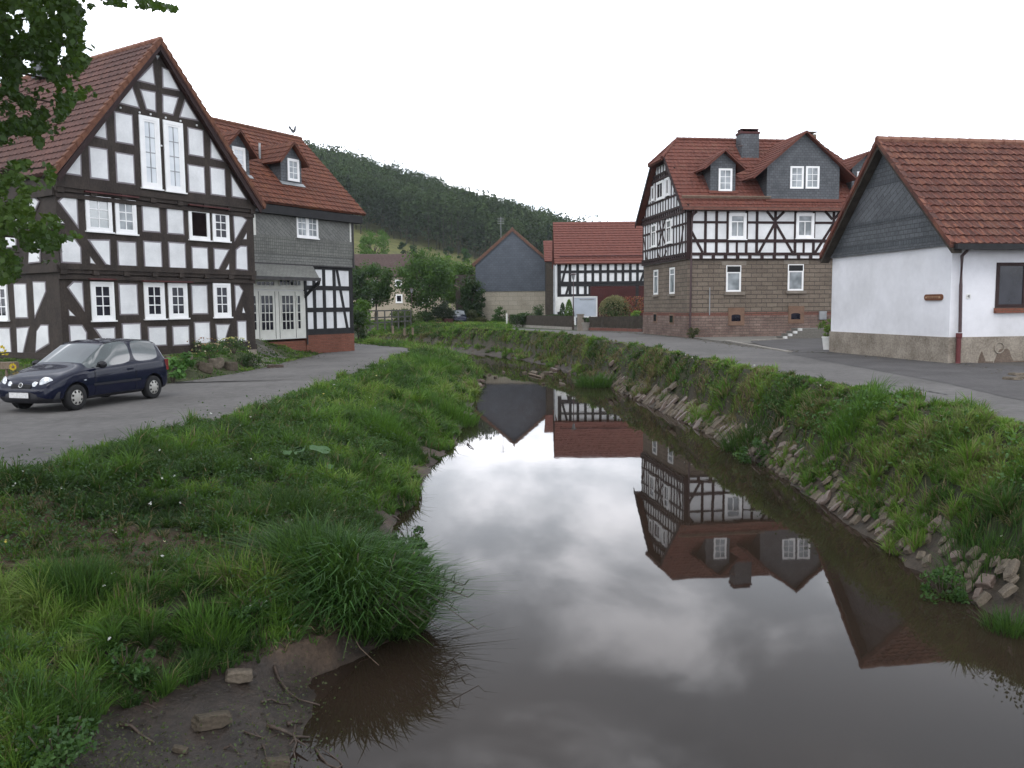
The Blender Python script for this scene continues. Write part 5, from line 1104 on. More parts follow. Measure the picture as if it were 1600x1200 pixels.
# ------------------------------------------------------------------ forest on the hill
def forest():
    rng = np.random.default_rng(5); n = 12500; x = rng.uniform(-330, 120, n); y = rng.uniform(262, 455, n)
    keep = []; grid = {}
    for i in range(n):
        g = (int(x[i]//3.4), int(y[i]//4.6))
        if g in grid: continue
        grid[g] = 1; keep.append(i)
    x, y = x[keep], y[keep]; e = 284+8*fbm(x, y, .05, 7)+np.where(x < -45, 0, (x+45)*.05)
    k = (y > e) & (x/y*F+800 > -60) & (x/y*F+800 < 1120); x, y = x[k], y[k]; z = hill_z(x, y)
    hgt = 11+7*vn(x, y, .05, 3)+3*rng.random(len(x)); conif = (rng.random(len(x)) < np.where(x < -60, .22, .07))
    V_, C_ = [], []
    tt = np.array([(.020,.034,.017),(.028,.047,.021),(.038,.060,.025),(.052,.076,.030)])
    for i in range(len(x)):
        nq = (230 if y[i] < 330 else 170) if x[i]/y[i]*F+800 > 440 else 90
        if conif[i]:
            hh = hgt[i]*1.0; t = rng.random(nq)**.7; a = rng.random(nq)*6.283; rr = (1-t)*2.4*(.6+.4*rng.random(nq))+.15
            P_ = np.stack([x[i]+rr*np.cos(a), y[i]+rr*np.sin(a), z[i]+hh*(.1+.9*t)], 1); col = pal(nq, [(.010,.024,.012),(.018,.036,.016)], None, rng)
        else:
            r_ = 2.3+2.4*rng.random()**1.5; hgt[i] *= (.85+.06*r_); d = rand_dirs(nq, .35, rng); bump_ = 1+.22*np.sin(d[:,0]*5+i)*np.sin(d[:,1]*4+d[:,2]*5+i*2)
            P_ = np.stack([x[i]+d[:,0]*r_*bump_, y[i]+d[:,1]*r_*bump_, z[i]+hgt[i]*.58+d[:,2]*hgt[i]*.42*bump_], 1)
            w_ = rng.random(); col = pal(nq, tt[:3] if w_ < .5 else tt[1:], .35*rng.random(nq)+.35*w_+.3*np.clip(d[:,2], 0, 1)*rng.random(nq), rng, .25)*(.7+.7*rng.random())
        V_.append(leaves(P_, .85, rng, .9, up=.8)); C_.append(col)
        if y[i] < e[k][i]+14:      # bare stems at the wood's lower edge
            tq = []
            w_ = .16; zz_ = z[i]; tq.append([[x[i]-w_, y[i]-1.2, zz_-.5],[x[i]+w_, y[i]-1.2, zz_-.5],[x[i]+w_*.6, y[i]-.8, zz_+hgt[i]*.7],[x[i]-w_*.6, y[i]-.8, zz_+hgt[i]*.7]])
            V_.append(np.array(tq)); C_.append(np.array([[.035,.032,.028]]))
    print('forest trees', len(x))
    o = quads('forest', np.concatenate(V_), np.concatenate(C_), MT['far_leaf']); tag(o, 'dense mixed wood covering the whole hillside behind the village', 'forest', kind='stuff')
forest()
# scattered trees on the meadow
def ptree(name, label, cat, x0, x1, y0, y1, Y, n, size, cols, seed, group=None, mat='leaf', trunk=.2, **kw):
    cx = (x0+x1)/2; c = at_y(cx, (y0+y1)/2, Y); r = abs(at_y(x1, y0, Y).x-at_y(x0, y0, Y).x)/2; zt = at_y(cx, y0, Y).z; zb = at_y(cx, y1, Y).z
    gz = float(hill_z(np.array([c.x]), np.array([Y]))[0]) if Y > 150 else 0.0
    gz = max(gz, 0.0); h = zt-gz; tb = max(zb-gz, .1)
    return tree(name, label, cat, (c.x, Y, gz-.05), h, r, tb, n, size, cols, seed, group, mat, **kw)
gM = 'trees standing on the meadow below the wood'
ptree('meadow_tree', 'bushy tree standing on the sloping meadow above the slate house eave', 'tree', 560, 612, 358, 412, 235, 2600, .55, LGREEN[:2]+GREEN[2:3], 31, gM, 'far_leaf', tr=.25)
ptree('meadow_tree', 'small dark tree on the meadow behind the largest round tree', 'tree', 622, 650, 378, 402, 240, 900, .55, DGREEN, 32, gM, 'far_leaf', tr=.2)
ptree('meadow_tree', 'small tree at the right end of the meadow near the slate barn', 'tree', 712, 738, 388, 412, 245, 900, .55, GREEN[:3], 33, gM, 'far_leaf', tr=.2)
ptree('meadow_tree', 'low dark trees at the wood edge just left of the barn roof', 'tree', 690, 712, 385, 402, 262, 700, .6, DGREEN, 34, gM, 'far_leaf', tr=.2)
gV = 'leafy trees around the far houses'
ptree('round_tree', 'small round-headed tree with bare trunk in front of the beige house', 'tree', 556, 618, 408, 478, 98, 6500, .26, GREEN[:3], 41, gV, tr=.2, fill=.45)
ptree('round_tree', 'largest dark round-headed tree in the middle distance', 'tree', 624, 706, 393, 484, 92, 9500, .27, GREEN[:3]+[(.06,.11,.02)], 42, gV, tr=.22, fill=.45)
ptree('round_tree', 'light green tree between the large round tree and the slate barn', 'tree', 695, 752, 408, 492, 104, 7000, .26, [(.03,.07,.014),(.055,.12,.018),(.085,.165,.025)], 43, gV, tr=.2)
ptree('round_tree', 'pale tree crown rising behind the large round tree', 'tree', 664, 725, 400, 470, 114, 6000, .28, [(.035,.075,.016),(.06,.125,.02),(.09,.17,.03)], 44, gV, tr=.2)
ptree('dark_tree', 'dark leafy tree touching the left side of the slate barn', 'tree', 718, 756, 434, 505, 93, 5200, .25, DGREEN, 45, gV, tr=.2)
ptree('dark_tree', 'dark tree half hidden behind the end of the slate-hung house', 'tree', 535, 582, 415, 500, 90, 5000, .26, DGREEN+[(.04,.08,.02)], 46, gV, tr=.2)
# bushes by pixel box
def pbush(name, label, cat, x0, x1, y0, Y, n, size, cols, seed, group=None, gz=0.0, mat='leaf', **kw):
    cx = (x0+x1)/2; c = at_y(cx, y0, Y); r = abs(at_y(x1, y0, Y).x-at_y(x0, y0, Y).x)/2; h = c.z-gz
    return bush(name, label, cat, (c.x, Y, gz-.05), r, h/2*.98, n, size, cols, seed, group, mat, **kw)
gB = 'shrubs and hedges beyond the bend'
pbush('conifer_bush', 'very dark dense conifer bush left of the small dark car', 'bush', 676, 711, 469, 88, 4200, .16, [(.008,.016,.010),(.014,.026,.014)], 51, gB)
pbush('bush', 'leafy yellow-green bush at the far corner of the slate-hung house', 'bush', 549, 580, 458, 56, 2600, .14, LGREEN[:2]+[(.05,.10,.02)], 52, gB, gz=-.2)
pbush('bush', 'dark low bush under the yellow-green bush by the slate-hung house', 'bush', 545, 573, 482, 54, 1800, .13, DGREEN, 53, gB, gz=-.2)
pbush('bush', 'broad rounded hedge bush right of the wooden railing', 'bush', 606, 660, 482, 84, 4200, .15, [(.03,.05,.016),(.05,.075,.02),(.075,.10,.03)], 54, gB)
pbush('bush', 'loose bush between the rounded hedge and the dark conifer', 'bush', 648, 682, 483, 90, 2200, .16, DGREEN, 55, gB)
pbush('bush', 'brownish bush right of the small dark car', 'bush', 727, 748, 482, 90, 1600, .15, [(.035,.045,.018),(.06,.07,.028)], 56, gB)
pbush('bush', 'low reddish-brown bush at the foot of the barn downpipe', 'bush', 743, 759, 493, 84, 1000, .12, [(.05,.035,.02),(.06,.06,.025)], 57, gB)
pbush('bush', 'round green bush standing against the pale barn wall', 'bush', 768, 792, 478, 84, 1800, .13, GREEN[:3], 58, gB)
pbush('bush', 'dark bush behind the left part of the garden fence', 'bush', 829, 853, 476, 78, 1500, .13, DGREEN, 59, gB)
pbush('bush', 'thin low shrub behind the garden fence, left of the dark bush', 'bush', 806, 832, 486, 77, 700, .13, GREEN[:2], 60, gB)
def conifer(label, x0, x1, y0, Y, n, cols, seed, group=None):
    cx = (x0+x1)/2; c = at_y(cx, y0, Y); r = abs(at_y(x1, y0, Y).x-at_y(x0, y0, Y).x)/2; h = c.z; rng = np.random.default_rng(seed)
    t = thing('conifer', label, 'conifer', (c.x, Y, 0), group); m = MB(); m.tube([(c.x,Y,-.05),(c.x,Y,h*.8)], .06, 6, r2=.02); m.build('trunk', MT['bark'], t)
    q = rng.random(n); a = rng.random(n)*6.283; rr = r*np.sqrt(np.clip(1-q**1.6, 0, 1))*(.5+.5*rng.random(n)**.5)
    quads('foliage', leaves(np.stack([c.x+rr*np.cos(a), Y+rr*np.sin(a), h*(.05+.95*q)], 1), .13, rng, .5), pal(n, cols, rng.random(n)*.6+.4*q, rng), MT['leaf'], t)
conifer('small bright green conifer in front of the timber-framed barn', 881, 897, 468, 72, 1700, LGREEN, 61)
conifer('small dark conifer left of the bright green conifer', 873, 885, 473, 73, 1100, DGREEN, 62)
# big feathery shrub with pale plumes
t = thing('feathery_shrub', 'big round shrub with pale straw-coloured plumes before the dark red barn door', 'shrub', tuple(at_y(961, 514, 66.5).xy)+(0,)); B_ = Vector(t.location); h = at_y(961, 463, 66.5).z
foliage('foliage', t, (B_.x, B_.y, h*.5), (1.15, 1.1, h*.44), 3600, .12, DGREEN+[(.05,.09,.025)], 63, fill=.35)
rng = np.random.default_rng(64); n = 2600; d = rand_dirs(n, .9, rng); P_ = np.array([B_.x, B_.y, h*.52])+d*np.array([1.25, 1.2, h*.47])*(.85+.25*rng.random(n))[:,None]
quads('plume', leaves(P_, .16, rng, .3, up=.1), pal(n, [(.16,.15,.07),(.24,.21,.11),(.10,.13,.05)], None, rng), MT['leaf'], t)
m = MB(); [m.tube([B_+Vector((dx,0,-.05)), B_+Vector((dx*1.8,0,h*.45))], .06, 6) for dx in (-.5,-.15,.2,.5)]; m.build('stem', MT['bark'], t)
pbush('bush', 'bright yellow-green flowering hedge beside the sandstone house corner', 'bush', 984, 1006, 482, 64, 1500, .11, [(.08,.16,.02),(.14,.24,.03),(.20,.28,.05)], 65)
pbush('bush', 'low dark hedge under the bright hedge behind the right fence', 'bush', 984, 1004, 490, 63, 1200, .11, DGREEN, 66)
t = thing('red_flowers', 'tall red-tipped flowers standing behind the bright hedge', 'flower', tuple(at_y(990, 490, 66).xy)+(0,)); rng = np.random.default_rng(67); n = 500; B_ = Vector(t.location)
P_ = np.stack([B_.x+rng.uniform(-.75,.75,n), B_.y+rng.uniform(-.3,.3,n), rng.uniform(1.2,2.5,n)], 1); tag(quads('bloom', leaves(P_, .12, rng), pal(n, [(.22,.04,.03),(.3,.07,.05),(.07,.10,.03)], None, rng), MT['leaf'], t), kind='stuff')
m = MB(); [m.tube([B_+Vector((dx,0,0)), B_+Vector((dx*1.05,0,2.3))], .015, 5) for dx in np.linspace(-.6,.6,5)]; m.build('stem', MT['bark'], t)
# hedge tops along the garden fence
def hedge(label, x0, x1, y0, Y, n, cols, seed, d=.5):
    a = at_y(x0, y0, Y); b = at_y(x1, y0, Y); rng = np.random.default_rng(seed); h = (a.z+b.z)/2
    t = thing('hedge', label, 'hedge', ((a.x+b.x)/2, Y, 0)); x = rng.uniform(a.x, b.x, n); top = h*(.88+.16*vn(x, x*0, 1.1, seed)); z = top*rng.random(n)**.5
    quads('foliage', leaves(np.stack([x, Y+rng.uniform(-d, d, n), z], 1), .13, rng), pal(n, cols, vn(x, z, 1.5, seed)*.7+.3*rng.random(n), rng), MT['leaf'], t)
    m = MB(); [m.tube([(xx, Y, 0), (xx+.05, Y, h*.8)], .02, 5) for xx in np.linspace(a.x+.1, b.x-.1, 12)]; m.build('stem', MT['bark'], t)
hedge('trimmed dark hedge rising behind the left garden fence', 797, 896, 491, 72.5, 4200, DGREEN, 71)
hedge('low overgrown hedge behind the right garden fence', 916, 1002, 496, 67.5, 3600, DGREEN, 72)
# ------------------------------------------------------------------ grass
def blades(X, Y, Z, h, w, col, lean=.35, rng=RNG, dirx=None, curl=.5):
    n = len(X); a = rng.random(n)*6.2832; ld = rng.random(n)*6.2832; l = lean*rng.random(n)
    B_ = np.stack([X, Y, Z], 1); t = np.stack([np.cos(a), np.sin(a), np.zeros(n)], 1)*(w/2)[:,None]
    dv = np.stack([np.cos(ld)*l, np.sin(ld)*l, np.ones(n)], 1)
    if dirx is not None: dv[:,:2] += dirx
    dv /= np.linalg.norm(dv, axis=1)[:,None]; hh = h[:,None]
    Mid = B_+dv*hh*.55; out = dv.copy(); out[:,2] = 0; Tip = Mid+dv*hh*.45+out*hh*curl; Tip[:,2] -= (np.linalg.norm(out, axis=1)*h*curl*.5)
    q1 = np.stack([B_-t, B_+t, Mid+t*.8, Mid-t*.8], 1); q2 = np.stack([Mid-t*.8, Mid+t*.8, Tip+t*.12, Tip-t*.12], 1)
    c1 = np.repeat(col[:,None,:], 4, 1).copy(); c1[:,:2] *= .7; c2 = np.repeat(col[:,None,:], 4, 1)  # blade feet coloured darker, painting in the shade low in the grass
    return np.concatenate([q1, q2]), np.concatenate([c1, c2])
GP = np.array([(.024,.056,.015),(.045,.105,.020),(.078,.165,.025),(.12,.215,.032),(.175,.245,.06)])
DRY = np.array([(.14,.11,.065),(.20,.16,.09),(.10,.075,.045)])
def lawn(name, box, reg_ok, dens, hmul, seed, extra=None, tone=0.0, dryk=.0, label=None, cat='grass', wmul=1.0, ref=8.0, edge=None, mudk=None):
    rng = np.random.default_rng(seed); x0, x1, y0, y1 = box; Xs, Ys = [], []
    y = y0
    while y < y1:
        dy = max(.5, y*.08); d = max(330, dens*(ref/max(y, ref*.75))**1.4); n = int((x1-x0)*dy*d)
        Xs.append(rng.uniform(x0, x1, n)); Ys.append(rng.uniform(y, y+dy, n)); y += dy
    X, Y = np.concatenate(Xs), np.concatenate(Ys); 
    k = (np.abs(X/Y) < .80+2.5/Y); X, Y = X[k], Y[k]
    P_ = np.stack([X, Y], 1); r = region(P_); k = np.isin(r, reg_ok)
    if edge: k |= np.isin(r, [0, 6]) & (segd(P_, edge) < .55*vn(X, Y, 1.6, 91)**2+.10)
    if mudk: k |= np.isin(r, [2, 4]) & (segd(warp(P_), mudk) < (.55+Y/70)*vn(X, Y, 1.9, 93)) & (Y > 11)
    if extra is not None: k &= extra(X, Y, P_, r)
    X, Y = X[k], Y[k]; P_ = P_[k]
    cl = fbm(X, Y, 2.2, seed+3, 3); big = fbm(X, Y, .45, seed+9, 3); mid = fbm(X, Y, 1.1, seed+13, 3)
    bare = (fbm(X, Y, .35, 5) > .66); k = rng.random(len(X)) < np.where(bare, .45, .62+.8*np.clip(cl*1.6-.35, 0, 1)); X, Y, cl, big, mid, bare = (v[k] for v in (X, Y, cl, big, mid, bare)); P_ = P_[k]
    sc = np.maximum(Y, ref*.75)/ref; cs = np.where(sc < 2.2, .20, .32); ci = np.floor(X/cs).astype(np.int64); cj = np.floor(Y/cs).astype(np.int64)
    tx = (ci+.15+.7*hsh(ci, cj, seed))*cs; ty = (cj+.15+.7*hsh(ci, cj, seed+1))*cs; th = hsh(ci, cj, seed+2); tn = hsh(ci, cj, seed+5); ox = X-tx; oy = Y-ty
    pull = .5*(hsh(ci, cj, seed+7) > .3)*np.where(sc < 2.2, 1, .45); X = X-ox*pull; Y = Y-oy*pull; P_ = np.stack([X, Y], 1); outw = np.stack([ox, oy], 1)/cs[:,None]*(.9*(pull > 0))[:,None]
    dW = np.minimum(segd(P_, LG), segd(P_, RS)); dR = np.minimum(segd(P_, LT), segd(P_, RT))
    Z = ground(X, Y)-.01; n = len(X)
    h = (.09+.20*np.clip(cl*1.5-.3, 0, 1)*(.3+1.3*big))*hmul*(.6+.8*rng.random(n)); h *= (.45+1.05*th**1.4); h *= np.clip(.35+dR*1.3, .35, 1); h = np.where(bare, h*.6, h)*np.minimum(sc**.12, 1.3)
    w = .0120*sc**.8*(.7+.6*rng.random(n))*wmul
    t = np.clip(.34+tone+2.6*(mid*.55+big*.45-.5)+.35*(cl-.4)+.55*(tn-.5)+.25*(rng.random(n)-.5), 0, .999); c = pal(n, GP, t, rng)
    dry = (rng.random(n) < (.05+dryk*np.clip((fbm(X, Y, .8, 77, 3)-.5)*5, 0, .75)*np.clip(1.3-dW/1.1, .15, 1)+np.where(bare, .3, 0)+.10*np.clip((fbm(X, Y, .6, 88, 3)-.52)*8, 0, 1)+.25*dryk*np.exp(-dW/.5))); c[dry] = pal(dry.sum(), DRY, None, rng)
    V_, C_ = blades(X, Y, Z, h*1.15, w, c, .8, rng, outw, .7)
    o = quads(name, V_, C_, MT['grass']); print(name, n)
    return tag(o, label, cat, kind='stuff')
lawn('grass_left_bank'.replace('_left_bank',''), (-16, 1, 4.6, 66), [3], 3900, 1.0, 101, edge=LT, mudk=LG, label='thick green grass covering the left bank')
lawn('grass', (-14, 19, 6.5, 100), [5], 6200, .85, 102, edge=RT, mudk=RS, dryk=.75, tone=.03, label='rough green and straw-coloured grass covering the right bank')
lawn('grass', (-24, -6, 20, 60), [7], 900, .30, 103, extra=lambda X, Y, P_, r: (segd(P_, LE) > .05) & (X > -20), tone=.05, label='short grass beside the two left houses')
lawn('grass', (-40, 0, 62, 100), [0, 7], 260, .8, 104, extra=lambda X, Y, P_, r: segd(P_, RE) < 22, label='grass beyond the far road')
# low broad-leaved weeds
def weeds(name, box, n0, seed, size, cols, regs, label, thr=.5, yexp=1.0, hgt=.22):
    rng = np.random.default_rng(seed); x0, x1, y0, y1 = box; n = n0
    Y = y0*(y1/y0)**rng.random(n); X = rng.uniform(x0, x1, n); P_ = np.stack([X, Y], 1); k = np.isin(region(P_), regs) & (fbm(X, Y, .7, seed, 3) > thr) & (np.abs(X/Y) < .75+1/Y) & (np.minimum(segd(P_, LT), segd(P_, RT)) > .3); X, Y = X[k], Y[k]
    Z = ground(X, Y); V_, C_ = [], []; n = len(X); m_ = 14
    off = rng.normal(size=(n, m_, 3))*np.array([.11,.11,.06])*(.6+rng.random((n,1,1))); hh = hgt*(.4+rng.random((n,1)))
    C = np.stack([X, Y, Z], 1)[:,None,:]+off; C[:,:,2] += np.abs(off[:,:,2])+hh*rng.random((n, m_)); C = C.reshape(-1,3)
    s = np.repeat(size*(Y/8)**.35, m_)
    tone = np.repeat(rng.random(n), m_)*.6+rng.random(n*m_)*.4
    o = quads(name, leaves(C, s, rng, .6, up=1.3), pal(len(C), cols, tone, rng), MT['leaf']); print(name, n)
    return tag(o, label, 'weeds', kind='stuff')
weeds('weeds', (-12, 0, 4.8, 45), 13000, 111, .036, [(.016,.042,.013),(.028,.072,.018),(.05,.11,.026)], [3], 'low broad-leaved weeds among the grass of the left bank', .44)
weeds('weeds', (-6, 14, 7, 55), 14000, 112, .055, [(.022,.058,.016),(.04,.10,.022),(.065,.14,.03)], [5], 'low broad-leaved weeds among the grass of the right bank', .46)
# tiny plants and litter on the mud edge
weeds('weeds', (-8, -1, 4.6, 11), 2600, 113, .028, [(.03,.05,.018),(.06,.085,.03),(.085,.07,.035)], [2], 'scattered seedlings and litter on the mud edge', .42, hgt=.05)
# flowers dotted in the grass
rng = np.random.default_rng(120); n = 420; Y = 6*(30/6)**rng.random(n); X = rng.uniform(-11, 13, n); P_ = np.stack([X, Y], 1); k = np.isin(region(P_), [3,5]); X, Y = X[k], Y[k]
Z = ground(X, Y)+.16+.12*rng.random(len(X)); n = len(X); C = np.stack([X, Y, Z], 1); C = np.repeat(C, 3, 0)+rng.normal(size=(n*3,3))*.008
tag(quads('flowers', leaves(C, .024*np.repeat((Y/8)**.5, 3), rng, .9, up=2), pal(len(C), [(.5,.52,.48),(.65,.66,.62),(.55,.45,.08)], np.repeat(rng.random(n)**1.6, 3), rng), MT['leaf']), 'tiny white and yellow wild flowers dotted over both banks', 'flowers', kind='stuff')
# ------------------------------------------------------------------ waterside plants
def gz(x, y): return float(ground(np.array([x]), np.array([y]))[0])
def clump(name, label, cx, cy, rad, n, h, w, cols, seed, lean=.9, grp=None, curl=.9, z0=None, push=None, cat='plant'):
    rng = np.random.default_rng(seed); a = rng.random(n)*6.283; rr = rad*rng.random(n)**.6; X = cx+rr*np.cos(a); Y = cy+rr*np.sin(a)
    Z = (ground(X, Y)) if z0 is None else np.full(n, z0); Z = np.maximum(Z, WZ-.05)
    H_ = h*(.45+.6*rng.random(n)); dirx = np.stack([np.cos(a), np.sin(a)], 1)*(rr/rad*lean*.6)[:,None]
    if push is not None: dirx += np.array(push)*rng.random((n,1))
    t = thing(name, label, cat, (cx, cy, gz(cx, cy)), grp); c = pal(n, cols, None, rng)
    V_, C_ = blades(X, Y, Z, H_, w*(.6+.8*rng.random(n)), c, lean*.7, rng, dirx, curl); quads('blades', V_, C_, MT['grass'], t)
    return t, X, Y, Z, H_, rng
p = on_z(530, 962, -1.5); px_ = p.x
t, X, Y, Z, H_, rng = clump('reed_clump', 'big arching clump of reed grass growing at the water edge on the left', p.x-.05, p.y+.30, .50, 1900, .72, .018, [(.014,.04,.010),(.024,.068,.014),(.042,.105,.02),(.075,.15,.038)], 131, lean=.5, curl=.95)
for (dx, dy, rr_, hh_, nn_) in ((-.55,.05,.35,.62,800),(.35,.35,.38,.85,900),(.15,-.25,.35,.55,800),(-.25,.45,.35,.75,700),(.55,.0,.3,.6,600),(-.75,.35,.3,.45,500)):
    a_ = rng.random(nn_)*6.283; q_ = rr_*rng.random(nn_)**.6; X_ = p.x+dx+q_*np.cos(a_); Y_ = p.y+.2+dy+q_*np.sin(a_); Z_ = np.maximum(ground(X_, Y_), WZ); dd = np.stack([np.cos(a_), np.sin(a_)], 1)*(q_/rr_*.45)[:,None]+np.array([dx, dy])*.28
    V_, C_ = blades(X_, Y_, Z_, hh_*(.5+.6*rng.random(nn_)), .019*(.6+.8*rng.random(nn_)), pal(nn_, [(.012,.034,.009),(.024,.064,.013),(.045,.105,.02),(.085,.155,.04)], None, rng), .55, rng, dd, 1.1); quads('blades', V_, C_, MT['grass'], t)
n = 1900; k = rng.integers(0, len(X), n); a_ = rng.random(n)*6.283; q = rng.random(n)
C = np.stack([p.x+.1+np.cos(a_)*.95*q**.5, p.y+.1+np.sin(a_)*.8*q**.5, -1.5+.75*(1-q*.55)*rng.random(n)**.6], 1)
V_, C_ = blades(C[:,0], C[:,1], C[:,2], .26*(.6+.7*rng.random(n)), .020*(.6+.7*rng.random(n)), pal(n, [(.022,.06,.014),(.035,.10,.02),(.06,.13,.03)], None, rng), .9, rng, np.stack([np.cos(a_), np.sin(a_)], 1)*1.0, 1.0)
m = MB(); [m.tube([(p.x+dx, p.y+.25, -1.75), (p.x+dx*1.6, p.y+.2, -1.2), (p.x+dx*2.0, p.y+.1, -.85)], .006, 5) for dx in np.linspace(-.4, .4, 9)]; m.build('dry_stem', MT['wood'], t)
quads('leaf_tufts', V_, C_, MT['grass'], t)
# stems leaning out over the water
m = MB(); LV, LC = [], []
for k in range(26):
    a0 = Vector((p.x+random.uniform(.1,.6), p.y+random.uniform(-.35,.45), -1.55)); ln = random.uniform(.5,1.0); an = random.uniform(-.6,.7); pts = [a0, a0+Vector((math.cos(an)*ln*.45, math.sin(an)*ln*.45, .42)), a0+Vector((math.cos(an)*ln, math.sin(an)*ln, random.uniform(.05,.35)))]
    m.tube(pts, .004, 4, cap=False)
    for q in np.linspace(.25, 1, 9):
        b = pts[0].lerp(pts[1], q*2) if q < .5 else pts[1].lerp(pts[2], q*2-1); LV.append(tuple(b)); 
m.build('stalk', MT['bark'], t)
LV = np.array(LV); V_, C_ = blades(LV[:,0], LV[:,1], LV[:,2], np.full(len(LV), .15), np.full(len(LV), .014), pal(len(LV), [(.02,.045,.012),(.035,.07,.02)], None, rng), 1.0, rng, np.full((len(LV),2), (.6,0)), .9); quads('stalk_leaves', V_, C_, MT['grass'], t)
gT = 'tall grass tufts on the banks'
tufts = [(455,800,-.95,.30,700,.55,'dense tall dark tuft of grass above the big reed clump',0), (330,985,-1.2,.25,500,.40,'bright grass tuft hanging over the mud edge',2), (120,960,-1.1,.35,800,.42,'wide grass tuft at the left edge of the photo',1),
         (60,1120,-1.25,.35,450,.36,'nearest grass tuft in the lower left corner',1), (1170,640,-.75,.35,500,.6,'leafy tuft standing out on the right bank above the stones',0), (1330,640,-.2,.4,600,.55,'tall tuft at the top of the right bank by the road edge',2),
         (1545,800,-.8,.5,600,.42,'large tuft on the near right bank',1), (1575,950,-1.5,.22,350,.32,'tuft drooping over the water at the right edge of the photo',1), (1480,690,-.3,.4,400,.38,'yellowish tuft near the road on the right bank',3),
         (700,620,-.9,.5,900,.6,'bright tuft bulging over the bend of the left bank',2), (600,650,-.7,.4,700,.55,'bright rounded tuft halfway up the left bank',2), (680,575,-.8,.6,800,.6,'far bright tuft at the tip of the left bank',2), (930,570,-.8,.5,600,.7,'round leafy tuft above the stones at the bend',1)]
for x, y, z, r, n, h, lab, tn in tufts:
    q = on_z(x, y, z); pl_ = [[(.012,.032,.010),(.022,.055,.014),(.035,.08,.018)], [(.022,.055,.014),(.035,.085,.018),(.055,.12,.025)], [(.035,.09,.014),(.055,.13,.018),(.08,.17,.025)], [(.05,.08,.02),(.09,.12,.035),(.14,.14,.06)]][tn]
    sc = max(1, q.y/9); clump('grass_tuft', lab, q.x, q.y, r*min(sc, 2.2)**.7, n, h, .010*sc**.7, pl_, int(x), grp=gT, curl=.6, lean=.6, cat='grass tuft')
MT['burr_leaf'] = stuff_mat('pale_leaf', (.035,.08,.03), (.065,.13,.045), 6, .7, .2, fine=.2)
# butterbur with large leaves
q = on_z(487, 717, -.75); t = thing('butterbur', 'plant with large pale round leaves halfway up the left bank', 'plant', (q.x, q.y, gz(q.x, q.y))); rng = np.random.default_rng(140)
g_ = gz(q.x, q.y)
for k in range(10):
    c = Vector((q.x+rng.normal()*.24, q.y+rng.normal()*.28, g_+.16+.22*rng.random())); r_ = .07+.07*rng.random(); nz = Vector((rng.normal()*.3, rng.normal()*.3-.25, 1)).normalized(); ax = nz.cross(Vector((0,1,.2))).normalized(); ay = nz.cross(ax); m = MB(); ph = rng.random()*6.28
    m.v = [tuple(c-nz*.025)]+[tuple(c+ax*math.cos(a)*r_*(1-.35*math.exp(-((a-3.14)/.35)**2))*(1+.06*math.sin(5*a+ph))+ay*math.sin(a)*r_+nz*.012*math.sin(3*a+ph)) for a in np.linspace(0, 6.283, 19)[:-1]]; m.f = [(0, i+1, (i+1) % 18+1) for i in range(18)]
    m.build('leaf', MT['burr_leaf'], t, smooth=True)
    m = MB(); m.tube([(q.x, q.y, g_-.03), tuple(c-nz*.03)], .008, 5); m.build('stem', MT['burr_leaf'], t)
# nettle-like leafy plants
gN = 'leafy weeds standing up from the banks'
for i, (x, y, z, s, lab) in enumerate(((1475,830,-.95,.35,'dark leafy plant above the nearest stones on the right bank'), (90,1175,-1.3,.35,'leafy plant with small leaves in the lower left corner'), (395,985,-1.35,.2,'pale flowering weed just left of the reed clump'), (200,1065,-1.35,.22,'dark leafy weed with a bluish flower at the mud edge'), (1180,650,-.7,.5,'dark leafy bushlet on the right bank beside the tall tuft'), (640,800,-1.2,.32,'leafy creeping plant at the edge of the muddy slope'))):
    q = on_z(x, y, z); g_ = gz(q.x, q.y); t = thing('leafy_weed', lab, 'weed', (q.x, q.y, g_), gN); sc = max(1, q.y/10)
    foliage('foliage', t, (q.x, q.y, g_+s*.55), (s, s, s*.6), 900, .045*sc**.6, [(.02,.055,.015),(.035,.09,.02),(.06,.125,.03)], 150+i, fill=.3)
    m = MB(); [m.tube([(q.x, q.y, g_), (q.x+math.cos(k)*s*.5, q.y+math.sin(k)*s*.5, g_+s)], .006, 5) for k in range(6)]; m.build('stem', MT['bark'], t)
# ------------------------------------------------------------------ overhanging lime tree, top left
TB = Vector((-9.3, 7.4, 0)); TB.z = gz(TB.x, TB.y); lt = thing('lime_tree', 'leafy lime tree overhanging from the top left corner, trunk outside the photo', 'tree', tuple(TB))
rng = np.random.default_rng(160); rn = random.Random(160)
m = MB(); m.tube([TB-Vector((0,0,.2)), TB+Vector((.05,0,1.2)), TB+Vector((.1,.1,3)), TB+Vector((0,.2,5.5)), TB+Vector((.2,.1,8.5))], [.30,.24,.21,.15,.05], 12); tips = []
A_ = [(0,-40,9.5),(40,30,9.2),(90,10,9.0),(150,-30,8.8),(60,90,9.4),(110,70,9.0),(20,150,9.8),(80,160,9.2),(40,205,9.4),(105,130,9.0),(-40,100,9.6),(-60,200,9.5),(130,20,8.8),(-80,0,9.8)]
B_px = [(20,270,8.8),(70,262,8.6),(15,320,8.9),(50,355,8.6),(95,360,8.4),(30,395,8.7),(70,375,8.5),(-40,330,9),(-60,380,9),(10,420,8.8),(-30,270,9)]
def grow(px, py, Y, seed, h0):
    e = at_y(px, py, Y); s = TB+Vector((.05,.05,h0)); mid = s.lerp(e, .5)+Vector((0,0,.35)); pts = [s, s.lerp(mid, .5)+Vector((0,.1,.12)), mid, mid.lerp(e, .5)+Vector((0,0,.1)), e]; m.tube(pts, [.07,.05,.035,.022,.008], 6, cap=False); return pts
for i, (x, y, Y) in enumerate(A_): tips.append(grow(x, y, Y, i, 3.4+.1*i))
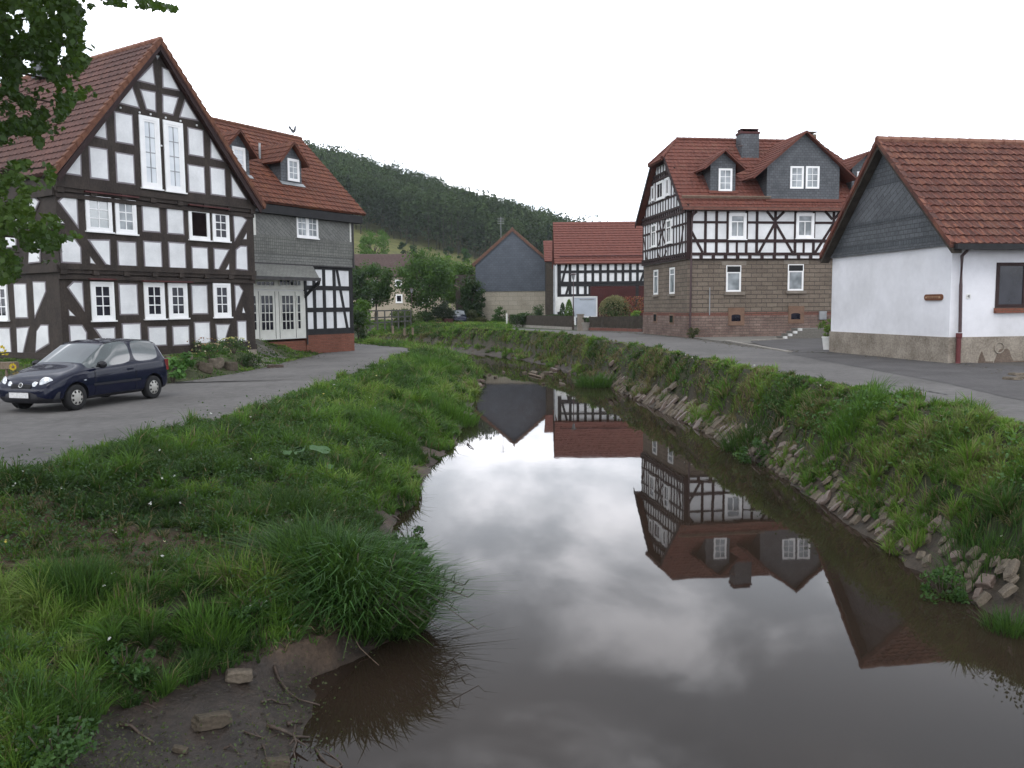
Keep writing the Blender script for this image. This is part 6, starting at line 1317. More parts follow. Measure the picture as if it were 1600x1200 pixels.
for i, (x, y, Y) in enumerate(B_px): tips.append(grow(x, y, Y, i, 2.0+.05*i))
m.build('trunk', MT['bark'], lt)
PA = [(-60,-60),(150,-60),(200,-12),(282,14),(270,19),(225,12),(190,10),(150,4),(135,28),(128,62),(146,72),(142,95),(128,110),(150,150),(118,158),(98,190),(105,200),(62,232),(48,220),(20,226),(-60,225)]
PBp = [(-60,258),(30,250),(88,256),(84,292),(45,300),(52,330),(85,336),(128,368),(92,382),(100,398),(72,420),(40,398),(28,440),(-60,450)]
def fillpoly(poly, n, y0, y1, seed, holes=()):
    r = np.random.default_rng(seed); P2 = np.stack([r.uniform(-60,285,n*3), r.uniform(-60,450,n*3)], 1); k = inpoly(P2, poly); g = fbm(P2[:,0], P2[:,1], .05, seed, 2); k &= r.random(len(P2)) < np.clip((g-.36)*7, .04, 1); P2 = P2[k]; Yd = r.uniform(y0, y1, len(P2))
    v = (600-P2[:,1])/F; u = (P2[:,0]-800)/F; d = np.array(cF)[None]+u[:,None]*np.array(cR)+v[:,None]*np.array(cU); return np.array(CAM)+d*(Yd/d[:,1])[:,None], len(P2)
LGc = [(.012,.026,.007),(.020,.046,.010),(.038,.078,.016),(.085,.14,.03)]
PP, n = fillpoly(PA, 21000, 7.6, 10.6, 161); tone = vn(PP[:,0]*1.8+PP[:,1], PP[:,2]*1.8, 1, 4)*.6+rng.random(n)*.4; print('A', n)
V1 = leaves(PP, .060, rng, .82, droop=.9, up=.5); C1 = pal(n, LGc, tone, rng)
PP, n = fillpoly(PBp, 13000, 7.6, 9.6, 162); tone = .2+vn(PP[:,0]*1.8+PP[:,1], PP[:,2]*1.8, 1, 4)*.6+rng.random(n)*.35; print('B', n)
V2 = leaves(PP, .060, rng, .82, droop=.9, up=.6); C2 = pal(n, LGc, tone, rng)
# the rest of the crown, outside the photo
n = 20000; P_, k = crown_pts((TB.x-.3, TB.y-.6, 5.6), (4.3,4.6,3.3), n, 160, rng, .3, .3)
u_ = P_@np.array(cR)-CAM.dot(cR); v_ = P_@np.array(cU)-CAM.dot(cU); f_ = P_@np.array(cF)-CAM.dot(cF); px = 800+F*u_/np.maximum(f_, .1); ok = (f_ < .5) | (px < -20) | (600-F*v_/np.maximum(f_, .1) < -30); P_ = P_[ok]
V3 = leaves(P_, .10, rng, .82, droop=.8); C3 = pal(len(P_), LGc, None, rng)
n = 22000; P_, k = crown_pts((-6.8, 3.2, 7.4), (4.6,3.6,2.0), n, 150, rng, .1, .3); P_ = P_[(P_[:,2]-CAMZ)/np.maximum(P_[:,1], .1) > .48]  # unseen overhead clumps, added to shade the lower left bank
V4 = leaves(P_, .13, rng, .82, droop=.8); C4 = pal(len(P_), LGc, None, rng)
quads('crown', np.concatenate([V1,V2,V3,V4]), np.concatenate([C1,C2,C3,C4]), MT['leaf'], lt)
# ------------------------------------------------------------------ cars
def car_mesh():
    """returns evaluated mesh split by material: body cage with subdivision and wheel arches cut out"""
    # stations: x, half width, z bottom, z belt (shoulder), top profile: (y_edge, z_edge, z_centre), glass flag
    S = [(-1.82,.66,.30,.62,.60,.64,.66,0), (-1.80,.76,.26,.92,.62,.95,.98,0), (-1.74,.80,.22,.97,.62,1.04,1.07,0), (-1.62,.815,.20,.965,.60,1.36,1.40,3), (-1.48,.82,.19,.965,.60,1.40,1.44,0),
         (-1.05,.825,.19,.95,.60,1.44,1.485,2), (-.62,.825,.19,.935,.60,1.455,1.505,2), (-.54,.825,.19,.932,.60,1.455,1.505,0), (.0,.825,.19,.91,.595,1.435,1.48,2), (.22,.825,.19,.90,.58,1.375,1.415,2),
         (.88,.825,.19,.88,.62,1.00,1.03,1), (.98,.825,.19,.875,.64,.955,.985,0), (1.35,.82,.20,.83,.62,.875,.915,0), (1.66,.79,.21,.755,.58,.79,.83,0), (1.84,.74,.22,.66,.52,.70,.735,0), (1.93,.66,.26,.56,.46,.59,.615,0), (1.96,.50,.32,.46,.36,.48,.49,0)]
    V, Fc = [], []; n = len(S); rows = 11
    for (x, w, zb, zbl, ye, ze, zc, g) in S:
        half = [(0,zb), (w*.80,zb), (w*.97,zb+.07), (w*1.0,.5 if zbl > .6 else (zb+zbl)/2), (w*.995, zbl-.13), (w*.965, zbl-.015), (w*.93, zbl+.01)]
        half += [((w*.93+ye)/2+.02, (zbl+.01+ze)/2), (ye, ze), (ye*.62, ze+(zc-ze)*.72), (0, zc)]
        for y, z in half: V.append((x, y, z))
        for y, z in half[1:-1]: V.append((x, -y, z))
    per = rows+9
    def idx(i, j, s):   # j row 0..10, s=+1/-1
        if s > 0 or j in (0, 10): return i*per+j
        return i*per+11+(j-1)
    mats = []
    for i in range(n-1):
        g0 = S[i][7]; g1 = S[i+1][7]
        for s in (1, -1):
            for j in range(10):
                q = [idx(i,j,s), idx(i+1,j,s), idx(i+1,j+1,s), idx(i,j+1,s)]
                Fc.append(q if s < 0 else q[::-1]); mi = 0
                xm = (S[i][0]+S[i+1][0])/2
                if j in (6,7):
                    if -1.50 < xm < -.62 and i in (4,5): mi = 2
                    elif i in (7,8,9): mi = 2
                if j >= 8 and i == 9: mi = 1
                if j >= 8 and i == 2: mi = 3
                if j <= 1: mi = 4
                mats.append(mi)
    for i in (0, n-1):
        loop = [idx(i,j,1) for j in range(11)]+[idx(i,j,-1) for j in range(9,0,-1)]; Fc.append(loop if i == 0 else loop[::-1]); mats.append(0)
    me = bpy.data.meshes.new('car_cage'); me.from_pydata(V, [], Fc)
    for k in range(5): me.materials.append(MT['black'])
    me.polygons.foreach_set('material_index', mats); me.update()
    import bmesh
    bm = bmesh.new(); bm.from_mesh(me); bmesh.ops.recalc_face_normals(bm, faces=bm.faces)
    cl = bm.edges.layers.float.new('crease_edge')
    for e in bm.edges:
        ms = {f.material_index for f in e.link_faces}
        if len(ms) == 2 and ms != {0, 4}: e[cl] = .75
    bm.to_mesh(me); bm.free()
    ob = bpy.data.objects.new('car_cage', me); COL.objects.link(ob); md = ob.modifiers.new('s', 'SUBSURF'); md.levels = 3; md.render_levels = 3
    cut = MB()
    for x in (1.23,-1.23):
        for s in (1,-1): cut.tube([(x, s*.60, .30), (x, s*1.1, .30)], .345, 32)
    cme = bpy.data.meshes.new('cut'); cme.from_pydata(cut.v, [], cut.f); 
    for k in range(5): cme.materials.append(MT['black'])
    cme.polygons.foreach_set('material_index', [4]*len(cme.polygons)); cme.update()
    bm = bmesh.new(); bm.from_mesh(cme); bmesh.ops.recalc_face_normals(bm, faces=bm.faces); bm.to_mesh(cme); bm.free()
    co = bpy.data.objects.new('cut', cme); COL.objects.link(co); b = ob.modifiers.new('b', 'BOOLEAN'); b.object = co; b.operation = 'DIFFERENCE'; b.solver = 'EXACT'
    dg = bpy.context.evaluated_depsgraph_get(); ev = ob.evaluated_get(dg).to_mesh()
    Vx = [tuple(v.co) for v in ev.vertices]; polys = [(p.material_index, tuple(p.vertices)) for p in ev.polygons]; ob.evaluated_get(dg).to_mesh_clear()
    out = {}
    for mi in range(5):
        fs = [f for m_, f in polys if m_ == mi]; used = sorted({v for f in fs for v in f}); mp = {v: k for k, v in enumerate(used)}
        out[mi] = ([Vx[v] for v in used], [tuple(mp[v] for v in f) for f in fs])
    bpy.data.objects.remove(ob); bpy.data.objects.remove(co); return out
CM = car_mesh(); print('car parts', {k: len(v[1]) for k, v in CM.items()})
def place(vs, pos, ang, sc=1.0):
    vs = [(x, y, z if z < .62 else .62+(z-.62)*1.04) for x, y, z in vs]
    ca, sa = math.cos(ang)*sc, math.sin(ang)*sc; return [(pos[0]+x*ca-y*sa, pos[1]+x*sa+y*ca, pos[2]+z*sc) for x, y, z in vs]
def make_car(label, pos, ang, paint, detail=True, name='parked_car'):
    t = thing(name, label, 'car', pos)
    def part(nm, mb, mat, parent=t, smooth=False):
        mb.v = place(mb.v, pos, ang); o = mb.build(nm, mat, parent, smooth=smooth); return o
    def raw(k, nm, mat, parent=t):
        mb = MB(); mb.v, mb.f = list(CM[k][0]), list(CM[k][1]); o = part(nm, mb, mat, parent, True)
        fix_normals(o); return o
    body = raw(0, 'body', paint); raw(4, 'underbody', MT['car_trim']); raw(1, 'windscreen', MT['car_glass']); raw(3, 'rear_window', MT['car_glass'])
    vs, fs = CM[2]; 
    par = list(range(len(vs)))          # split side glass into its four panes
    def find(a):
        while par[a] != a: par[a] = par[par[a]]; a = par[a]
        return a
    for f in fs:
        for a in f[1:]: par[find(a)] = find(f[0])
    groups = {}
    for f in fs: groups.setdefault(find(f[0]), []).append(f)
    for g in groups.values():
        used = sorted({v for f in g for v in f}); mp = {v: k for k, v in enumerate(used)}; mb = MB(); mb.v = [vs[v] for v in used]; mb.f = [tuple(mp[v] for v in f) for f in g]; part('side_window', mb, MT['car_glass_lit'], t, True)
    for x in (1.23,-1.23):
        for s in (1,-1):
            mb = MB(); pr = [(.17,-.09),(.262,-.095),(.288,-.07),(.293,0),(.288,.07),(.262,.095),(.17,.09)]; N_ = 36
            for k, (r, y) in enumerate(pr):
                for j in range(N_): a = 2*math.pi*j/N_; mb.v.append((x+r*math.cos(a), s*.715+y, .293+r*math.sin(a)))
            for k in range(len(pr)-1):
                for j in range(N_): mb.f.append((k*N_+j, k*N_+(j+1)%N_, (k+1)*N_+(j+1)%N_, (k+1)*N_+j))
            wh = part('wheel', mb, MT['black'], t, True)
            mb = MB(); yo = s*.80; C_ = (x, yo, .293)
            def P_(r, a, d=0): return (x+r*math.cos(a), yo+s*d, .293+r*math.sin(a))
            # hubcap: ring, spokes and hub with eight round holes left between
            for j in range(8):
                a0 = 2*math.pi*j/8; 
                def seg(r0, r1, da, db, d0, d1):
                    k = 4
                    for q in range(k):
                        u0 = da+(db-da)*q/k; u1 = da+(db-da)*(q+1)/k; mb.face([P_(r0,u0,d0), P_(r1,u0,d1), P_(r1,u1,d1), P_(r0,u1,d0)])
                seg(.155,.185,a0,a0+.7854,.0,-.012); seg(.0,.105,a0,a0+.7854,.022,.012); seg(.105,.155,a0-.20,a0+.20,.012,0)
            hc = part('hubcap', mb, MT['hubcap'], wh)
            mb = MB(); mb.tube([(x, s*.74, .293), (x, s*.79, .293)], .182, 24); part('rim_shadow', mb, MT['black'], wh)
    if not detail: return t
    def surf_disc(nm, c, nrm, r, mat, thick=.03, parent=t, sy=1.0, n=24, dome=.4):
        nrm = Vector(nrm).normalized(); a = nrm.cross(Vector((0,0,1))).normalized(); b = a.cross(nrm); c = Vector(c); mb = MB(); rings = [(1,0),(1,thick*.6),(.8,thick),(.4,thick*(1+dome)),(.02,thick*(1+dome*1.2))]
        for rr, dd in rings:
            for j in range(n): q = 2*math.pi*j/n; mb.v.append(tuple(c+a*math.cos(q)*r*rr*sy+b*math.sin(q)*r*rr+nrm*dd))
        for k in range(len(rings)-1):
            for j in range(n): mb.f.append((k*n+j, k*n+(j+1)%n, (k+1)*n+(j+1)%n, (k+1)*n+j))
        o = part(nm, mb, mat, parent, True); fix_normals(o); return o
    def ringo(nm, c, nrm, r, rt, mat, parent, sy=1.0):
        nrm = Vector(nrm).normalized(); a = nrm.cross(Vector((0,0,1))).normalized(); b = a.cross(nrm); c = Vector(c); mb = MB()
        mb.tube([tuple(c+a*math.cos(q)*r*sy+b*math.sin(q)*r) for q in np.linspace(0, 2*math.pi, 25)], rt, 6, cap=False); return part(nm, mb, mat, parent, True)
    for s in (1,-1):
        hl = surf_disc('headlight', (1.815, s*.575, .655), (1,s*.50,.33), .118, MT['lamp_glass'], .03, sy=1.12)
        ringo('rim', (1.825, s*.580, .66), (1,s*.50,.33), .118, .010, MT['chrome'], hl, 1.12)
        h2_ = surf_disc('headlight', (1.885, s*.345, .61), (1,s*.22,.25), .072, MT['lamp_glass'], .025)
        ringo('rim', (1.895, s*.347, .613), (1,s*.22,.25), .072, .008, MT['chrome'], h2_)
        mb = MB(); mb.box((-1.745, s*.765, .82), .12, .06, .26); o = part('tail_light', mb, MT['tail_red'], t)
        mb = MB(); c = Vector((.60, s*.93, .97)); 
        for r_, x_ in ((.02,-.07),(.075,-.055),(.085,0),(.07,.05),(.02,.075)):
            for j in range(12): a = 2*math.pi*j/12; mb.v.append((c.x+x_, c.y+math.cos(a)*r_*1.35, c.z+math.sin(a)*r_))
        for k in range(4):
            for j in range(12): mb.f.append((k*12+j, k*12+(j+1)%12, (k+1)*12+(j+1)%12, (k+1)*12+j))
        mb.tube([(.62, s*.80, .93), (.60, s*.88, .94)], .025, 6); mr_ = part('wing_mirror', mb, MT['car_trim'], t, True)
        mb = MB(); mb.box((-.42, s*.823, .80), .17, .03, .035); part('door_handle', mb, paint, t)
        mb = MB(); mb.box((.0, s*.826, .535), 1.50, .018, .045); part('side_trim', mb, MT['car_trim'], t)
        for xx, z0, z1 in ((.70,.26,.86), (-.60,.26,.90)):
            mb = MB(); mb.tube([(xx, s*.815, z0), (xx, s*.829, .5), (xx-.01, s*.826, .75), (xx-.02, s*.797, z1)], .004, 4); part('door_gap', mb, MT['black'], t)
        mb = MB(); mb.tube([(.98, s*.832, .66), (1.03, s*.832, .66)], .012, 6); part('indicator', mb, MT['lamp_glass'], t)
    mb = MB(); mb.prism([(1.94,-.27,.54),(1.94,.27,.54),(1.905,.27,.63),(1.905,-.27,.63)], (.02,0,.0)); gr = part('grille', mb, MT['black'], t)
    mb = MB(); [mb.tube([(1.965-.012*k,-.26,.55+.02*k),(1.965-.012*k,.26,.55+.02*k)], .004, 4) for k in range(5)]; part('slat', mb, MT['car_trim'], gr)
    bd = surf_disc('badge', (1.925, 0, .605), (1,0,.35), .052, MT['car_trim'], .02)
    ringo('ring', (1.945, 0, .612), (1,0,.35), .050, .0075, MT['chrome'], bd)
    mb = MB(); z = .612
    for a, b in (((-.024,.042),(-.008,.008)),((-.008,.008),(0,.024)),((0,.024),(.008,.008)),((.008,.008),(.024,.042)),((-.042,.012),(-.022,-.038)),((-.022,-.038),(0,.004)),((0,.004),(.022,-.038)),((.022,-.038),(.042,.012))):
        mb.tube([(1.958-.3*a[1]*.0-.0, a[0], z+a[1]), (1.958, b[0], z+b[1])], .0055, 5)
    part('emblem', mb, MT['chrome'], bd)
    mb = MB(); P2 = [(1.93,-.73,.235),(1.99,-.45,.22),(2.01,0,.22),(1.99,.45,.22),(1.93,.73,.235)]; mb2 = []
    prof = [(-.05,.22),(.0,.25),(.015,.33),(.01,.41),(-.02,.46)]; xs = np.linspace(-.80,.80,17)
    for y in xs:
        x0 = 1.985-.26*abs(y/.80)**3.2-.03*(y/.8)**2
        for dx, z in prof: mb.v.append((x0+dx, y, z))
    for i in range(16):
        for k in range(4): mb.f.append((i*5+k, i*5+k+1, (i+1)*5+k+1, (i+1)*5+k))
    bp = part('bumper', mb, MT['car_trim'], t, True); fix_normals(bp)
    mb = MB(); mb.box((2.008, 0, .40), .012, .52, .115); pl_ = part('number_plate', mb, MT['plate'], t)
    mb = MB(); mb.box((2.005, 0, .40), .012, .545, .135); part('plate_holder', mb, MT['black'], pl_)
    mb = MB(); mb.tube([(.92,-.1,.995),(.80,-.62,1.03)], .008, 5); mb.tube([(.92,.45,.995),(.82,-.08,1.04)], .008, 5); part('wiper', mb, MT['black'], t)
    for s in (1,-1):
        mb = MB(); mb.tube([(x, s*.585+0*x, z) for x, z in ((.15,1.405),(-.3,1.458),(-.9,1.456),(-1.4,1.425))], .010, 5); part('roof_strip', mb, MT['car_trim'], t)
    # seats seen through the glass are left as dark shapes
    return t
fp = on_z(124, 641, LZ); rp = on_z(240, 623, LZ); hd = (fp-rp); print('wheelbase measured', hd.length, fp, rp)
hd.z = 0; hd.normalize(); mid = (fp+rp)/2; left = Vector((-hd.y, hd.x, 0)); cpos = mid-left*.80; ang = math.atan2(hd.y, hd.x)
make_car('dark blue three-door hatchback parked nose towards us by the timber gable house', (cpos.x, cpos.y, LZ), ang, MT['car'])
# small dark car in the distance, nose towards us
MT['car_green'] = MT['car'].copy(); MT['car_green'].name = 'dark_green_car_paint'; MT['car_green'].node_tree.nodes['Principled BSDF'].inputs['Coat Weight'].default_value = .6
q = at_y(717, 503, 90); make_car('small dark car parked nose towards us between the dark conifer bush and the slate barn', (q.x, 90, 0), math.radians(-84), MT['car_green'], detail=False)
MT['rail'] = stuff_mat('grey_old_wood', (.05,.05,.045), (.10,.10,.09), 4, .85, .4, fine=.3)
# ------------------------------------------------------------------ stones and driftwood
def rock_mesh(seed, sx, sy, sz, box=.45):
    import bmesh
    rng = np.random.default_rng(seed); bm = bmesh.new(); bmesh.ops.create_icosphere(bm, subdivisions=3, radius=1)
    ph = rng.random(9)*6.28; pl = [(np.array(v, float)/np.linalg.norm(v), .60+.12*rng.random()) for v in ((1,.1,0),(-1,-.1,.1),(0,1,.1),(.1,-1,0),(0,.1,1),(0,0,-1))]+[(rand_dirs(1, 0, rng)[0], .72+.2*rng.random()) for _ in range(6)]
    for v in bm.verts:
        p = np.array(v.co); 
        for nrm, d in pl:
            e = p@nrm-d
            if e > 0: p = p-nrm*e
        p = p*(1+.05*math.sin(5*p[0]+ph[0])*math.sin(4*p[1]+ph[1])+.03*math.sin(11*p[2]+ph[2]+7*p[0]))
        v.co = (p[0]*sx, p[1]*sy, p[2]*sz)
    me = bpy.data.meshes.new('stone'); bm.to_mesh(me); bm.free(); return me
RM = [rock_mesh(200+i, .27*a, .19*b, .095*c) for i, (a, b, c) in enumerate(((1,1,1),(1.3,.8,.8),(.8,1.1,1.2),(1.1,1.2,.7),(.9,.8,1.3),(1.4,1,.9),(.7,.7,1),(1.0,1.3,1.1),(1.2,.7,1.0),(.85,1.0,.7)))]
for i, me in enumerate(RM): me.materials.append(MT[('rock','rock','rock_wet')[i % 3]])
def stone(name, me, loc, rot, sc, label, group, cat='stone'):
    o = bpy.data.objects.new(name, me); COL.objects.link(o); o.location = loc; o.rotation_euler = rot; o.scale = sc if isinstance(sc, tuple) else (sc,)*3
    return tag(o, label, cat, group)
path = smooth_line(zline([(1545,958),(1500,922),(1440,888),(1330,818),(1200,726),(1100,672),(1010,631),(945,598)], WZ), 0); 
Lp = np.r_[0, np.cumsum(np.hypot(*np.diff(path, axis=0).T))]; rn = random.Random(9); s = 0.0; cnt = 0
lab0 = {'a': 'flat grey-brown stone of the pitched edging along the right waterline'}
while s < Lp[-1]-.2:
    x = np.interp(s, Lp, path[:,0]); y = np.interp(s, Lp, path[:,1]); x2 = np.interp(s+.3, Lp, path[:,0]); y2 = np.interp(s+.3, Lp, path[:,1]); t = Vector((x2-x, y2-y, 0)).normalized(); nb = Vector((t.y, -t.x, 0))
    if nb.x < 0: nb = -nb
    far = min(1.5, max(.78, y/17)); Dw = float(segd(np.array([[x, y]]), RS)[0]); Dw = min(max(Dw, .30), .75); nrw = 3
    for r in range(nrw):
        d = (-.04+(Dw+.08)*(r+.35)/nrw)+rn.uniform(-.03,.03); P_ = Vector((x, y, 0))+nb*d+t*rn.uniform(-.05,.05)
        if rn.random() < (.06 if y > 12 else .15) or cnt > 295: continue
        an0 = 0; P_.z = max(WZ+.04+.47*max(d, -.05)/Dw*.95, gz(P_.x, P_.y)+.025)+rn.uniform(-.02,.03)
        up = (nb*.72+Vector((0,0,.70))).normalized(); an = rn.uniform(-.25,.85); ax = (up*math.cos(an)+t*math.sin(an)).normalized(); nz = t.cross(up); nz = nz if nz.z > 0 else -nz; nz = (nz+t*rn.uniform(-.25,.25)+up*rn.uniform(-.3,.15)); nz = (nz-ax*nz.dot(ax)).normalized(); ay = nz.cross(ax)
        rot = Matrix((ax, ay, nz)).transposed().to_euler(); k = rn.randrange(10); s_ = far*rn.uniform(.52,.85)
        stone('edging_stone', RM[k], P_, rot, (s_*.9, s_*1.05, s_*.8), lab0['a'], 'stones pitched along the right waterline'); cnt += 1
    s += .25*far*rn.uniform(.85,1.15)
print('edging stones', cnt)
# stones and rubble at the bend
gS = 'loose stones lying in the shallows at the bend'
for i, (x, y, sc) in enumerate(((820,583,.7),(834,584,1.1),(846,587,.9),(856,583,1.2),(866,579,1.3),(873,574,1.0),(880,569,1.1),(886,577,1.4),(893,582,1.2),(901,579,1.0),(905,572,1.2),(884,563,.9),(812,560,.8),(822,557,1.0),(836,559,1.1),(845,563,.9),(829,563,.9),(878,601,.9),(899,596,.8),(900,599,.6),(876,595,.5),(849,600,.4),(765,586,.5),(774,590,.7),(787,582,.5),(748,598,1.2),(747,604,1.1),(744,600,.8),(716,645,.7),(724,652,.9),(718,660,.6),(726,549,1.0),(740,551,1.2),(748,552,.8),(806,553,.9),(816,555,.7))):
    q = on_z(x, y, WZ); stone('river_stone', RM[(i*7) % 10], (q.x, q.y, WZ+.03), (rn.uniform(-.3,.3), rn.uniform(-.3,.3), rn.uniform(0,6)), (sc*1.0, sc*1.0, sc*1.2), 'small loose brown stone lying in the shallows at the bend', gS)
m = MB(); a = on_z(827,584,WZ+.05); b = on_z(846,589,WZ+.05); m.tube([a, b], [.05,.04], 6); tag(m.build('plank', MT['wood'], base=tuple((a+b)/2)), 'pale plank lying in the shallow water among the stones at the bend', 'plank')
# rocks and logs on the mud
def mudrock(x, y, sx, sy, sz, rz, mat, label, name='rock', seed=0, tilt=0):
    q = on_z(x, y, WZ+.06); me = rock_mesh(seed, sx, sy, sz); me.materials.append(MT[mat]); g_ = gz(q.x, q.y); o = bpy.data.objects.new(name, me); COL.objects.link(o); o.location = (q.x, q.y, max(g_, WZ)+sz*.6); o.rotation_euler = (tilt, .1, rz); return tag(o, label, 'rock')
mudrock(374, 1093, .17, .08, .075, .25, 'rock', 'pale pinkish block of stone lying on the mud in the foreground', seed=301)
mudrock(332, 1152, .21, .085, .085, .55, 'rock_dark', 'dark mossy elongated rock below the pale block on the mud', seed=302)
mudrock(433, 1190, .14, .06, .06, .3, 'rock_dark', 'half-sunk rock at the bottom edge of the mud', seed=303)
mudrock(283, 1190, .10, .045, .03, -.2, 'rock_dark', 'low flat stone near the bottom left of the mud', seed=304)
def stick(label, pts, r, mat='drift', name='stick', z=WZ+.03, fork=None):
    P_ = []
    for k, (x, y) in enumerate(pts): q = on_z(x, y, z); q.z = max(gz(q.x, q.y), WZ)+r+.012*math.sin(k*2.1); P_.append(q)
    m = MB(); m.tube(P_, [r*(1-.6*k/(len(P_)-1)) for k in range(len(P_))], 7)
    if fork:
        for f in fork:
            Q = []
            for (x, y) in f: q = on_z(x, y, z); q.z = max(gz(q.x, q.y), WZ)+r+.04; Q.append(q)
            m.tube(Q, [r*.6*(1-.6*k/(len(Q)-1)) for k in range(len(Q))], 6)
    return tag(m.build(name, MT[mat], base=tuple(P_[0]), smooth=True), label, 'stick')
stick('bent stick with a thick dark head, uppermost of the driftwood', [(430,1073),(436,1082),(452,1092),(468,1099),(500,1101)], .016)
stick('short twig just right of the pale stone block', [(409,1119),(424,1113),(440,1111),(457,1108)], .012, fork=[[(430,1112),(434,1105)]])
stick('short dark stump of wood at the water edge', [(449,1137),(458,1134),(472,1128)], .022)
stick('thickest pale driftwood stick lying across the mud edge', [(418,1144),(440,1148),(462,1149),(484,1150)], .020, fork=[[(462,1143),(459,1155),(463,1166),(459,1180),(462,1192)],[(460,1160),(470,1166),(480,1172)],[(459,1162),(452,1170)]])
stick('thin dark stick reaching left from the thickest driftwood', [(382,1157),(398,1160),(418,1158),(436,1150)], .009, fork=[[(398,1160),(408,1166)]])
stick('curved twig loop sticking out of the water at the bottom', [(493,1166),(500,1178),(512,1189),(528,1196),(535,1193),(530,1184),(515,1174),(503,1168)], .009)
stick('small forked twig near the bottom of the mud', [(410,1168),(414,1176),(417,1186)], .009, fork=[[(414,1176),(420,1170)]])
stick('long thin stem lying flat on the upper mud', [(222,1150),(236,1152),(251,1153)], .006)
stick('dark branch lying along the bottom left of the mud', [(190,1181),(207,1180),(222,1185),(243,1193)], .018, fork=[[(207,1180),(214,1174)]])
stick('small root on the mud between the mossy rock and the lowest rock', [(350,1184),(362,1181),(374,1186)], .010)
stick('pale dry root trailing from the reed clump into the water', [(545,1012),(562,1018),(580,1024),(592,1036)], .007, 'wood')
stick('thin dark twig floating in the bright water', [(730,692),(734,696),(740,700)], .02)
stick('dark driftwood lump at the foot of the left bank', [(612,811),(618,809),(624,811)], .03)
stick('thin brown branch lying along the muddy slope', [(577,795),(590,801),(604,805),(618,810)], .012)
stick('dead stick lying on the bare patch at the left edge', [(5,898),(20,888),(36,876)], .008, 'wood', z=-1.0)
# scattered litter on the mud
rng = np.random.default_rng(210); n = 700; Y = 5.4*(10.5/5.4)**rng.random(n); X = rng.uniform(-6, -1, n); P_ = np.stack([X, Y], 1); k = (region(P_) == 2); X, Y = X[k], Y[k]; C = np.stack([X, Y, ground(X, Y)+.008], 1)
tag(quads('mud_litter', leaves(C, .045, rng, .35, up=4), pal(len(C), [(.02,.015,.012),(.05,.036,.028),(.09,.065,.05)], None, rng), MT['leaf']), 'small dead leaves and twigs strewn over the foreground mud', 'litter', kind='stuff')
# ------------------------------------------------------------------ flower bed in front of the gable house
gR = 'boulders edging the flower bed'
for i, (x, y, sx, sz, lab) in enumerate(((262,594,.30,.22,'boulder beside the car tail in the flower bed'), (299,590,.16,.36,'narrow upright reddish boulder in the flower bed'), (322,588,.36,.26,'wide mossy boulder in the middle of the flower bed'), (341,584,.34,.28,'pale sloping boulder in the middle of the flower bed'), (362,582,.36,.26,'rounded boulder under the yellow flowers'), (388,577,.34,.2,'last low boulder at the right end of the flower bed'))):
    q = on_z(x, y, LZ); me = rock_mesh(230+i, sx, .22, sz); me.materials.append(MT[('rock_dark','rock','rock_dark','rock','rock_dark','rock_dark')[i]]); stone('boulder', me, (q.x-.1, q.y+.15, max(gz(q.x-.1, q.y+.15), LZ)+sz*.35), (0, .1*i % .3, .3*i), 1.0, lab, gR, 'boulder')
gF = 'plants in the flower bed before the gable house'
def bed(name, label, x, y, r, rz, n, size, cols, seed, blooms=None):
    q = on_z(x, y, -.25); q.z = gz(q.x, q.y)-.02; t = bush(name, label, 'plant', tuple(q), r, rz, n, size, cols, seed, gF)
    if blooms:
        rng = np.random.default_rng(seed); m_ = 90; d = rand_dirs(m_, 1.2, rng); C = np.array(q)+np.array([0,0,rz])+d*np.array([r,r,rz])*1.05; quads('bloom', leaves(C, .06, rng, .9, up=1), pal(m_, blooms, None, rng), MT['leaf'], t)
bed('leafy_plant', 'large-leaved green plant right beside the car tail', 270, 588, .55, .36, 420, .15, [(.04,.11,.025),(.07,.17,.035),(.10,.21,.05)], 241)
bed('leafy_plant', 'second large-leaved green plant left of the upright boulder', 285, 583, .45, .36, 380, .14, [(.04,.10,.025),(.06,.15,.03)], 242)
bed('flowering_plant', 'orange-brown flowering plant against the house wall', 315, 566, .75, .30, 700, .07, [(.03,.06,.02),(.05,.09,.03)], 243, [(.28,.09,.03),(.36,.14,.05)])
bed('flowering_plant', 'small-leaved green plant between the boulders', 330, 574, .65, .30, 900, .06, [(.03,.08,.02),(.06,.13,.03)], 244, [(.4,.4,.3),(.3,.14,.05)])
bed('flowering_plant', 'plant dotted with yellow flowers above the rounded boulder', 366, 567, .6, .32, 900, .06, [(.03,.07,.02),(.05,.10,.03)], 245, [(.45,.40,.10),(.5,.48,.25)])
bed('leafy_plant', 'dark drooping plant at the right end of the flower bed', 392, 568, .55, .33, 900, .07, DGREEN+[(.05,.08,.03)], 246)
q = on_z(430, 556, 0); me = rock_mesh(250, .45, .16, .11); me.materials.append(MT['drift']); stone('root_log', me, (q.x, q.y, gz(q.x, q.y)+.05), (0,0,.4), 1.0, 'dark weathered log lying on the gravel beside the house corner', None, 'log')
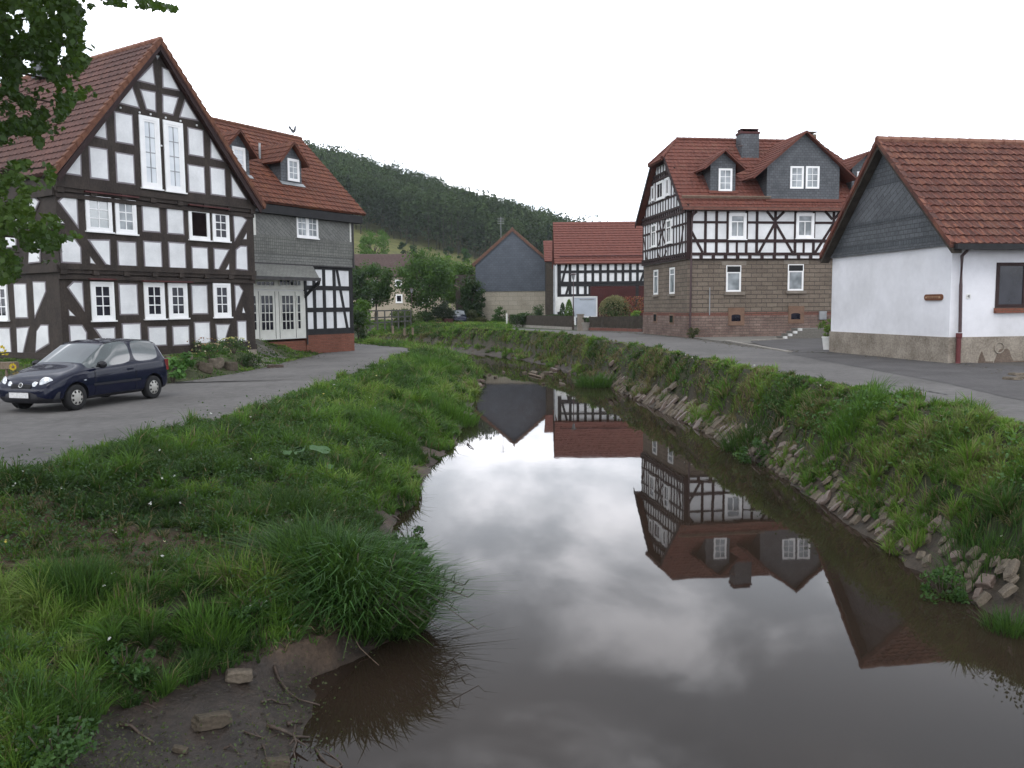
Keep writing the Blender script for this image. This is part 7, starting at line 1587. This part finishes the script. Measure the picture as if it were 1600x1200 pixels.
# flower box at the left edge
q = at_y(18, 575, 19.4); t = thing('flower_box', 'wooden flower box with yellow flowers at the left edge behind the car bonnet', 'planter', (q.x-.62, 19.4, .0)); B_ = Vector(t.location)
m = MB(); m.prism([B_+Vector(v) for v in ((-1.2,-.1,.42),(.62,-.05,.42),(.62,.3,.42),(-1.2,.25,.42))], (0,0,.15)); bx_ = m.build('box', MT['wood'], t); m = MB(); [m.tube([B_+Vector((dx,0,-.3)), B_+Vector((dx,0,.43))], .03, 6) for dx in (-.8,.5)]; m.build('leg', MT['wood'], t)
foliage('foliage', t, (B_.x-.15, B_.y, B_.z+.75), (.6,.25,.25), 380, .07, GREEN[:3], 251); rng = np.random.default_rng(252); quads('bloom', leaves(np.stack([B_.x+rng.uniform(-.6,.45,60), B_.y+rng.uniform(-.25,.2,60), B_.z+.75+rng.random(60)*.28], 1), .085, rng, .95, up=.5), pal(60, [(.55,.40,.03),(.62,.50,.06),(.4,.2,.04)], None, rng), MT['leaf'], t)
q = at_y(22, 573, 18.9); g_ = LZ; t = thing('sunflower', 'single yellow flower head on a thin stem just beyond the car bonnet', 'flower', (q.x, q.y, g_)); m = MB(); m.tube([(q.x,q.y,g_), (q.x+.02,q.y,q.z)], .008, 5); m.build('stem', MT['bark'], t)
pet = []; c = np.array((q.x, q.y-.03, q.z))
for k in range(14):
    a = 6.283*k/14; d = np.array((math.cos(a), -.25, math.sin(a))); b = np.array((-math.sin(a), 0, math.cos(a))); pet.append([c, c+d*.055+b*.02, c+d*.095, c+d*.055-b*.02])
quads('petals', np.array(pet), pal(14, [(.55,.38,.02),(.6,.45,.04)]), MT['leaf'], t); m = MB(); m.lathe([(0,-.03),(.035,-.02),(.04,0),(.02,.03)], tuple(c), 10); m.build('flower_disc', MT['stone_orange'], t)
# ------------------------------------------------------------------ street furniture and gardens
def lamp(label, x, yb, yt, Y, grp):
    b = at_y(x, yb, Y); top = at_y(x, yt, Y).z; b.z = 0; t = thing('street_lamp', label, 'street lamp', tuple(b), grp)
    m = MB(); m.tube([b, b+Vector((0,0,1.0)), b+Vector((0,0,top-.45))], [.055,.04,.032], 8); m.build('post', MT['pipe_brown'], t)
    m = MB(); m.lathe([(.06,top-.5),(.15,top-.12),(.16,top-.1)], (b.x, b.y, 0), 10); m.build('lantern', MT['zinc'], t)
    m = MB(); m.lathe([(.24,top-.1),(.23,top-.05),(.06,top),(.02,top+.02)], (b.x, b.y, 0), 12); m.build('lamp_shade', MT['pipe_brown'], t)
gL = 'street lamps on the far bank'
lamp('street lamp with dark red post standing before the timber-framed barn', 896, 514, 427, 64, gL)
lamp('more distant street lamp in front of the largest round tree', 644, 500, 450, 86, gL)
def fence(label, x0, y0, x1, y1, yt0, yt1, base_mat, n, rows=True, dens=.12, wood='wood_dark'):
    a, b = on_z(x0, y0, 0), on_z(x1, y1, 0); ha = at_y(x0, yt0, a.y).z; hb = at_y(x1, yt1, b.y).z; t = thing('garden_fence', label, 'fence', tuple((a+b)/2)); d = (b-a); Ln = d.length; dn = d/Ln; nn = Vector((-dn.y, dn.x, 0))
    m = MB(); m.prism([a-nn*.1, b-nn*.1, b+nn*.1, a+nn*.1], (0,0,.20)); m.build('base_wall', base_mat, t)
    m = MB(); k = int(Ln/dens)
    for i in range(k): p = a+dn*(i*dens+.02)+Vector((0,0,.22)); h = ha+(hb-ha)*i/k-.22; m.prism([p-nn*.015, p+dn*dens*.72-nn*.015, p+dn*dens*.72+nn*.015, p+nn*.015], (0,0,h))
    m.build('picket_panel', MT[wood], t)
    m = MB(); [m.prism([a+nn*.02+Vector((0,0,z)), b+nn*.02+Vector((0,0,z)), b+nn*.06+Vector((0,0,z)), a+nn*.06+Vector((0,0,z))], (0,0,.07)) for z in (.4, ha-.25)]; m.build('rail', MT[wood], t)
    for i in range(n+1): p = a+d*i/n; m = MB(); m.box(p+Vector((0,0,ha/2+.02))+nn*.05, .1, .1, ha+.04); m.build('post', MT[wood], t)
    return t
fence('dark picket fence on a pale stone base before the slate barn', 795, 510, 894, 515.5, 492.5, 493.5, MT['kerb'], 5)
fence('dark garden fence between the gate pillar and the sandstone house', 921, 516, 1004, 518.5, 495, 494, MT['stone_red'], 4, dens=.15)
def post(name, label, cat, x, yb, yt, w, mat, group=None, z=0.0, cap=None):
    b = on_z(x, yb, z); t = at_y(x, yt, b.y).z; m = MB(); m.box((b.x, b.y, (z+t)/2), w, w, t-z)
    if cap: m.box((b.x, b.y, t+.03), w*1.2, w*1.2, .06)
    return tag(m.build(name, mat, base=(b.x, b.y, z)), label, cat, group)
post('gate_pillar', 'square sandstone gate pillar between the two garden fences', 'pillar', 907, 517, 492, .45, MT['stone_light'], cap=1)
post('fence_post', 'pale post at the left end of the picket fence', 'post', 792, 510, 490, .13, MT['pot_white'])
for x, yb, yt, lab in ((614,521,509,'leftmost short wooden post on the far grass bank'), (632,524,513,'middle short wooden post on the far grass bank'), (645,523,512,'rightmost short post with pale top on the far grass bank')):
    post('marker_post', lab, 'post', x, yb, yt, .14, MT['wood'], 'short posts on the far grass bank', z=-.05)
def potted(label, x, yb, yp, yt, rp, rb, mat, cols, seed, size=.08, n=700, z=0.0, name='potted_plant'):
    b = on_z(x, yb, z); hp = at_y(x, yp, b.y).z; ht = at_y(x, yt, b.y).z; t = thing(name, label, 'potted plant', tuple(b)); m = MB(); m.lathe([(rp*.72,0),(rp,hp-z),(rp*1.08,hp-z),(rp*1.08,hp-z+.05),(rp*.8,hp-z+.05)], tuple(b), 16); m.build('pot', mat, t)
    foliage('foliage', t, (b.x, b.y, (hp+ht)/2+.03), (rb, rb, (ht-hp)/2), n, size, cols, seed, fill=.3); m = MB(); m.tube([b+Vector((0,0,hp-z)), Vector((b.x, b.y, (hp+ht)/2))], .02, 5); m.build('stem', MT['bark'], t); return t
potted('round pale pot with a small shrub beside the gate pillar', 914.5, 517, 505, 497, .30, .33, MT['kerb'], DGREEN+[(.06,.09,.03)], 261, .1, 400)
potted('light green bush in a tall white pot at the back corner of the white building', 1293, 547, 528, 503, .21, .40, MT['pot_white'], [(.06,.11,.02),(.11,.18,.03),(.16,.24,.05)], 262, .06, 1500)
potted('small yellowish potted shrub beside the dark low wall', 686, 508, 504, 497, .25, .32, MT['terracotta'], [(.06,.08,.02),(.12,.13,.04)], 263, .12, 300)
potted('terracotta pot standing near the small dark car, right one', 718, 509.5, 505, 501, .26, .22, MT['terracotta'], DGREEN, 264, .1, 120)
potted('terracotta pot standing near the small dark car, left one', 712, 507.5, 504, 501, .22, .2, MT['terracotta'], DGREEN, 265, .1, 120)
pbush('bush', 'dry brownish bush growing at the foot of the sandstone house corner', 'bush', 1073, 1093, 508, 44.6, 900, .07, [(.03,.045,.018),(.07,.07,.03),(.10,.075,.04)], 266)
a, b = on_z(690, 507, 0), on_z(708, 508, 0); m = MB(); m.prism([a, b, b+Vector((0,.6,0)), a+Vector((0,.6,0))], (0,0,.62)); tag(m.build('low_wall', MT['door_red'], base=tuple(a)), 'low dark red-brown board wall in front of the dark conifer bush', 'wall')
a, b = on_z(690, 509.5, 0), on_z(712, 511, 0); m = MB(); m.prism([a, b, b+Vector((0,.2,0)), a+Vector((0,.2,0))], (0,0,.12)); tag(m.build('edging_slab', MT['kerb'], base=tuple(a)), 'pale edging slab in front of the low dark wall', 'kerb')
# wooden railing beyond the slate house
a, b = at_y(565, 500, 70), at_y(642, 500, 82); a.z = b.z = .3; ta = at_y(565, 486, 70).z-.3; t = thing('wooden_railing', 'grey weathered wooden railing between the slate-hung house and the hedge bush', 'railing', tuple((a+b)/2)); d = b-a
m = MB()
for z in (.2, .65, ta): 
    m.prism([a+Vector((0,0,z-.06)), b+Vector((0,0,z-.06)), b+Vector((0,.08,z-.06)), a+Vector((0,.08,z-.06))], (0,0,.12))
m.build('rail', MT['rail'], t)
for i in range(8): p = a+d*i/7; m = MB(); m.box(p+Vector((0,.1,ta/2-.2)), .12, .12, ta+.5); m.build('post', MT['rail'], t)
# pale trailer body behind the fence
Yt = 73; c_ = at_y(896, 480, Yt); T_ = Fr((c_.x, c_.y), (1,-.03)); u1 = T_.hit(933, 480)[0]; z0 = T_.hit(915, 495)[1]; z1 = T_.hit(915, 463)[1]; t = thing('box_trailer', 'pale blue-grey box trailer parked behind the gate pillar', 'trailer', T_.W(u1/2, 1, 0))
m = MB(); T_.slab(m, [(.12,z0),(u1,z0-.05),(u1-.05,z1),(-.05,z1)], 0, 2.2); bo = m.build('body', MT['trailer'], t)
m = MB(); T_.bx(m, -.06, u1, z1-.12, z1+.0, -.03, 2.23); T_.bx(m, .12, u1, z0-.05, z0+.06, -.03, 0); T_.bx(m, u1-.1, u1+.02, z0, z1, -.03, 0); m.build('edge_frame', MT['plate'], bo)
m = MB(); T_.bx(m, .55, u1-.25, z1-.30, z1-.22, -.035, 0); m.build('panel_seam', MT['zinc'], bo)
for uu in (.6, u1-.6): m = MB(); m.tube([T_.W(uu, .3, .33), T_.W(uu, .5, .33)], .33, 16); m.build('wheel', MT['black'], t)
m = MB(); T_.bx(m, -1.5, .3, z0+.45, z1-.02, .5, 2.4); m.build('front_section', MT['pot_white'], t)
# steps beside the sandstone house
q = on_z(1226, 530, 0); t = thing('stone_steps', 'short flight of pale-edged steps before the sandstone house wall', 'steps', tuple(q))
for k in range(4):
    m = MB(); p = q+Vector((.28*k, .28*k*.3, 0)); m.prism([p+Vector((0,0,.0)), p+Vector((2.6-.28*k,.35,0)), p+Vector((2.6-.28*k,1.6,0)), p+Vector((0,1.3,0))], (0,0,.13*(k+1))); st = m.build('step', MT['gravel'], t)
    m = MB(); m.prism([p+Vector((-.02,-.02,.13*k+.02)), p+Vector((.14,0,.13*k+.02)), p+Vector((.14,.25,.13*k+.02)), p+Vector((-.02,.23,.13*k+.02))], (0,0,.125)); m.build('white_edge', MT['pot_white'], st)
m = MB(); a = on_z(1176, 533.5, 0); b = on_z(1226, 531, 0); m.prism([a, b, b+Vector((0,.25,0)), a+Vector((0,.25,0))], (0,0,.07)); tag(m.build('kerb', MT['kerb'], base=tuple(a)), kind='structure')
# weathercock on the slate house
b = H2.W(uE-.6, wr, zR); ztop = H2.hit(460, 203, wr)[1]; px_u = H2.hit(457, 203, wr)[0]; b = H2.W(px_u, wr, zR); t = thing('weathercock', 'small dark weathercock on a thin rod above the slate house ridge', 'weathercock', tuple(b)); m = MB(); m.tube([b, b+Vector((0,0,ztop-zR+.05))], .012, 5); m.build('rod', MT['zinc'], t)
ck = [(-.30,.10),(-.22,.16),(-.16,.05),(-.05,-.02),(.05,.0),(.10,.12),(.12,.20),(.17,.22),(.22,.17),(.18,.13),(.18,-.0),(.10,-.12),(.0,-.18),(-.12,-.12),(-.20,-.02),(-.28,.02)]
m = MB(); H2.slab(m, [(px_u+.05+x, ztop+y) for x, y in ck], wr-.02, wr+.02); m.build('cockerel', MT['metal'], t)
# stones kerbing the gravel, debris by the white building
gD = 'broken paving by the right edge'
for i, (x, y) in enumerate(((1590,587),(1598,592),(1582,594))):
    q = on_z(x, y, 0); me = rock_mesh(270+i, .25, .2, .05); me.materials.append(MT['rock']); stone('rubble_stone', me, (q.x, q.y, .04), (0,0,i), 1.0, 'flat pinkish rubble stone on the tarmac at the right edge of the photo', gD)

# grit and dirt gathered along the road edges
rng = np.random.default_rng(310); V_, C_ = [], []
for line, z0, side_ in ((LT, LZ, 1), (RT, 0, 1), (LE, LZ, 1), (RE, 0, 1)):
    Ls = resample(line, 400); n = 2600; k = rng.integers(30, 399, n); f = rng.random(n)[:,None]; P_ = Ls[k-1]*(1-f)+Ls[k]*f; P_ = P_+rng.normal(size=(n,2))*.22*(1+P_[:,1:2]/60)
    k = (P_[:,1] > 6) & (P_[:,1] < 60) & (np.abs(P_[:,0]/P_[:,1]) < .75); P_ = P_[k]; C = np.stack([P_[:,0], P_[:,1], np.full(len(P_), z0+.026)], 1); V_.append(leaves(C, .035*(P_[:,1]/12)**.7+.01, rng, .9, up=9)); C_.append(pal(len(C), [(.05,.04,.03),(.10,.085,.065),(.17,.15,.12)], None, rng))
tag(quads('grit', np.concatenate(V_), np.concatenate(C_), MT['far_leaf']), 'loose grit and dirt gathered along the road edges', 'grit', kind='stuff')
# ------------------------------------------------------------------ haze
m, nt, p = newmat('haze'); nt.nodes.remove(p); v = nt.nodes.new('ShaderNodeVolumePrincipled'); v.inputs['Density'].default_value = .00016; v.inputs['Color'].default_value = (.86,.92,1,1); v.inputs['Anisotropy'].default_value = .2
nt.links.new(v.outputs[0], nt.nodes['Material Output'].inputs['Volume'])
mb = MB(); mb.prism([(-1520,-80,-4),(1520,-80,-4),(1520,2020,-4),(-1520,2020,-4)], (0,0,164)); tag(mb.build('haze', m), 'thin pale haze over the valley', 'haze', kind='stuff')
SC.cycles.volume_bounces = 0; SC.cycles.volume_step_rate = 4
